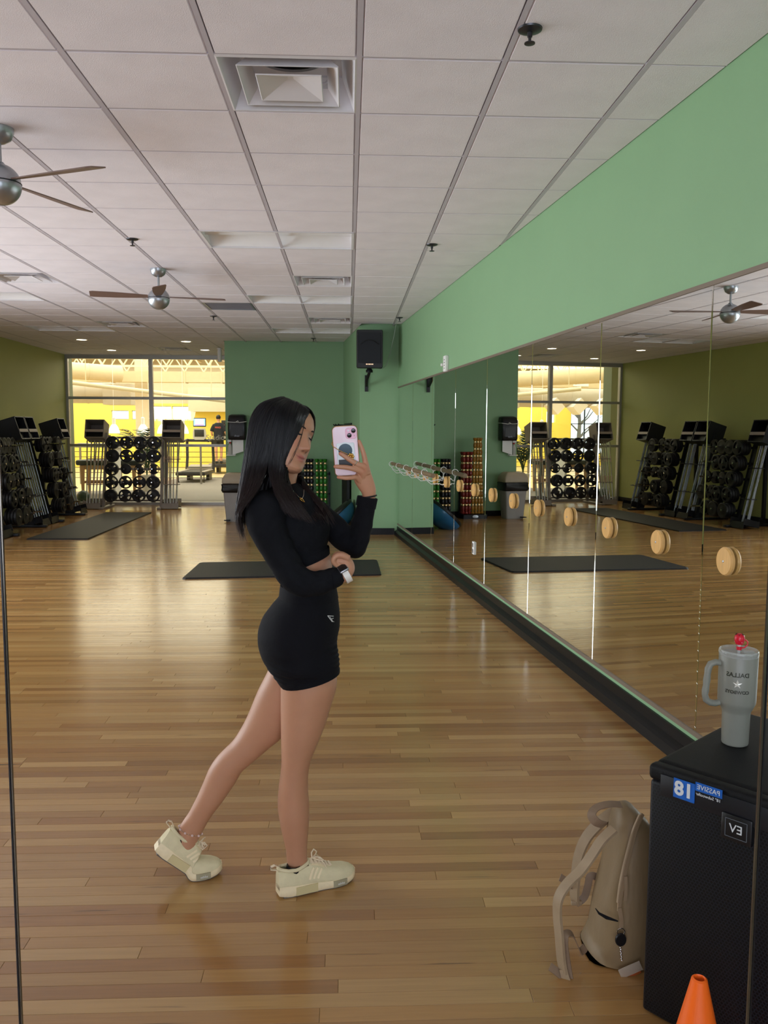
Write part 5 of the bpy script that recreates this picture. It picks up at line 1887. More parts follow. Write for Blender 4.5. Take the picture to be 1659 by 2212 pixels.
def face_disp(y, z):
    d = 0.0
    # nose: bridge, tip, wings
    if z > -.034:
        h_ = max(0, min(1, (.020 - z) / .052)) ** 1.15 * .0255
    else:
        h_ = .0255 * g_(z + .034, .0095)
    sg = .0068 + .0045 * max(0, min(1, (.01 - z) / .045))
    d += h_ * g_(y, sg)
    d += .0065 * (g_(y - .0125, .0062) + g_(y + .0125, .0062)) * g_(z + .037, .0075)
    # sockets, lids
    for s in (-1, 1):
        d -= .0075 * g_(y - s * .031, .016) * g_(z - .010, .0105)
        d += .0062 * g_(y - s * .031, .0115) * g_(z - .006, .0068)
        d += .0045 * g_(y - s * .040, .020) * g_(z + .022, .018)          # cheeks
        d -= .0028 * g_(y - s * .027, .006) * g_(z + .062, .006)          # mouth corners
    d += .0022 * g_(z - .027, .007) * g_(y, .04)
    # lips and chin
    d += .0044 * g_(z + .0605, .0046) * g_(y, .0165)
    d += .0047 * g_(z + .0725, .0052) * g_(y, .0145)
    d -= .0040 * g_(z + .0663, .0022) * g_(y, .022)
    d -= .0030 * g_(z + .083, .006) * g_(y, .02)
    d += .0050 * g_(z + .1, .012) * g_(y, .016)
    return d


def head_mesh(off=0.0, feat=True, zs=None, n=112):
    rings = []
    zs = zs or [-.1135 + .2195 * (.5 - .5 * math.cos(PI * i / 100)) for i in range(101)]
    for z in zs:
        xf_, xb_, w_ = head_prof(z)
        c = (xf_ + xb_) / 2
        a = (xf_ - xb_) / 2 + off
        ring = []
        for k in range(n):
            an = 2 * PI * k / n
            ca, sa = math.cos(an), math.sin(an)
            e = .86 if ca > 0 else 1.0
            x = c + a * math.copysign(abs(ca) ** e, ca)
            y = (w_ + off) * math.copysign(abs(sa) ** .95, sa)
            if feat and ca > -.2:
                wgt = min(1, (ca + .2) / .5)
                x += face_disp(y, z) * wgt
            ring.append(Vector((x, y, z * (1 + off / .11))))
        rings.append(ring)
    return rings


skin = MB()
skin.loft([[HM_ @ q for q in r_] for r_ in head_mesh()])
# ear (near side)
for s in (-1, 1):
    skin.sphere(HM_ @ Vector((-.008, s * .079, -.012)), (.016, .010, .030), 12, 8, M=HM_.to_3x3())
# neck
limb(skin, [(583, 1082, 648, 1080, 2.665, .07), (590, 1056, 640, 1058, 2.66, .056), (597, 1030, 641, 1034, 2.655, .052), (602, 1000, 646, 1012, 2.65, .05), (606, 970, 644, 985, 2.645, .045)])
# trunk core
limb(skin, [(590, 1070, 650, 1070, 2.665, .09), (570, 1100, 680, 1098, 2.665, .105), (580, 1150, 690, 1145, 2.665, .105), (593, 1185, 700, 1178, 2.66, .105), (599, 1210, 715, 1203, 2.66, .111), (604, 1240, 718, 1232, 2.66, .114), (612, 1280, 718, 1275, 2.66, .108), (600, 1320, 716, 1325, 2.665, .115), (590, 1370, 712, 1372, 2.67, .12), (600, 1420, 712, 1420, 2.67, .1)])
# standing leg
limb(skin, [(608, 1390, 714, 1390, 2.63, .07), (605, 1450, 724, 1440, 2.63, .08), (606.5, 1490, 727.5, 1480, 2.63, .083), (606.5, 1530, 714, 1528, 2.635, .079), (607, 1575, 699, 1575, 2.64, .073), (607.5, 1615, 682.5, 1615, 2.645, .064), (608, 1645, 671, 1645, 2.65, .057), (606, 1670, 666.5, 1670, 2.655, .054), (602, 1700, 665, 1700, 2.66, .054), (600, 1735, 667.5, 1733, 2.665, .054), (602.5, 1762, 668, 1764, 2.665, .050), (607, 1788, 666.5, 1790, 2.668, .043), (612.5, 1812, 664.5, 1815, 2.672, .036), (617.5, 1835, 663, 1838, 2.678, .031), (619.5, 1858, 664, 1862, 2.682, .028), (624, 1880, 664, 1886, 2.684, .022)])
# trailing leg
limb(skin, [(592, 1390, 680, 1395, 2.72, .06), (582, 1440, 678, 1438, 2.732, .07), (557, 1492, 655, 1520, 2.745, .075), (535, 1545, 612, 1588, 2.755, .066), (519, 1576, 585, 1612, 2.76, .059), (503, 1600, 560, 1634, 2.76, .053), (485, 1618, 541, 1650, 2.762, .050), (467, 1637, 523, 1666, 2.765, .050), (452, 1660, 510, 1688, 2.768, .050), (440, 1688, 494, 1712, 2.77, .048), (427, 1718, 478, 1735, 2.77, .045), (417, 1738, 464, 1753, 2.77, .040), (408, 1755, 452, 1770, 2.77, .036), (397, 1771, 442, 1788, 2.77, .033), (388, 1786, 433, 1805, 2.77, .032), (379, 1806, 424, 1826, 2.77, .032), (374, 1830, 425, 1850, 2.77, .033)])

def finger(path, rad):
    P = [at(u, v, y) for u, v, y in path]
    # refine
    out, rr_ = [], []
    n = len(P)
    for i in range(n - 1):
        p0, p1, p2, p3 = P[max(i - 1, 0)], P[i], P[i + 1], P[min(i + 2, n - 1)]
        for k in range(4):
            s = k / 4
            out.append(.5 * ((2 * p1) + (-p0 + p2) * s + (2 * p0 - 5 * p1 + 4 * p2 - p3) * s * s + (-p0 + 3 * p1 - 3 * p2 + p3) * s ** 3))
            rr_.append(rad[i] + (rad[i + 1] - rad[i]) * s)
    d = (P[-1] - P[-2]).normalized()
    out += [P[-1], P[-1] + d * rad[-1] * .6, P[-1] + d * rad[-1] * .92]
    rr_ += [rad[-1], rad[-1] * .78, rad[-1] * .35]
    skin.tube(out, rr_, 12)


# hand that holds the phone: wrist, palm, four fingers over the phone's back, thumb on its screen side
limb(skin, [(786, 1112, 801, 1113, 2.568, .014), (784, 1088, 808, 1089, 2.56, .018), (782, 1068, 812, 1066, 2.55, .0175), (774, 1055, 811, 1051, 2.545, .0175), (766, 1042, 807, 1037, 2.54, .0165), (764, 1031, 802, 1022, 2.535, .015), (770, 1020, 798, 1008, 2.53, .0125), (778, 1011, 794, 1000, 2.527, .009)])
finger([(795, 1024, 2.528), (790, 1002, 2.523), (786, 982, 2.520), (780.5, 965, 2.519), (775.5, 953, 2.519)], [.0095, .0092, .0078, .0068, .0056])
finger([(790, 1024, 2.526), (787, 1009, 2.514), (770, 1002, 2.507), (754, 992, 2.505), (743, 984.5, 2.506), (735, 980, 2.508)], [.0095, .0095, .0082, .0080, .0070, .0060])
finger([(784, 1030, 2.528), (780, 1019, 2.516), (764, 1013, 2.507), (748, 1009.5, 2.504), (734, 1008.5, 2.505), (724, 1008, 2.507)], [.0095, .0092, .0080, .0078, .0070, .0060])
finger([(780, 1042, 2.534), (770, 1031, 2.520), (758, 1032, 2.511), (746, 1032.5, 2.509), (737, 1031.5, 2.510), (730.5, 1031, 2.512)], [.009, .0082, .0070, .0068, .006, .0052])
finger([(786, 1050, 2.548), (780, 1030, 2.552), (772, 1008, 2.550), (764, 990, 2.546)], [.012, .0105, .0095, .008])
# other hand: closed under the far elbow
limb(skin, [(716, 1267, 716, 1240, 2.515, .022), (735, 1262, 733, 1234, 2.515, .021), (752, 1254, 742, 1232, 2.517, .021), (764, 1238, 740, 1223, 2.522, .021), (766.5, 1225, 736, 1214, 2.527, .023), (762, 1211, 732, 1206, 2.532, .022), (752, 1200, 731, 1199, 2.535, .016)], sub=3)
for k in range(4):
    y0 = 2.511 + .0145 * k
    finger([(754, 1206, y0 + .004), (738, 1199.5 - k * .7, y0), (725, 1202 - k, y0 - .001), (720, 1212, y0), (727, 1221, y0 + .004), (738, 1222, y0 + .008)], [.0098, .0098, .0088, .0082, .0075, .006])
finger([(752, 1226, 2.54), (742, 1214, 2.565), (730, 1210, 2.572), (722, 1214, 2.572)], [.011, .0100, .0085, .007])
limb(skin, [(722, 1216, 728, 1202, 2.535, .022), (738, 1222, 740, 1201, 2.535, .026), (756, 1226, 754, 1206, 2.53, .022)], sub=3)
# arms inside the sleeves keep the figure in one piece
limb(skin, [(568, 1085, 600, 1088, 2.57, .03), (556, 1112, 598, 1116, 2.535, .032), (566, 1160, 606, 1160, 2.517, .03), (602, 1222, 634, 1208, 2.51, .026), (634, 1258, 656, 1240, 2.507, .024), (668, 1270, 680, 1248, 2.507, .022), (700, 1268, 702, 1244, 2.51, .020), (735, 1260, 730, 1236, 2.515, .018)])
limb(skin, [(664, 1122, 675, 1095, 2.73, .03), (700, 1145, 710, 1115, 2.735, .03), (732, 1172, 738, 1140, 2.695, .027), (754, 1183, 752, 1155, 2.662, .026), (775, 1176, 765, 1150, 2.637, .024), (790, 1146, 772, 1128, 2.607, .021), (799, 1112, 780, 1104, 2.578, .018), (807, 1088, 783, 1085, 2.562, .018)], sub=8)

pw_ = at(660, 1930, 2.66)
woman = thing('person', 'woman in black cropped top and black shorts taking a mirror selfie', 'person', (pw_.x, 2.66, 0))
me = voxel_join(skin, .0021, 3, 'body')
nv = len(me.vertices)
co = np.empty(nv * 3, np.float32)
me.vertices.foreach_get('co', co)
co = co.reshape(-1, 3)
inv = np.array(HM_.inverted())
loc = co @ inv[:3, :3].T + inv[:3, 3]
base = np.array(rgb(184, 134, 104))[:3]
tint = np.ones((nv, 4), np.float32)
tint[:, :3] = base
x_, y_, z_ = loc[:, 0], loc[:, 1], loc[:, 2]
front = (x_ > .05) & (x_ < .13) & (np.abs(y_) < .06) & (np.abs(z_) < .13)


def blend(mask_w, col):
    w = np.clip(mask_w, 0, 1)[:, None]
    tint[:, :3] = tint[:, :3] * (1 - w) + np.array(rgb(*col))[:3] * w


lipw = front * np.exp(-(y_ / .0205) ** 4) * np.exp(-((z_ + .0668 - .0045 * (np.abs(y_) / .02) ** 2) / .0105) ** 4)
blend(lipw * .8, (176, 98, 92))
blend(front * .4 * (np.exp(-((np.abs(y_) - .042) / .018) ** 2 - ((z_ + .025) / .018) ** 2)), (200, 122, 102))
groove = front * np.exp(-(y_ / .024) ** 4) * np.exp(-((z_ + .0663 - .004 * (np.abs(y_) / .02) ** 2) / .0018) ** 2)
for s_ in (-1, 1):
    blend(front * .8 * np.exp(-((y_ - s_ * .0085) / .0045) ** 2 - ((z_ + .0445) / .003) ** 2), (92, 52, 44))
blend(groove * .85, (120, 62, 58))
# finger tips and knuckles slightly pinker
for (u, v, y) in ((775, 952, 2.519), (733, 979, 2.508), (722, 1008, 2.507), (729, 1031, 2.512), (788, 1008, 2.515), (780, 1018, 2.516), (735, 1199, 2.52)):
    p = np.array(at(u, v, y))
    blend(.5 * np.exp(-(((co - p) ** 2).sum(1)) / .009 ** 2), (204, 122, 100))
ca = me.color_attributes.new('tint', 'FLOAT_COLOR', 'POINT')
ca.data.foreach_set('color', tint.ravel())
me.polygons.foreach_set('use_smooth', [True] * len(me.polygons))
obj('body', me, 'skin', woman, world=True)

# ------------------------------------------------------------------ eyes, lashes, brows
mat('lash_black', rgb(14, 11, 12), 0.6, noise=0.05)
mat('eye_white', rgb(214, 205, 198), 0.25, noise=0.03)
mat('brow_brown', rgb(58, 42, 36), 0.8, noise=0.2)


def face_pt(y, z, off=0.0):
    xf_, xb_, w_ = head_prof(z)
    c, a = (xf_ + xb_) / 2, (xf_ - xb_) / 2
    sy = min(.999, abs(y) / w_) ** (1 / .95)
    ca = math.sqrt(max(0, 1 - sy * sy))
    return HM_ @ Vector((c + a * ca ** .86 + face_disp(y, z) + off, y, z))


for s in (-1, 1):
    ey = obj('eye', MB().tube([face_pt(s * (.019 + .003 * k), .0035 - .0022 * math.sin(PI * k / 8), .0002) for k in range(9)], [.0006, .0014, .002, .0023, .0024, .0023, .002, .0014, .0006], 8), 'eye_white', woman, world=True)
    obj('iris', MB().sphere(face_pt(s * .031, .0025, .0012), .0024, 10, 8), 'lash_black', ey)
    obj('eyelashes', MB().tube([face_pt(s * (.017 + .0032 * k), .0055 - .0038 * math.sin(PI * k / 8) + .0005 * k * .3, .0012 + .0012 * math.sin(PI * k / 8)) for k in range(10)], [.0008, .0015, .0021, .0025, .0028, .0030, .0030, .0027, .0021, .0009], 8), 'lash_black', ey)
    obj('eyebrow', MB().tube([face_pt(s * (.014 + .0036 * k), .0245 + .0045 * math.sin(PI * k / 11), .0004) for k in range(10)], [.0013, .0023, .0028, .0029, .0029, .0027, .0024, .002, .0015, .0007], 8), 'brow_brown', woman, world=True)

# ------------------------------------------------------------------ clothes
top = MB()
limb(top, [(598, 1040, 642, 1043, 2.665, .054), (588, 1050, 656, 1052, 2.665, .072), (566, 1066, 676, 1066, 2.665, .115), (556, 1088, 694, 1088, 2.665, .135), (553, 1112, 706, 1112, 2.662, .14), (558, 1140, 713, 1140, 2.658, .138), (568, 1166, 711, 1162, 2.656, .13), (579, 1190, 707, 1177, 2.657, .122), (586, 1215, 710, 1188, 2.658, .12), (590, 1236, 712, 1197, 2.658, .119)], n=32)
limb(top, [(566, 1058, 606, 1066, 2.57, .05), (545, 1070, 612, 1078, 2.535, .058), (530.5, 1096, 615, 1100, 2.522, .058), (531, 1132, 620, 1140, 2.515, .056), (544, 1163, 629, 1165, 2.51, .053), (559, 1188, 639, 1186, 2.507, .050), (586, 1231, 652, 1211, 2.503, .047), (607, 1264, 663, 1226, 2.50, .046), (627, 1281, 671, 1231, 2.50, .045), (648, 1289, 682, 1234, 2.50, .043), (673, 1288, 692, 1233, 2.503, .041), (698, 1284.5, 704, 1229, 2.507, .038), (721, 1273, 715, 1226.5, 2.511, .034), (739, 1263, 727, 1227.5, 2.514, .031), (744, 1254, 736, 1231, 2.516, .029)], n=28)
limb(top, [(668, 1125, 682, 1078, 2.745, .055), (692, 1150, 703, 1086, 2.75, .056), (711, 1170, 721, 1103.5, 2.735, .053), (728, 1186, 738, 1117, 2.71, .05), (748, 1198, 754, 1133, 2.675, .048), (764.5, 1206.5, 757.5, 1134, 2.655, .046), (779.5, 1202.5, 758, 1131, 2.64, .045), (792, 1186, 759.5, 1126, 2.625, .043), (800, 1158, 762, 1117, 2.605, .039), (805, 1132, 765.5, 1107, 2.59, .035), (809.5, 1104, 770, 1094, 2.573, .031), (813, 1084, 773.5, 1080, 2.563, .028), (814, 1077, 774, 1071, 2.56, .027)], n=28)
me = voxel_join(top, .0032, 4, 'cropped_top')
# open the sleeve ends and the hem a little: gentle knit folds
rr = random.Random(1)
nv = len(me.vertices)
co = np.empty(nv * 3, np.float32); me.vertices.foreach_get('co', co); co = co.reshape(-1, 3)
no = np.empty(nv * 3, np.float32); me.vertices.foreach_get('normal', no); no = no.reshape(-1, 3)


def folds(c, k):
    return np.sin(c @ np.array(k[:3]) + k[3])


near_elb = np.exp(-((co - np.array(at(655, 1228, 2.5))) ** 2).sum(1) / .07 ** 2)
far_elb = np.exp(-((co - np.array(at(760, 1150, 2.63))) ** 2).sum(1) / .07 ** 2)
pit_ = np.exp(-((co - np.array(at(620, 1110, 2.55))) ** 2).sum(1) / .09 ** 2)
disp = .0018 * near_elb * folds(co, (150, 40, 210, 0)) + .0018 * far_elb * folds(co, (180, 50, -160, 1)) + .0016 * pit_ * folds(co, (170, 0, -120, .5))
disp += .0008 * folds(co, (60, 30, 95, 2)) * folds(co, (-35, 50, 60, 1))
co += no * disp[:, None]
me.vertices.foreach_set('co', co.ravel()); me.update()
me.polygons.foreach_set('use_smooth', [True] * len(me.polygons))
ctop = obj('cropped_top', me, 'black_knit', woman, world=True)


def cuff(st, name, parent, material='black_knit', grow=1.06):
    a, b_ = st
    rings = []
    ra, rb = ring_px(a, 28), ring_px(b_, 28)
    ca_, cb_ = sum(ra, Vector()) / 28, sum(rb, Vector()) / 28
    for f_, gz in ((0, 1.0), (.05, grow), (.95, grow), (1.0, 1.0), (1.0, .86), (.2, .86)):
        rings.append([(ca_.lerp(cb_, f_)) + ((p - ca_).lerp(q - cb_, f_)) * gz for p, q in zip(ra, rb)])
    return obj(name, MB().loft(rings, cap=False), material, parent, world=True)


cuff(((722, 1272.5, 716, 1227, 2.511, .034), (745, 1254, 735, 1229, 2.516, .0295)), 'cuff', ctop)
cuff(((810, 1101, 769, 1091, 2.573, .0315), (815, 1077, 773, 1070, 2.56, .028)), 'cuff', ctop)
cuff(((583, 1215, 711, 1180, 2.658, .121), (590, 1238, 712.5, 1196, 2.658, .119)), 'hem_band', ctop, grow=1.006)

sho = MB()
limb(sho, [(607, 1266, 724, 1266, 2.66, .122), (603.5, 1286, 730, 1290, 2.662, .130), (587, 1306, 733, 1313, 2.665, .142), (572, 1326, 734.3, 1338, 2.668, .152), (562, 1346, 733, 1356, 2.67, .157), (557, 1369, 730, 1372, 2.67, .160), (558, 1391, 728, 1390, 2.67, .158), (563, 1411, 730, 1408, 2.668, .152), (572, 1430, 732, 1427, 2.66, .142), (582, 1447, 733, 1440, 2.64, .115)], n=36)
limb(sho, [(575, 1400, 729, 1395, 2.63, .10), (583, 1440, 733, 1428, 2.628, .102), (593, 1462, 733.5, 1440, 2.628, .097), (602, 1474, 733.5, 1446, 2.63, .094), (608.5, 1482, 733, 1452, 2.63, .093)], n=32)
limb(sho, [(570, 1395, 700, 1400, 2.73, .09), (574, 1430, 695, 1430, 2.735, .09), (580, 1447, 690, 1446, 2.735, .088)], n=28)
me = voxel_join(sho, .0032, 4, 'shorts')
nv = len(me.vertices)
co = np.empty(nv * 3, np.float32); me.vertices.foreach_get('co', co); co = co.reshape(-1, 3)
no = np.empty(nv * 3, np.float32); me.vertices.foreach_get('normal', no); no = no.reshape(-1, 3)
c1 = np.exp(-((co - np.array(at(597, 1460, 2.56))) ** 2).sum(1) / .05 ** 2)
c2 = np.exp(-((co - np.array(at(731, 1420, 2.62))) ** 2).sum(1) / .06 ** 2)
c3 = np.exp(-((co[:, 2] - at(650, 1462, 2.6).z) / .02) ** 2)
disp = .0022 * c1 * folds(co, (90, 0, 330, 0)) + .0018 * c2 * folds(co, (60, 20, 420, 1)) + .0007 * c3 * folds(co, (40, 30, 500, 1))
disp += .0006 * folds(co, (50, 25, 70, 2)) * folds(co, (-30, 40, 45, 1))
co += no * disp[:, None]
me.vertices.foreach_set('co', co.ravel()); me.update()
me.polygons.foreach_set('use_smooth', [True] * len(me.polygons))
shorts = obj('shorts', me, 'black_stretch', woman, world=True)
cuff(((606, 1262, 725, 1262, 2.66, .122), (603, 1288, 730.5, 1292, 2.662, .131)), 'waistband', shorts, 'black_stretch', 1.012)
cuff(((599, 1470, 733.5, 1443, 2.63, .095), (608.5, 1483, 733.5, 1453, 2.63, .0935)), 'hem_band', shorts, 'black_stretch', 1.012)
# triangular outline mark on the hip
mat('logo_white', rgb(225, 225, 222), 0.5, noise=0.02)
from mathutils.bvhtree import BVHTree


def surf(ob, u, v, lift=.001):
    """point where the sight line at a photo point meets a mesh"""
    m_ = ob.data
    bv = BVH.get(m_.name)
    if bv is None:
        bv = BVH[m_.name] = BVHTree.FromPolygons([q.co for q in m_.vertices], [tuple(p.vertices) for p in m_.polygons])
    d = (_F + _X * ((u - 829.5) / FPX) + _U * ((1106 - v) / FPX)).normalized()
    hit, nrm_, _, _ = bv.ray_cast(Vector((0, 0, CAM_H)), d)
    return (hit + nrm_ * lift) if hit else at(u, v, 2.55)


BVH = {}
lg = MB()
for poly, r_ in (([(707.5, 1330), (713, 1330.5), (720, 1331)], .0011), ([(707.5, 1330), (712, 1336), (717.5, 1343)], .0012), ([(712, 1332.5), (716, 1338), (718.5, 1342.5), (721, 1343)], .0009), ([(716.5, 1336.5), (720, 1335.5)], .0009)):
    lg.tube([surf(shorts, u, v, .0006) for u, v in poly], r_, 6)
obj('hip_mark', lg, 'logo_white', shorts, label='small white outlined mark')

# ------------------------------------------------------------------ hair
mat('hair_dark', rgb(20, 17, 18), 0.36, spec=0.38, attr='tint', aniso=0.5)
mat('hair_cap', rgb(15, 14, 16), 0.45, noise=0.1)


def crom(P, m):
    P = [at(*q) for q in P]
    n = len(P)
    out = []
    for j in range(m):
        f_ = j / (m - 1) * (n - 1)
        i = min(int(f_), n - 2)
        s = f_ - i
        p0, p1, p2, p3 = P[max(i - 1, 0)], P[i], P[i + 1], P[min(i + 2, n - 1)]
        out.append(.5 * ((2 * p1) + (-p0 + p2) * s + (2 * p0 - 5 * p1 + 4 * p2 - p3) * s * s + (-p0 + 3 * p1 - 3 * p2 + p3) * s ** 3))
    return out


NT = 30
NEAR = [
    [(604, 859, 2.70), (572, 870, 2.735), (550, 900, 2.748), (541, 950, 2.745), (535, 1000, 2.735), (529, 1050, 2.72), (524, 1100, 2.70), (524, 1140, 2.69), (529, 1160, 2.68)],
    [(606, 858, 2.67), (566, 871, 2.70), (545, 901, 2.70), (535.5, 950, 2.69), (529, 1000, 2.68), (522, 1050, 2.67), (517, 1100, 2.655), (520, 1140, 2.64), (527, 1168, 2.63)],
    [(608, 858, 2.65), (566, 871, 2.655), (543, 902, 2.635), (534.5, 950, 2.62), (527.5, 1000, 2.61), (520, 1050, 2.60), (514, 1095, 2.585), (516, 1130, 2.58), (525, 1166, 2.585)],
    [(613, 858, 2.64), (580, 870, 2.585), (558, 904, 2.566), (547, 955, 2.556), (538, 1005, 2.55), (528, 1052, 2.535), (519, 1092, 2.518), (514, 1114, 2.51), (517, 1140, 2.515)],
    [(619, 860, 2.635), (594, 876, 2.563), (575, 913, 2.544), (563, 965, 2.538), (551, 1012, 2.535), (539, 1052, 2.505), (527, 1082, 2.478), (518, 1103, 2.468), (511, 1118, 2.468)],
    [(627, 863, 2.63), (607, 882, 2.558), (592, 922, 2.542), (583, 975, 2.537), (576, 1014, 2.53), (563, 1043, 2.495), (546, 1068, 2.468), (529, 1092, 2.458), (516, 1110, 2.458)],
]
NEARF = [
    [(626, 863, 2.63), (606, 882, 2.557), (591, 922, 2.541), (583, 975, 2.536), (580, 1012, 2.53), (588, 1042, 2.508), (601, 1070, 2.488), (613, 1096, 2.482), (620, 1112, 2.484)],
    [(634, 867, 2.625), (619, 888, 2.556), (608, 930, 2.541), (600, 980, 2.537), (594, 1018, 2.53), (597, 1048, 2.505), (609, 1080, 2.488), (626, 1106, 2.486), (640, 1120, 2.49)],
    [(642, 872, 2.62), (632, 893, 2.556), (621, 935, 2.542), (611, 980, 2.538), (604, 1018, 2.535), (606, 1050, 2.510), (618, 1082, 2.494), (638, 1108, 2.491), (655, 1124, 2.494)],
    [(650, 879, 2.615), (644, 898, 2.56), (630, 936, 2.546), (616, 980, 2.541), (611, 1015, 2.545), (613, 1045, 2.528), (628, 1078, 2.504), (648, 1106, 2.498), (664, 1125, 2.50)],
    [(657, 886, 2.612), (655, 902, 2.575), (641, 934, 2.556), (623, 975, 2.549), (614, 1010, 2.554), (617, 1042, 2.545), (634, 1076, 2.517), (653, 1104, 2.507), (669, 1128, 2.508)],
    [(663, 893, 2.612), (660, 906, 2.59), (647, 931, 2.566), (630, 965, 2.560), (617, 1003, 2.562), (619, 1040, 2.556), (637, 1076, 2.530), (658, 1106, 2.520), (674, 1131, 2.52)],
]
FAR = [
    [(655, 886, 2.63), (668, 898, 2.655), (673, 914, 2.685), (671, 932, 2.715), (664, 955, 2.735), (655, 980, 2.74), (646, 1005, 2.73), (644, 1030, 2.69), (656, 1056, 2.635), (678, 1084, 2.60), (696, 1108, 2.578), (706, 1128, 2.572)],
    [(660, 889, 2.625), (674, 901, 2.645), (678.5, 914, 2.67), (676.5, 932, 2.705), (669, 955, 2.73), (659, 980, 2.735), (649, 1005, 2.725), (649, 1030, 2.69), (666, 1056, 2.64), (691, 1084, 2.605), (709, 1110, 2.582), (718, 1136, 2.578)],
    [(664, 892, 2.63), (676, 903, 2.65), (679, 915, 2.69), (676, 934, 2.735), (668, 957, 2.75), (657, 982, 2.755), (648, 1008, 2.75), (648, 1032, 2.72), (665, 1058, 2.68), (688, 1084, 2.655), (705, 1108, 2.64), (714, 1130, 2.63)],
    [(648, 880, 2.66), (660, 895, 2.70), (664, 914, 2.73), (660, 935, 2.75), (654, 960, 2.755), (646, 985, 2.755), (640, 1010, 2.74), (638, 1035, 2.69), (650, 1060, 2.63), (668, 1086, 2.60), (686, 1110, 2.575), (697, 1129, 2.57)],
    [(640, 873, 2.67), (650, 890, 2.72), (652, 914, 2.745), (648, 940, 2.76), (642, 968, 2.758), (636, 995, 2.75), (630, 1018, 2.73), (628, 1040, 2.68), (638, 1064, 2.62), (656, 1090, 2.58), (672, 1112, 2.562), (685, 1130, 2.556)],
]
BACK = [
    [(632, 866, 2.69), (620, 880, 2.745), (612, 905, 2.765), (608, 950, 2.77), (604, 1000, 2.755), (600, 1040, 2.745), (596, 1075, 2.74), (594, 1095, 2.74)],
    [(622, 862, 2.685), (604, 872, 2.742), (590, 900, 2.768), (586, 948, 2.772), (582, 1000, 2.76), (577, 1045, 2.748), (572, 1090, 2.738), (570, 1110, 2.735)],
    [(612, 859, 2.68), (590, 866, 2.735), (572, 895, 2.765), (566, 945, 2.77), (560, 1000, 2.76), (556, 1050, 2.75), (552, 1100, 2.735), (550, 1130, 2.73)],
    [(604, 858, 2.69), (576, 868, 2.745), (557, 898, 2.765), (550, 948, 2.765), (545, 1000, 2.755), (540, 1050, 2.74), (535, 1100, 2.72), (533, 1150, 2.71)],
    NEAR[0],
]
HCEN = HC


def skull_f(p):
    z = max(-.113, min(.1055, p.z))
    xf_, xb_, w_ = head_prof(z)
    c, a = (xf_ + xb_) / 2, (xf_ - xb_) / 2
    f_ = math.sqrt(((p.x - c) / a) ** 2 + (p.y / w_) ** 2)
    return max(f_, 1 + (p.z - .106) / .05) if p.z > .106 else f_


HINV = HM_.inverted()


def push_out(p, gap=.0075):
    q = HINV @ p
    if q.z < -.055 or (q.x > .05 and q.z < .06):
        return p
    o_ = Vector((-.005, 0, .0))
    d = q - o_
    l_ = d.length
    d.normalize()
    lo, hi = .02, .2
    for _ in range(18):
        m_ = (lo + hi) / 2
        if skull_f(o_ + d * m_) < 1: lo = m_
        else: hi = m_
    if l_ < lo + gap:
        q = o_ + d * (lo + gap)
    return HM_ @ q


def sheet(guides, material, name, parent, thick=.011):
    G_ = [crom(g, NT) for g in guides]
    # refine across
    W = []
    n = len(G_)
    per = 6
    for i in range(n - 1):
        for k in range(per):
            s = k / per
            p0, p1, p2, p3 = G_[max(i - 1, 0)], G_[i], G_[i + 1], G_[min(i + 2, n - 1)]
            W.append([.5 * ((2 * b) + (-a + c) * s + (2 * a - 5 * b + 4 * c - d) * s * s + (-a + 3 * b - 3 * c + d) * s ** 3) for a, b, c, d in zip(p0, p1, p2, p3)])
    W.append(G_[-1])
    nw = len(W)
    rl_ = random.Random(len(W) + int(W[0][0].x * 1e4))
    lens = [rl_.uniform(.80, 1.0) for _ in range(nw)]
    for i in range(nw):
        l_ = lens[i]
        src = W[i]
        new = []
        for j in range(NT):
            f_ = j / (NT - 1)
            f_ = f_ * (l_ if f_ > .6 else 1 - (1 - l_) * f_ / .6) * (NT - 1)
            a = min(int(f_), NT - 2)
            new.append(push_out(src[a].lerp(src[a + 1], f_ - a)))
        W[i] = new
    outer, inner = [], []
    for i in range(nw):
        for j in range(NT):
            a = W[min(i + 1, nw - 1)][j] - W[max(i - 1, 0)][j]
            b_ = W[i][min(j + 1, NT - 1)] - W[i][max(j - 1, 0)]
            nn_ = a.cross(b_)
            nn_ = nn_.normalized() if nn_.length > 1e-9 else Vector((0, -1, 0))
            ref = (W[i][j] - Vector((HCEN.x, HCEN.y + .01, min(W[i][j].z, HCEN.z))))
            if nn_.dot(ref) < 0: nn_ = -nn_
            groove = .0011 * math.sin(i * 2.4) + .0007 * math.sin(i * 5.1 + j * .15)
            tp = min(1, (NT - 1 - j) / 6)
            outer.append(W[i][j] + nn_ * groove * tp)
            inner.append(W[i][j] - nn_ * thick * tp * min(1, .35 + j / 6))
    mb = MB()
    vs = outer + inner
    o_ = len(outer)
    fs = []
    for i in range(nw - 1):
        for j in range(NT - 1):
            a, b_, c, d = i * NT + j, (i + 1) * NT + j, (i + 1) * NT + j + 1, i * NT + j + 1
            fs += [(a, b_, c, d), (o_ + a, o_ + d, o_ + c, o_ + b_)]
    for j in range(NT - 1):
        for i in (0, nw - 1):
            a, b_ = i * NT + j, i * NT + j + 1
            fs.append((a, b_, o_ + b_, o_ + a))
    for i in range(nw - 1):
        for j in (0, NT - 1):
            a, b_ = i * NT + j, (i + 1) * NT + j
            fs.append((a, b_, o_ + b_, o_ + a))
    mb.add(vs, fs)
    return W, obj(name, mb, material, parent, world=True, angle=180)


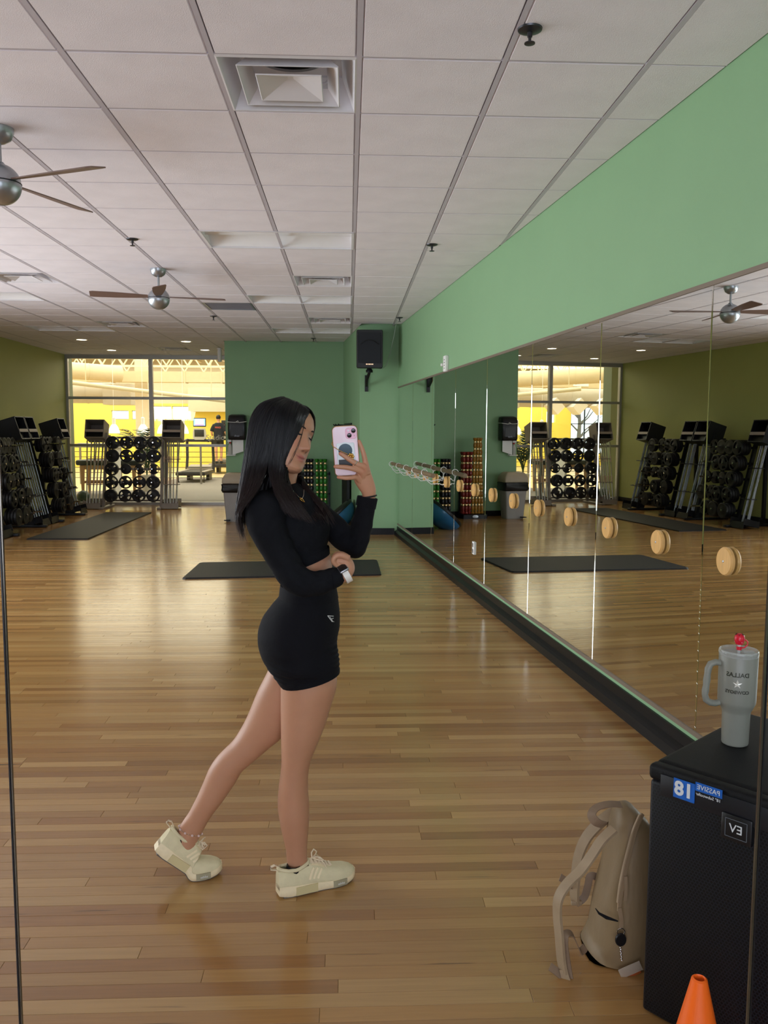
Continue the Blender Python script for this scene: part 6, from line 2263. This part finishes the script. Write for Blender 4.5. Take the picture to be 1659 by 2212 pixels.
def tint_by_height(o, z0, z1, c0, c1):
    m_ = o.data
    n = len(m_.vertices)
    c_ = np.empty(n * 3, np.float32); m_.vertices.foreach_get('co', c_); c_ = c_.reshape(-1, 3)
    w = np.clip((c_[:, 2] - z1) / (z0 - z1), 0, 1)[:, None]
    t = np.ones((n, 4), np.float32)
    t[:, :3] = np.array(rgb(*c0))[:3] * w + np.array(rgb(*c1))[:3] * (1 - w)
    a = m_.color_attributes.new('tint', 'FLOAT_COLOR', 'POINT')
    a.data.foreach_set('color', t.ravel())


zt_, zb_ = at(600, 985, 2.6).z, at(600, 1150, 2.6).z
# scalp cap
cap = MB()
rings = head_mesh(.003, False, [-.05 + .1555 * (i / 40) for i in range(41)], 72)
vs, fs = [], []
for r_ in rings:
    vs += r_
keep = lambda p: (p.z > .088) or (p.x < .052 and p.z > .02) or (p.x < .02 and p.z > -.05) or (p.z > .066 and p.x < .066)
for i in range(40):
    for k in range(72):
        q = (i * 72 + k, i * 72 + (k + 1) % 72, (i + 1) * 72 + (k + 1) % 72, (i + 1) * 72 + k)
        if all(keep(vs[j]) for j in q):
            fs.append(q)
topv = len(vs)
fs.append(tuple(40 * 72 + k for k in range(72)))
cap.add([HM_ @ q for q in vs], fs)
hair = obj('hair', cap, 'hair_cap', woman, world=True)
WN_, ns = sheet(NEAR, 'hair_dark', 'hair_fall', hair)
WN2, ns2 = sheet(NEARF, 'hair_dark', 'hair_fall', hair)
WF_, fs_ = sheet(FAR, 'hair_dark', 'hair_fall', hair, .012)
WB_, bs_ = sheet(BACK, 'hair_dark', 'hair_fall', hair, .012)
for o in (ns, ns2, fs_, bs_):
    o.matrix_parent_inverse = Matrix.Identity(4)
    tint_by_height(o, zt_, zb_, (15, 14, 17), (34, 25, 23))
# fine strands riding on the falls, loose at the tips
stn = MB()
rr = random.Random(9)


def strands(W, count, rad, loose):
    nw = len(W)
    for q in range(count):
        i = rr.uniform(0, nw - 1.001)
        a = int(i); f_ = i - a
        ph, am = rr.uniform(0, 6.28), rr.uniform(.2, 1) * loose
        drift = Vector((rr.uniform(-1, 1), rr.uniform(-1, .4), rr.uniform(-.5, .2))) * loose * 2.2
        j0 = rr.choice((0, 0, 1, 3, 8))
        j1 = NT - rr.choice((0, 0, 0, 1, 2, 4))
        pts = []
        for j in range(j0, j1):
            p = W[a][j].lerp(W[a + 1][j], f_)
            t = j / (NT - 1)
            ref = p - Vector((HCEN.x, HCEN.y + .01, min(p.z, HCEN.z)))
            p = p + ref.normalized() * (.0012 + .0012 * math.sin(ph + t * 7)) + drift * t ** 3 + Vector((math.sin(ph + t * 5), 0, 0)) * am * t * t
            pts.append(p)
        if rr.random() < .55:
            d = pts[-1] - pts[-3]
            pts.append(pts[-1] + d * rr.uniform(.2, .9))
        rads = [rad * (.5 + .5 * min(1, k / 4)) * (1 - .75 * max(0, (k - len(pts) + 8) / 8)) for k in range(len(pts))]
        stn.tube(pts, rads, 4, cap=False)


strands(WN_, 620, .0005, .004)
strands(WN2, 620, .0005, .0045)
strands(WF_, 320, .0005, .005)
strands(WB_, 120, .0006, .004)
# face-framing wisp
for k in range(6):
    e_ = [rr.uniform(-1, 1) for _ in range(5)]
    stn.tube(crom([(662.5 + e_[0] * .4, 895, 2.60), (657.5 + e_[1] * .8, 914, 2.572), (653 + e_[1], 936, 2.545), (645 + e_[2] * 1.6, 960, 2.536), (634 + e_[3] * 2.2, 984, 2.538), (622 + e_[4] * 3, 1006, 2.55)], 16), [.0004] * 12 + [.0003, .0003, .0002, .0001], 4, cap=False)
so_ = obj('hair_strands', stn, 'hair_dark', hair, world=False, angle=180)
so_['kind'] = 'stuff'
tint_by_height(so_, zt_, zb_, (17, 16, 19), (50, 34, 29))

# ------------------------------------------------------------------ necklace, hair tie, ring, watch, anklet
mat('gold', rgb(214, 170, 92), 0.25, 1.0, noise=0.04)
mat('silver_fine', rgb(220, 216, 210), 0.2, 1.0, noise=0.03)
nk = obj('necklace', MB().tube([at(616, 1036, 2.585), at(624, 1052, 2.570), surf(ctop, 634, 1064, .004), surf(ctop, 643, 1074, .004), surf(ctop, 650, 1081, .004), surf(ctop, 654, 1072, .004), surf(ctop, 655, 1060, .004)], .0007, 6), 'silver_fine', woman, world=True)
obj('pendant', MB().tube([surf(ctop, u, v, .006) for u, v in ((645, 1077), (651, 1080), (656, 1087), (650, 1084), (645, 1079))], .0016, 8).sphere(surf(ctop, 649, 1079, .006), .0028, 10, 8), 'gold', nk)
tie = ring_px((782.5, 1075, 813, 1070, 2.553, .0215), 28)
obj('hair_tie', MB().tube(tie, .0026, 8, closed=True), 'black_plastic', woman, world=True)
fr0, fr1 = at(768, 1001.2, 2.5068), at(756, 993.5, 2.505)
fd = (fr1 - fr0).normalized()
u_ = fd.cross(Vector((0, 1, 0))).normalized(); w_ = fd.cross(u_)
obj('finger_ring', MB().tube([fr0 + (u_ * math.cos(a) + w_ * math.sin(a)) * .0092 for a in [2 * PI * k / 20 for k in range(20)]], .0013, 6, closed=True), 'silver_fine', woman, world=True)
# watch
wa = at(742, 1245.5, 2.515); wb = at(755, 1238, 2.518)
ax = (wb - wa).normalized()
wu = (Vector((0, 0, 1)) - ax * ax.z).normalized()
wv = ax.cross(wu)
wc = at(747.5, 1241.5, 2.516)
mat('watch_white', rgb(226, 222, 214), 0.4, noise=0.03)
band = [wc + wu * (.0235 * math.cos(a)) + wv * (.0265 * math.sin(a)) for a in [2 * PI * k / 28 for k in range(28)]]
B_ = MB()
rings = []
for k in range(28):
    rad_ = (band[k] - wc).normalized()
    rings.append([band[k] + ax * s * .0095 + rad_ * t for s, t in ((-1, 0), (1, 0), (1, .0028), (-1, .0028))])
wt_ = obj('wristwatch', B_.loft(rings, closed=True), 'watch_white', woman, world=True)
fc = wc + (wu * .9 - wv * .45 * (1 if wv.y > 0 else -1)).normalized() * .0275
fz = (fc - wc).normalized()
fx = ax
fy = fz.cross(fx)
obj('case', MB().bbox((0, 0, 0), (.030, .034, .009), .004, seg=3).xf(frame(fc, fx, fy, fz)), 'brushed_silver', wt_)
obj('display', MB().bbox((0, 0, .0046), (.025, .029, .0012), .0005).xf(frame(fc, fx, fy, fz)), 'black_plastic', wt_)
# anklet
mat('bead_pink', rgb(232, 206, 202), 0.3, noise=0.05)
an = ring_px((387, 1784, 436, 1801, 2.77, .035), 40)
ak = obj('anklet', MB().tube(an, .0007, 5, closed=True), 'silver_fine', woman, world=True)
for k in range(0, 40, 2):
    fl = MB()
    if k % 4 == 0:
        for q in range(5):
            a = 2 * PI * q / 5
            fl.sphere(an[k] + Vector((.0026 * math.cos(a), -.0006, .0026 * math.sin(a))), .0018, 6, 4)
        obj('flower_bead', fl, 'bead_pink', ak)
    else:
        obj('round_bead', fl.sphere(an[k], .0016, 8, 6), 'silver_fine', ak)

# ------------------------------------------------------------------ shoes
mat('shoe_knit', rgb(214, 202, 164), 0.8, noise=0.06, nscale=40, bump=0.15, bscale=180)
mat('shoe_sole', rgb(232, 214, 176), 0.6, noise=0.06, nscale=60, bump=0.1, bscale=120)
mat('shoe_block', rgb(200, 184, 138), 0.45, noise=0.05)
mat('shoe_lace', rgb(224, 206, 176), 0.7, noise=0.05)
mat('shoe_tab', rgb(158, 150, 122), 0.5, noise=0.05)
mat('outsole_dark', rgb(92, 84, 78), 0.6, noise=0.08)
SL = .268
SEC = [(0.0, .021, .034), (.012, .027, .036), (.04, .033, .036), (.10, .034, .032), (.15, .037, .028), (.19, .043, .026), (.225, .041, .025), (.25, .032, .026), (.262, .021, .028), (.268, .010, .030)]


def sec(x):
    for a, b in zip(SEC[:-1], SEC[1:]):
        if a[0] <= x <= b[0]:
            s = (x - a[0]) / (b[0] - a[0])
            return a[1] + (b[1] - a[1]) * s, a[2] + (b[2] - a[2]) * s
    return SEC[-1][1:]


def upper_top(x):
    P_ = [(0, .078), (.03, .082), (.06, .076), (.09, .083), (.11, .088), (.13, .083), (.16, .07), (.2, .059), (.235, .053), (.258, .045), (.268, .034)]
    for a, b in zip(P_[:-1], P_[1:]):
        if a[0] <= x <= b[0]:
            return a[1] + (b[1] - a[1]) * (x - a[0]) / (b[0] - a[0])
    return P_[-1][1]


def shoe(M, bend, label):
    xb = .183

    def df(p):
        x, y, z = p[0] * 1.03, p[1] * 1.06, p[2] * 1.14
        if bend and x < xb:
            # the heel lifts, the sole bends at the ball of the foot
            t = min(1.0, (xb - x) / .05)
            th = bend * t * t * (3 - 2 * t)
            dx, dz = x - xb, z
            # rotate about the ball
            return M @ Vector((xb + dx * math.cos(th) + dz * math.sin(th), y, -dx * math.sin(th) + dz * math.cos(th)))
        return M @ Vector((x, y, z))

    def dm(mb):
        mb.v = [tuple(df(Vector(q))) for q in mb.v]
        return mb
    xs = [SL * i / 40 for i in range(41)]
    t_ = obj('shoe', MB(), None, woman) if False else None
    # midsole
    rings = []
    for x in xs:
        w, h = sec(x)
        toe = .012 * max(0, (x - .2) / .068) ** 2
        heel = .004 * max(0, (.03 - x) / .03)
        rings.append([Vector((x, s * w * a, z + (toe if z < .02 else toe * .5) + (heel if z < .01 else 0))) for s, a, z in ((-1, .86, .003), (1, .86, .003), (1, .98, .010), (1, 1.0, h * .6), (1, .95, h), (-1, .95, h), (-1, 1.0, h * .6), (-1, .98, .010))])
    sole = obj('shoe', dm(MB().loft(rings)), 'shoe_sole', woman, world=True, angle=50, label=label)
    rings = []
    for x in xs[2:-2]:
        w, h = sec(x)
        toe = .012 * max(0, (x - .2) / .068) ** 2
        rings.append([Vector((x, s * w * .82, z + toe)) for s, z in ((-1, 0), (1, 0), (1, .0045), (-1, .0045))])
    obj('outsole', dm(MB().loft(rings)), 'outsole_dark', sole)
    # upper: rear cup open at the ankle + vamp
    rings = []
    n = 22
    for x in xs:
        w, h = sec(x)
        zt = upper_top(x)
        open_ = 1.0 if .012 < x < .105 else 0.0
        ring = []
        for k in range(n + 1):
            a = PI * k / n
            ca, sa = math.cos(a), math.sin(a)
            yy = w * .93 * math.copysign(abs(ca) ** .75, ca)
            zz = h * .7 + (zt - h * .7) * sa ** .62
            if open_:
                # sides only: pull the crown apart to the collar edge
                lim = w * .60
                if abs(yy) < lim:
                    yy = math.copysign(lim, yy if abs(yy) > 1e-6 else 1) * (1 if k != n / 2 else 0)
            ring.append(Vector((x, yy, zz)))
        rings.append(ring)
    mb = MB()
    m_ = n + 1
    vs = [q for r_ in rings for q in r_]
    fs = []
    for i in range(len(xs) - 1):
        op = .012 < xs[i] < .100
        for k in range(n):
            if op and n * .36 < k + .5 < n * .64:
                continue
            fs.append((i * m_ + k, i * m_ + k + 1, (i + 1) * m_ + k + 1, (i + 1) * m_ + k))
    fs.append(tuple(range(m_ - 1, -1, -1)))
    mb.add(vs, fs)
    up = obj('upper', dm(mb), 'shoe_knit', sole, angle=60)
    md = up.modifiers.new('thick', 'SOLIDIFY'); md.thickness = .003; md.offset = -1
    # padded collar
    col = []
    for k in range(28):
        a = 2 * PI * k / 28
        x = .054 + .052 * math.cos(a)
        w, h = sec(max(x, .004))
        col.append(Vector((x, .0235 * math.sin(a) * (1.05 if x > .05 else .95), .079 + .006 * (x < .03) * (1 - x / .03) + .010 * max(0, (x - .06) / .046))))
    obj('collar', dm(MB().tube(col, .0055, 8, closed=True)), 'shoe_knit', sole)
    obj('sock', dm(MB().lathe([(.024, .06), (.0225, .086)], (.055, 0, 0), 20, cap=False)), 'black_knit', sole)
    # heel pull loop
    lp = [(.012, 0, .078), (.004, 0, .090), (-.010, 0, .097), (-.022, 0, .094), (-.024, 0, .087), (-.014, 0, .084), (.002, 0, .080)]
    obj('heel_loop', dm(MB().tube([Vector(q) for q in lp], 1.0, flat=(.010, .002), up=(0, 0, 1))), 'shoe_lace', sole)
    # side block, stripes and front tab on both sides
    for s in (-1, 1):
        def skin_strip(x0, x1, z0, z1, off, nx=8):
            top_, bot = [], []
            for i in range(nx + 1):
                x = x0 + (x1 - x0) * i / nx
                w, h = sec(x)
                bot.append(Vector((x, s * (w * 1.0 + off), z0)))
                top_.append(Vector((x, s * (w * .985 + off), z1)))
            m2 = MB()
            vs_ = bot + top_ + [q - Vector((0, s * .004, 0)) for q in bot + top_]
            k = nx + 1
            f2 = []
            for i in range(nx):
                f2 += [(i, i + 1, k + i + 1, k + i), (i, 2 * k + i, 2 * k + i + 1, i + 1), (k + i, k + i + 1, 3 * k + i + 1, 3 * k + i)]
            f2 += [(0, k, 3 * k, 2 * k), (nx, 2 * k + nx, 3 * k + nx, k + nx)]
            return m2.add(vs_, f2)
        obj('heel_block', dm(skin_strip(.052, .125, .006, .030, .0022)), 'shoe_block', sole)
        tab_ = obj('front_tab', dm(skin_strip(.178, .226, .008, .026, .0020)), 'shoe_tab', sole)
        tx = text_mesh('adidas', .010, mirror=(s < 0), extrude=.0003)
        vs_ = []
        for x, y, z in tx.v:
            xx = .204 + x
            w, h = sec(xx)
            vs_.append((xx, s * (w + .0028 + z), .0165 + y))
        tx.v = vs_
        obj('lettering', dm(tx), 'logo_white', tab_, smooth=False)
        for q in range(3):
            x0 = .098 + q * .014
            m2 = MB()
            pts = []
            for i in range(6):
                f_ = i / 5
                x = x0 + f_ * .016
                w, h = sec(x)
                zt = upper_top(x)
                a = .18 + .62 * f_
                yy = w * .93 * math.cos(a) ** .75
                zz = h * .7 + (zt - h * .7) * math.sin(a) ** .62
                pts.append(Vector((x, s * (yy + .0006), zz + .0004)))
            obj('side_stripe', dm(m2.tube(pts, 1.0, flat=(.007, .002), up=(0, s, .6))), 'shoe_sole', sole)
        # lace eyestay
        es = []
        for i in range(8):
            x = .104 + .075 * i / 7
            w, h = sec(x)
            zt = upper_top(x)
            es.append(Vector((x, s * (.014 + .004 * i / 7), zt - .004)))
        obj('eyestay', dm(MB().tube(es, 1.0, flat=(.012, .003), up=(0, s * .5, 1))), 'shoe_sole', sole)
    for q in range(6):
        x = .110 + .0125 * q
        zt = upper_top(x)
        obj('lace', dm(MB().tube([Vector((x, -.017, zt - .002)), Vector((x + .003, 0, zt + .004)), Vector((x + .006, .017, zt - .003))], 1.0, flat=(.006, .0018), up=(0, 0, 1))), 'shoe_lace', sole)
        obj('lace', dm(MB().tube([Vector((x + .006, -.017, zt - .002)), Vector((x + .003, 0, zt + .0055)), Vector((x, .017, zt - .003))], 1.0, flat=(.006, .0018), up=(0, 0, 1))), 'shoe_lace', sole)
    for s in (-1, 1):
        lp = [(.118, 0, .093), (.122, s * .014, .102), (.135, s * .028, .104), (.146, s * .030, .094), (.138, s * .018, .090), (.12, 0, .092)]
        obj('lace_bow', dm(MB().tube([Vector(q) for q in lp], .0022, 6)), 'shoe_lace', sole)
        obj('lace_end', dm(MB().tube([Vector((.12, 0, .093)), Vector((.135, s * .010, .097)), Vector((.152, s * .022, .080)), Vector((.158, s * .026, .066))], .0019, 6)), 'shoe_lace', sole)
    return sole


def shoe_frame(h_, t_):
    x = (t_ - h_); x.z = 0
    x.normalize()
    return frame(h_, x, Vector((0, 0, 1)).cross(x), Vector((0, 0, 1)))


h1, t1 = ground(600, 1936), ground(745, 1900)
shoe(shoe_frame(h1, t1), 0.0, 'cream running shoe standing flat on the floor')
b2, t2 = ground(424, 1893), ground(468, 1884)
xd = Vector((t1.x - h1.x, t1.y - h1.y - .03, 0)).normalized()
h2 = Vector((b2.x, b2.y, 0)) - xd * .188
shoe(frame(h2, xd, Vector((0, 0, 1)).cross(xd), Vector((0, 0, 1))), R(41), 'cream running shoe on tiptoe with lifted heel')

# ------------------------------------------------------------------ phone
ph = thing('phone', 'pale pink phone in a clear gold-edged case held up by the woman', 'phone', tuple(at(747.5, 974, 2.525)))
pu = Vector((-.068, -.096, .993)).normalized()
pr_ = Vector((.998, 0, .068)); pr_ = (pr_ - pu * pr_.dot(pu)).normalized()
pn = pr_.cross(pu)            # towards the screen side or the viewer
if pn.y > 0: pn = -pn
PM = frame(at(747.5, 974, 2.527), pr_, pu, pn)
mat('phone_pink', rgb(240, 218, 228), 0.35, noise=0.02)
mat('phone_pink_deep', rgb(238, 186, 208), 0.2, noise=0.02)
mat('case_gold', rgb(150, 116, 74), 0.3, .5, noise=0.05)
mat('lens_black', rgb(10, 10, 13), 0.1, noise=0.02)
mat('card_white', rgb(222, 230, 234), 0.4, noise=0.02)
mat('card_black', rgb(28, 27, 30), 0.4, noise=0.05)
mat('mirror_blue', rgb(110, 124, 142), 0.12, .8, noise=0.03)


def slab(w, h, t, r, c=(0, 0, 0), n=6):
    ring = []
    for sx, sy, a0 in ((1, 1, 0), (-1, 1, 90), (-1, -1, 180), (1, -1, 270)):
        for k in range(n + 1):
            a = R(a0 + 90 * k / n)
            ring.append((sx * (w / 2 - r) + r * math.cos(a), sy * (h / 2 - r) + r * math.sin(a)))
    b = min(.0012, t * .3)
    rings = []
    for ins, z in ((b, -t / 2), (0, -t / 2 + b), (0, t / 2 - b), (b, t / 2)):
        rings.append([Vector((c[0] + x * (1 - ins / (w / 2)), c[1] + y * (1 - ins / (h / 2)), c[2] + z)) for x, y in ring])
    return MB().loft(rings)


obj('shell', slab(.0735, .149, .0085, .012).xf(PM), 'phone_pink', ph, world=True)
obj('case_rim', slab(.078, .1535, .0075, .014, (0, 0, -.0014)).xf(PM), 'case_gold', ph, world=True)
obj('screen', slab(.069, .144, .001, .010, (0, 0, -.0055)).xf(PM), 'lens_black', ph, world=True)
cbx, cby = .0185, .053
cbp = obj('camera_bump', slab(.034, .034, .003, .010, (cbx, cby, .0052)).xf(PM), 'phone_pink_deep', ph, world=True)
for dx, dy in ((.0075, .0075), (-.0055, -.006)):
    obj('lens', MB().lathe([(.0068, .005), (.0068, .0088), (.0055, .0094), (.001, .0094)], (cbx + dx, cby + dy, 0), 22).xf(PM), 'lens_black', cbp)
obj('flash', MB().lathe([(.0028, .006), (.0026, .0072), (.001, .0073)], (cbx - .0075, cby + .0085, 0), 14).xf(PM), 'card_white', cbp)
obj('microphone', MB().lathe([(.001, .006), (.001, .0071), (.0002, .0072)], (cbx + .009, cby - .0075, 0), 10).xf(PM), 'lens_black', cbp)
cw = obj('card_holder', slab(.0545, .078, .003, .004, (-.001, -.014, .0058)).xf(PM), 'card_white', ph, world=True)
obj('round_mirror', MB().lathe([(.021, .0073), (.021, .0078), (.001, .0079)], (-.002, .002, 0), 32).xf(PM), 'mirror_blue', cw)
obj('magnet_ring', MB().lathe([(.021, .007), (.0255, .007), (.0255, .0082), (.021, .0082), (.021, .007)], (-.002, .002, 0), 36, cap=False).xf(PM), 'card_white', cw)
obj('card', MB().box((-.001, -.036, .0075), (.046, .022, .0006)).xf(PM), 'card_black', cw, smooth=False)
chn = [PM @ Vector(q) for q in ((-.039, .030, .002), (-.042, .024, .006), (-.037, .016, .009), (-.026, .008, .0095), (-.010, -.002, .0095), (.004, -.009, .0095))]
ch_ = obj('charm_strap', MB().tube(chn, .0011, 8), 'gold', ph, world=True)
fl = MB()
for k in range(7):
    a = 2 * PI * k / 7
    fl.sphere(Vector((.013 + .007 * math.cos(a), -.017 + .007 * math.sin(a), .0105)), (.0042, .0042, .0025), 10, 6)
fl.sphere(Vector((.013, -.017, .0115)), (.004, .004, .003), 10, 6)
obj('gold_charm', fl.xf(PM), 'gold', ch_)
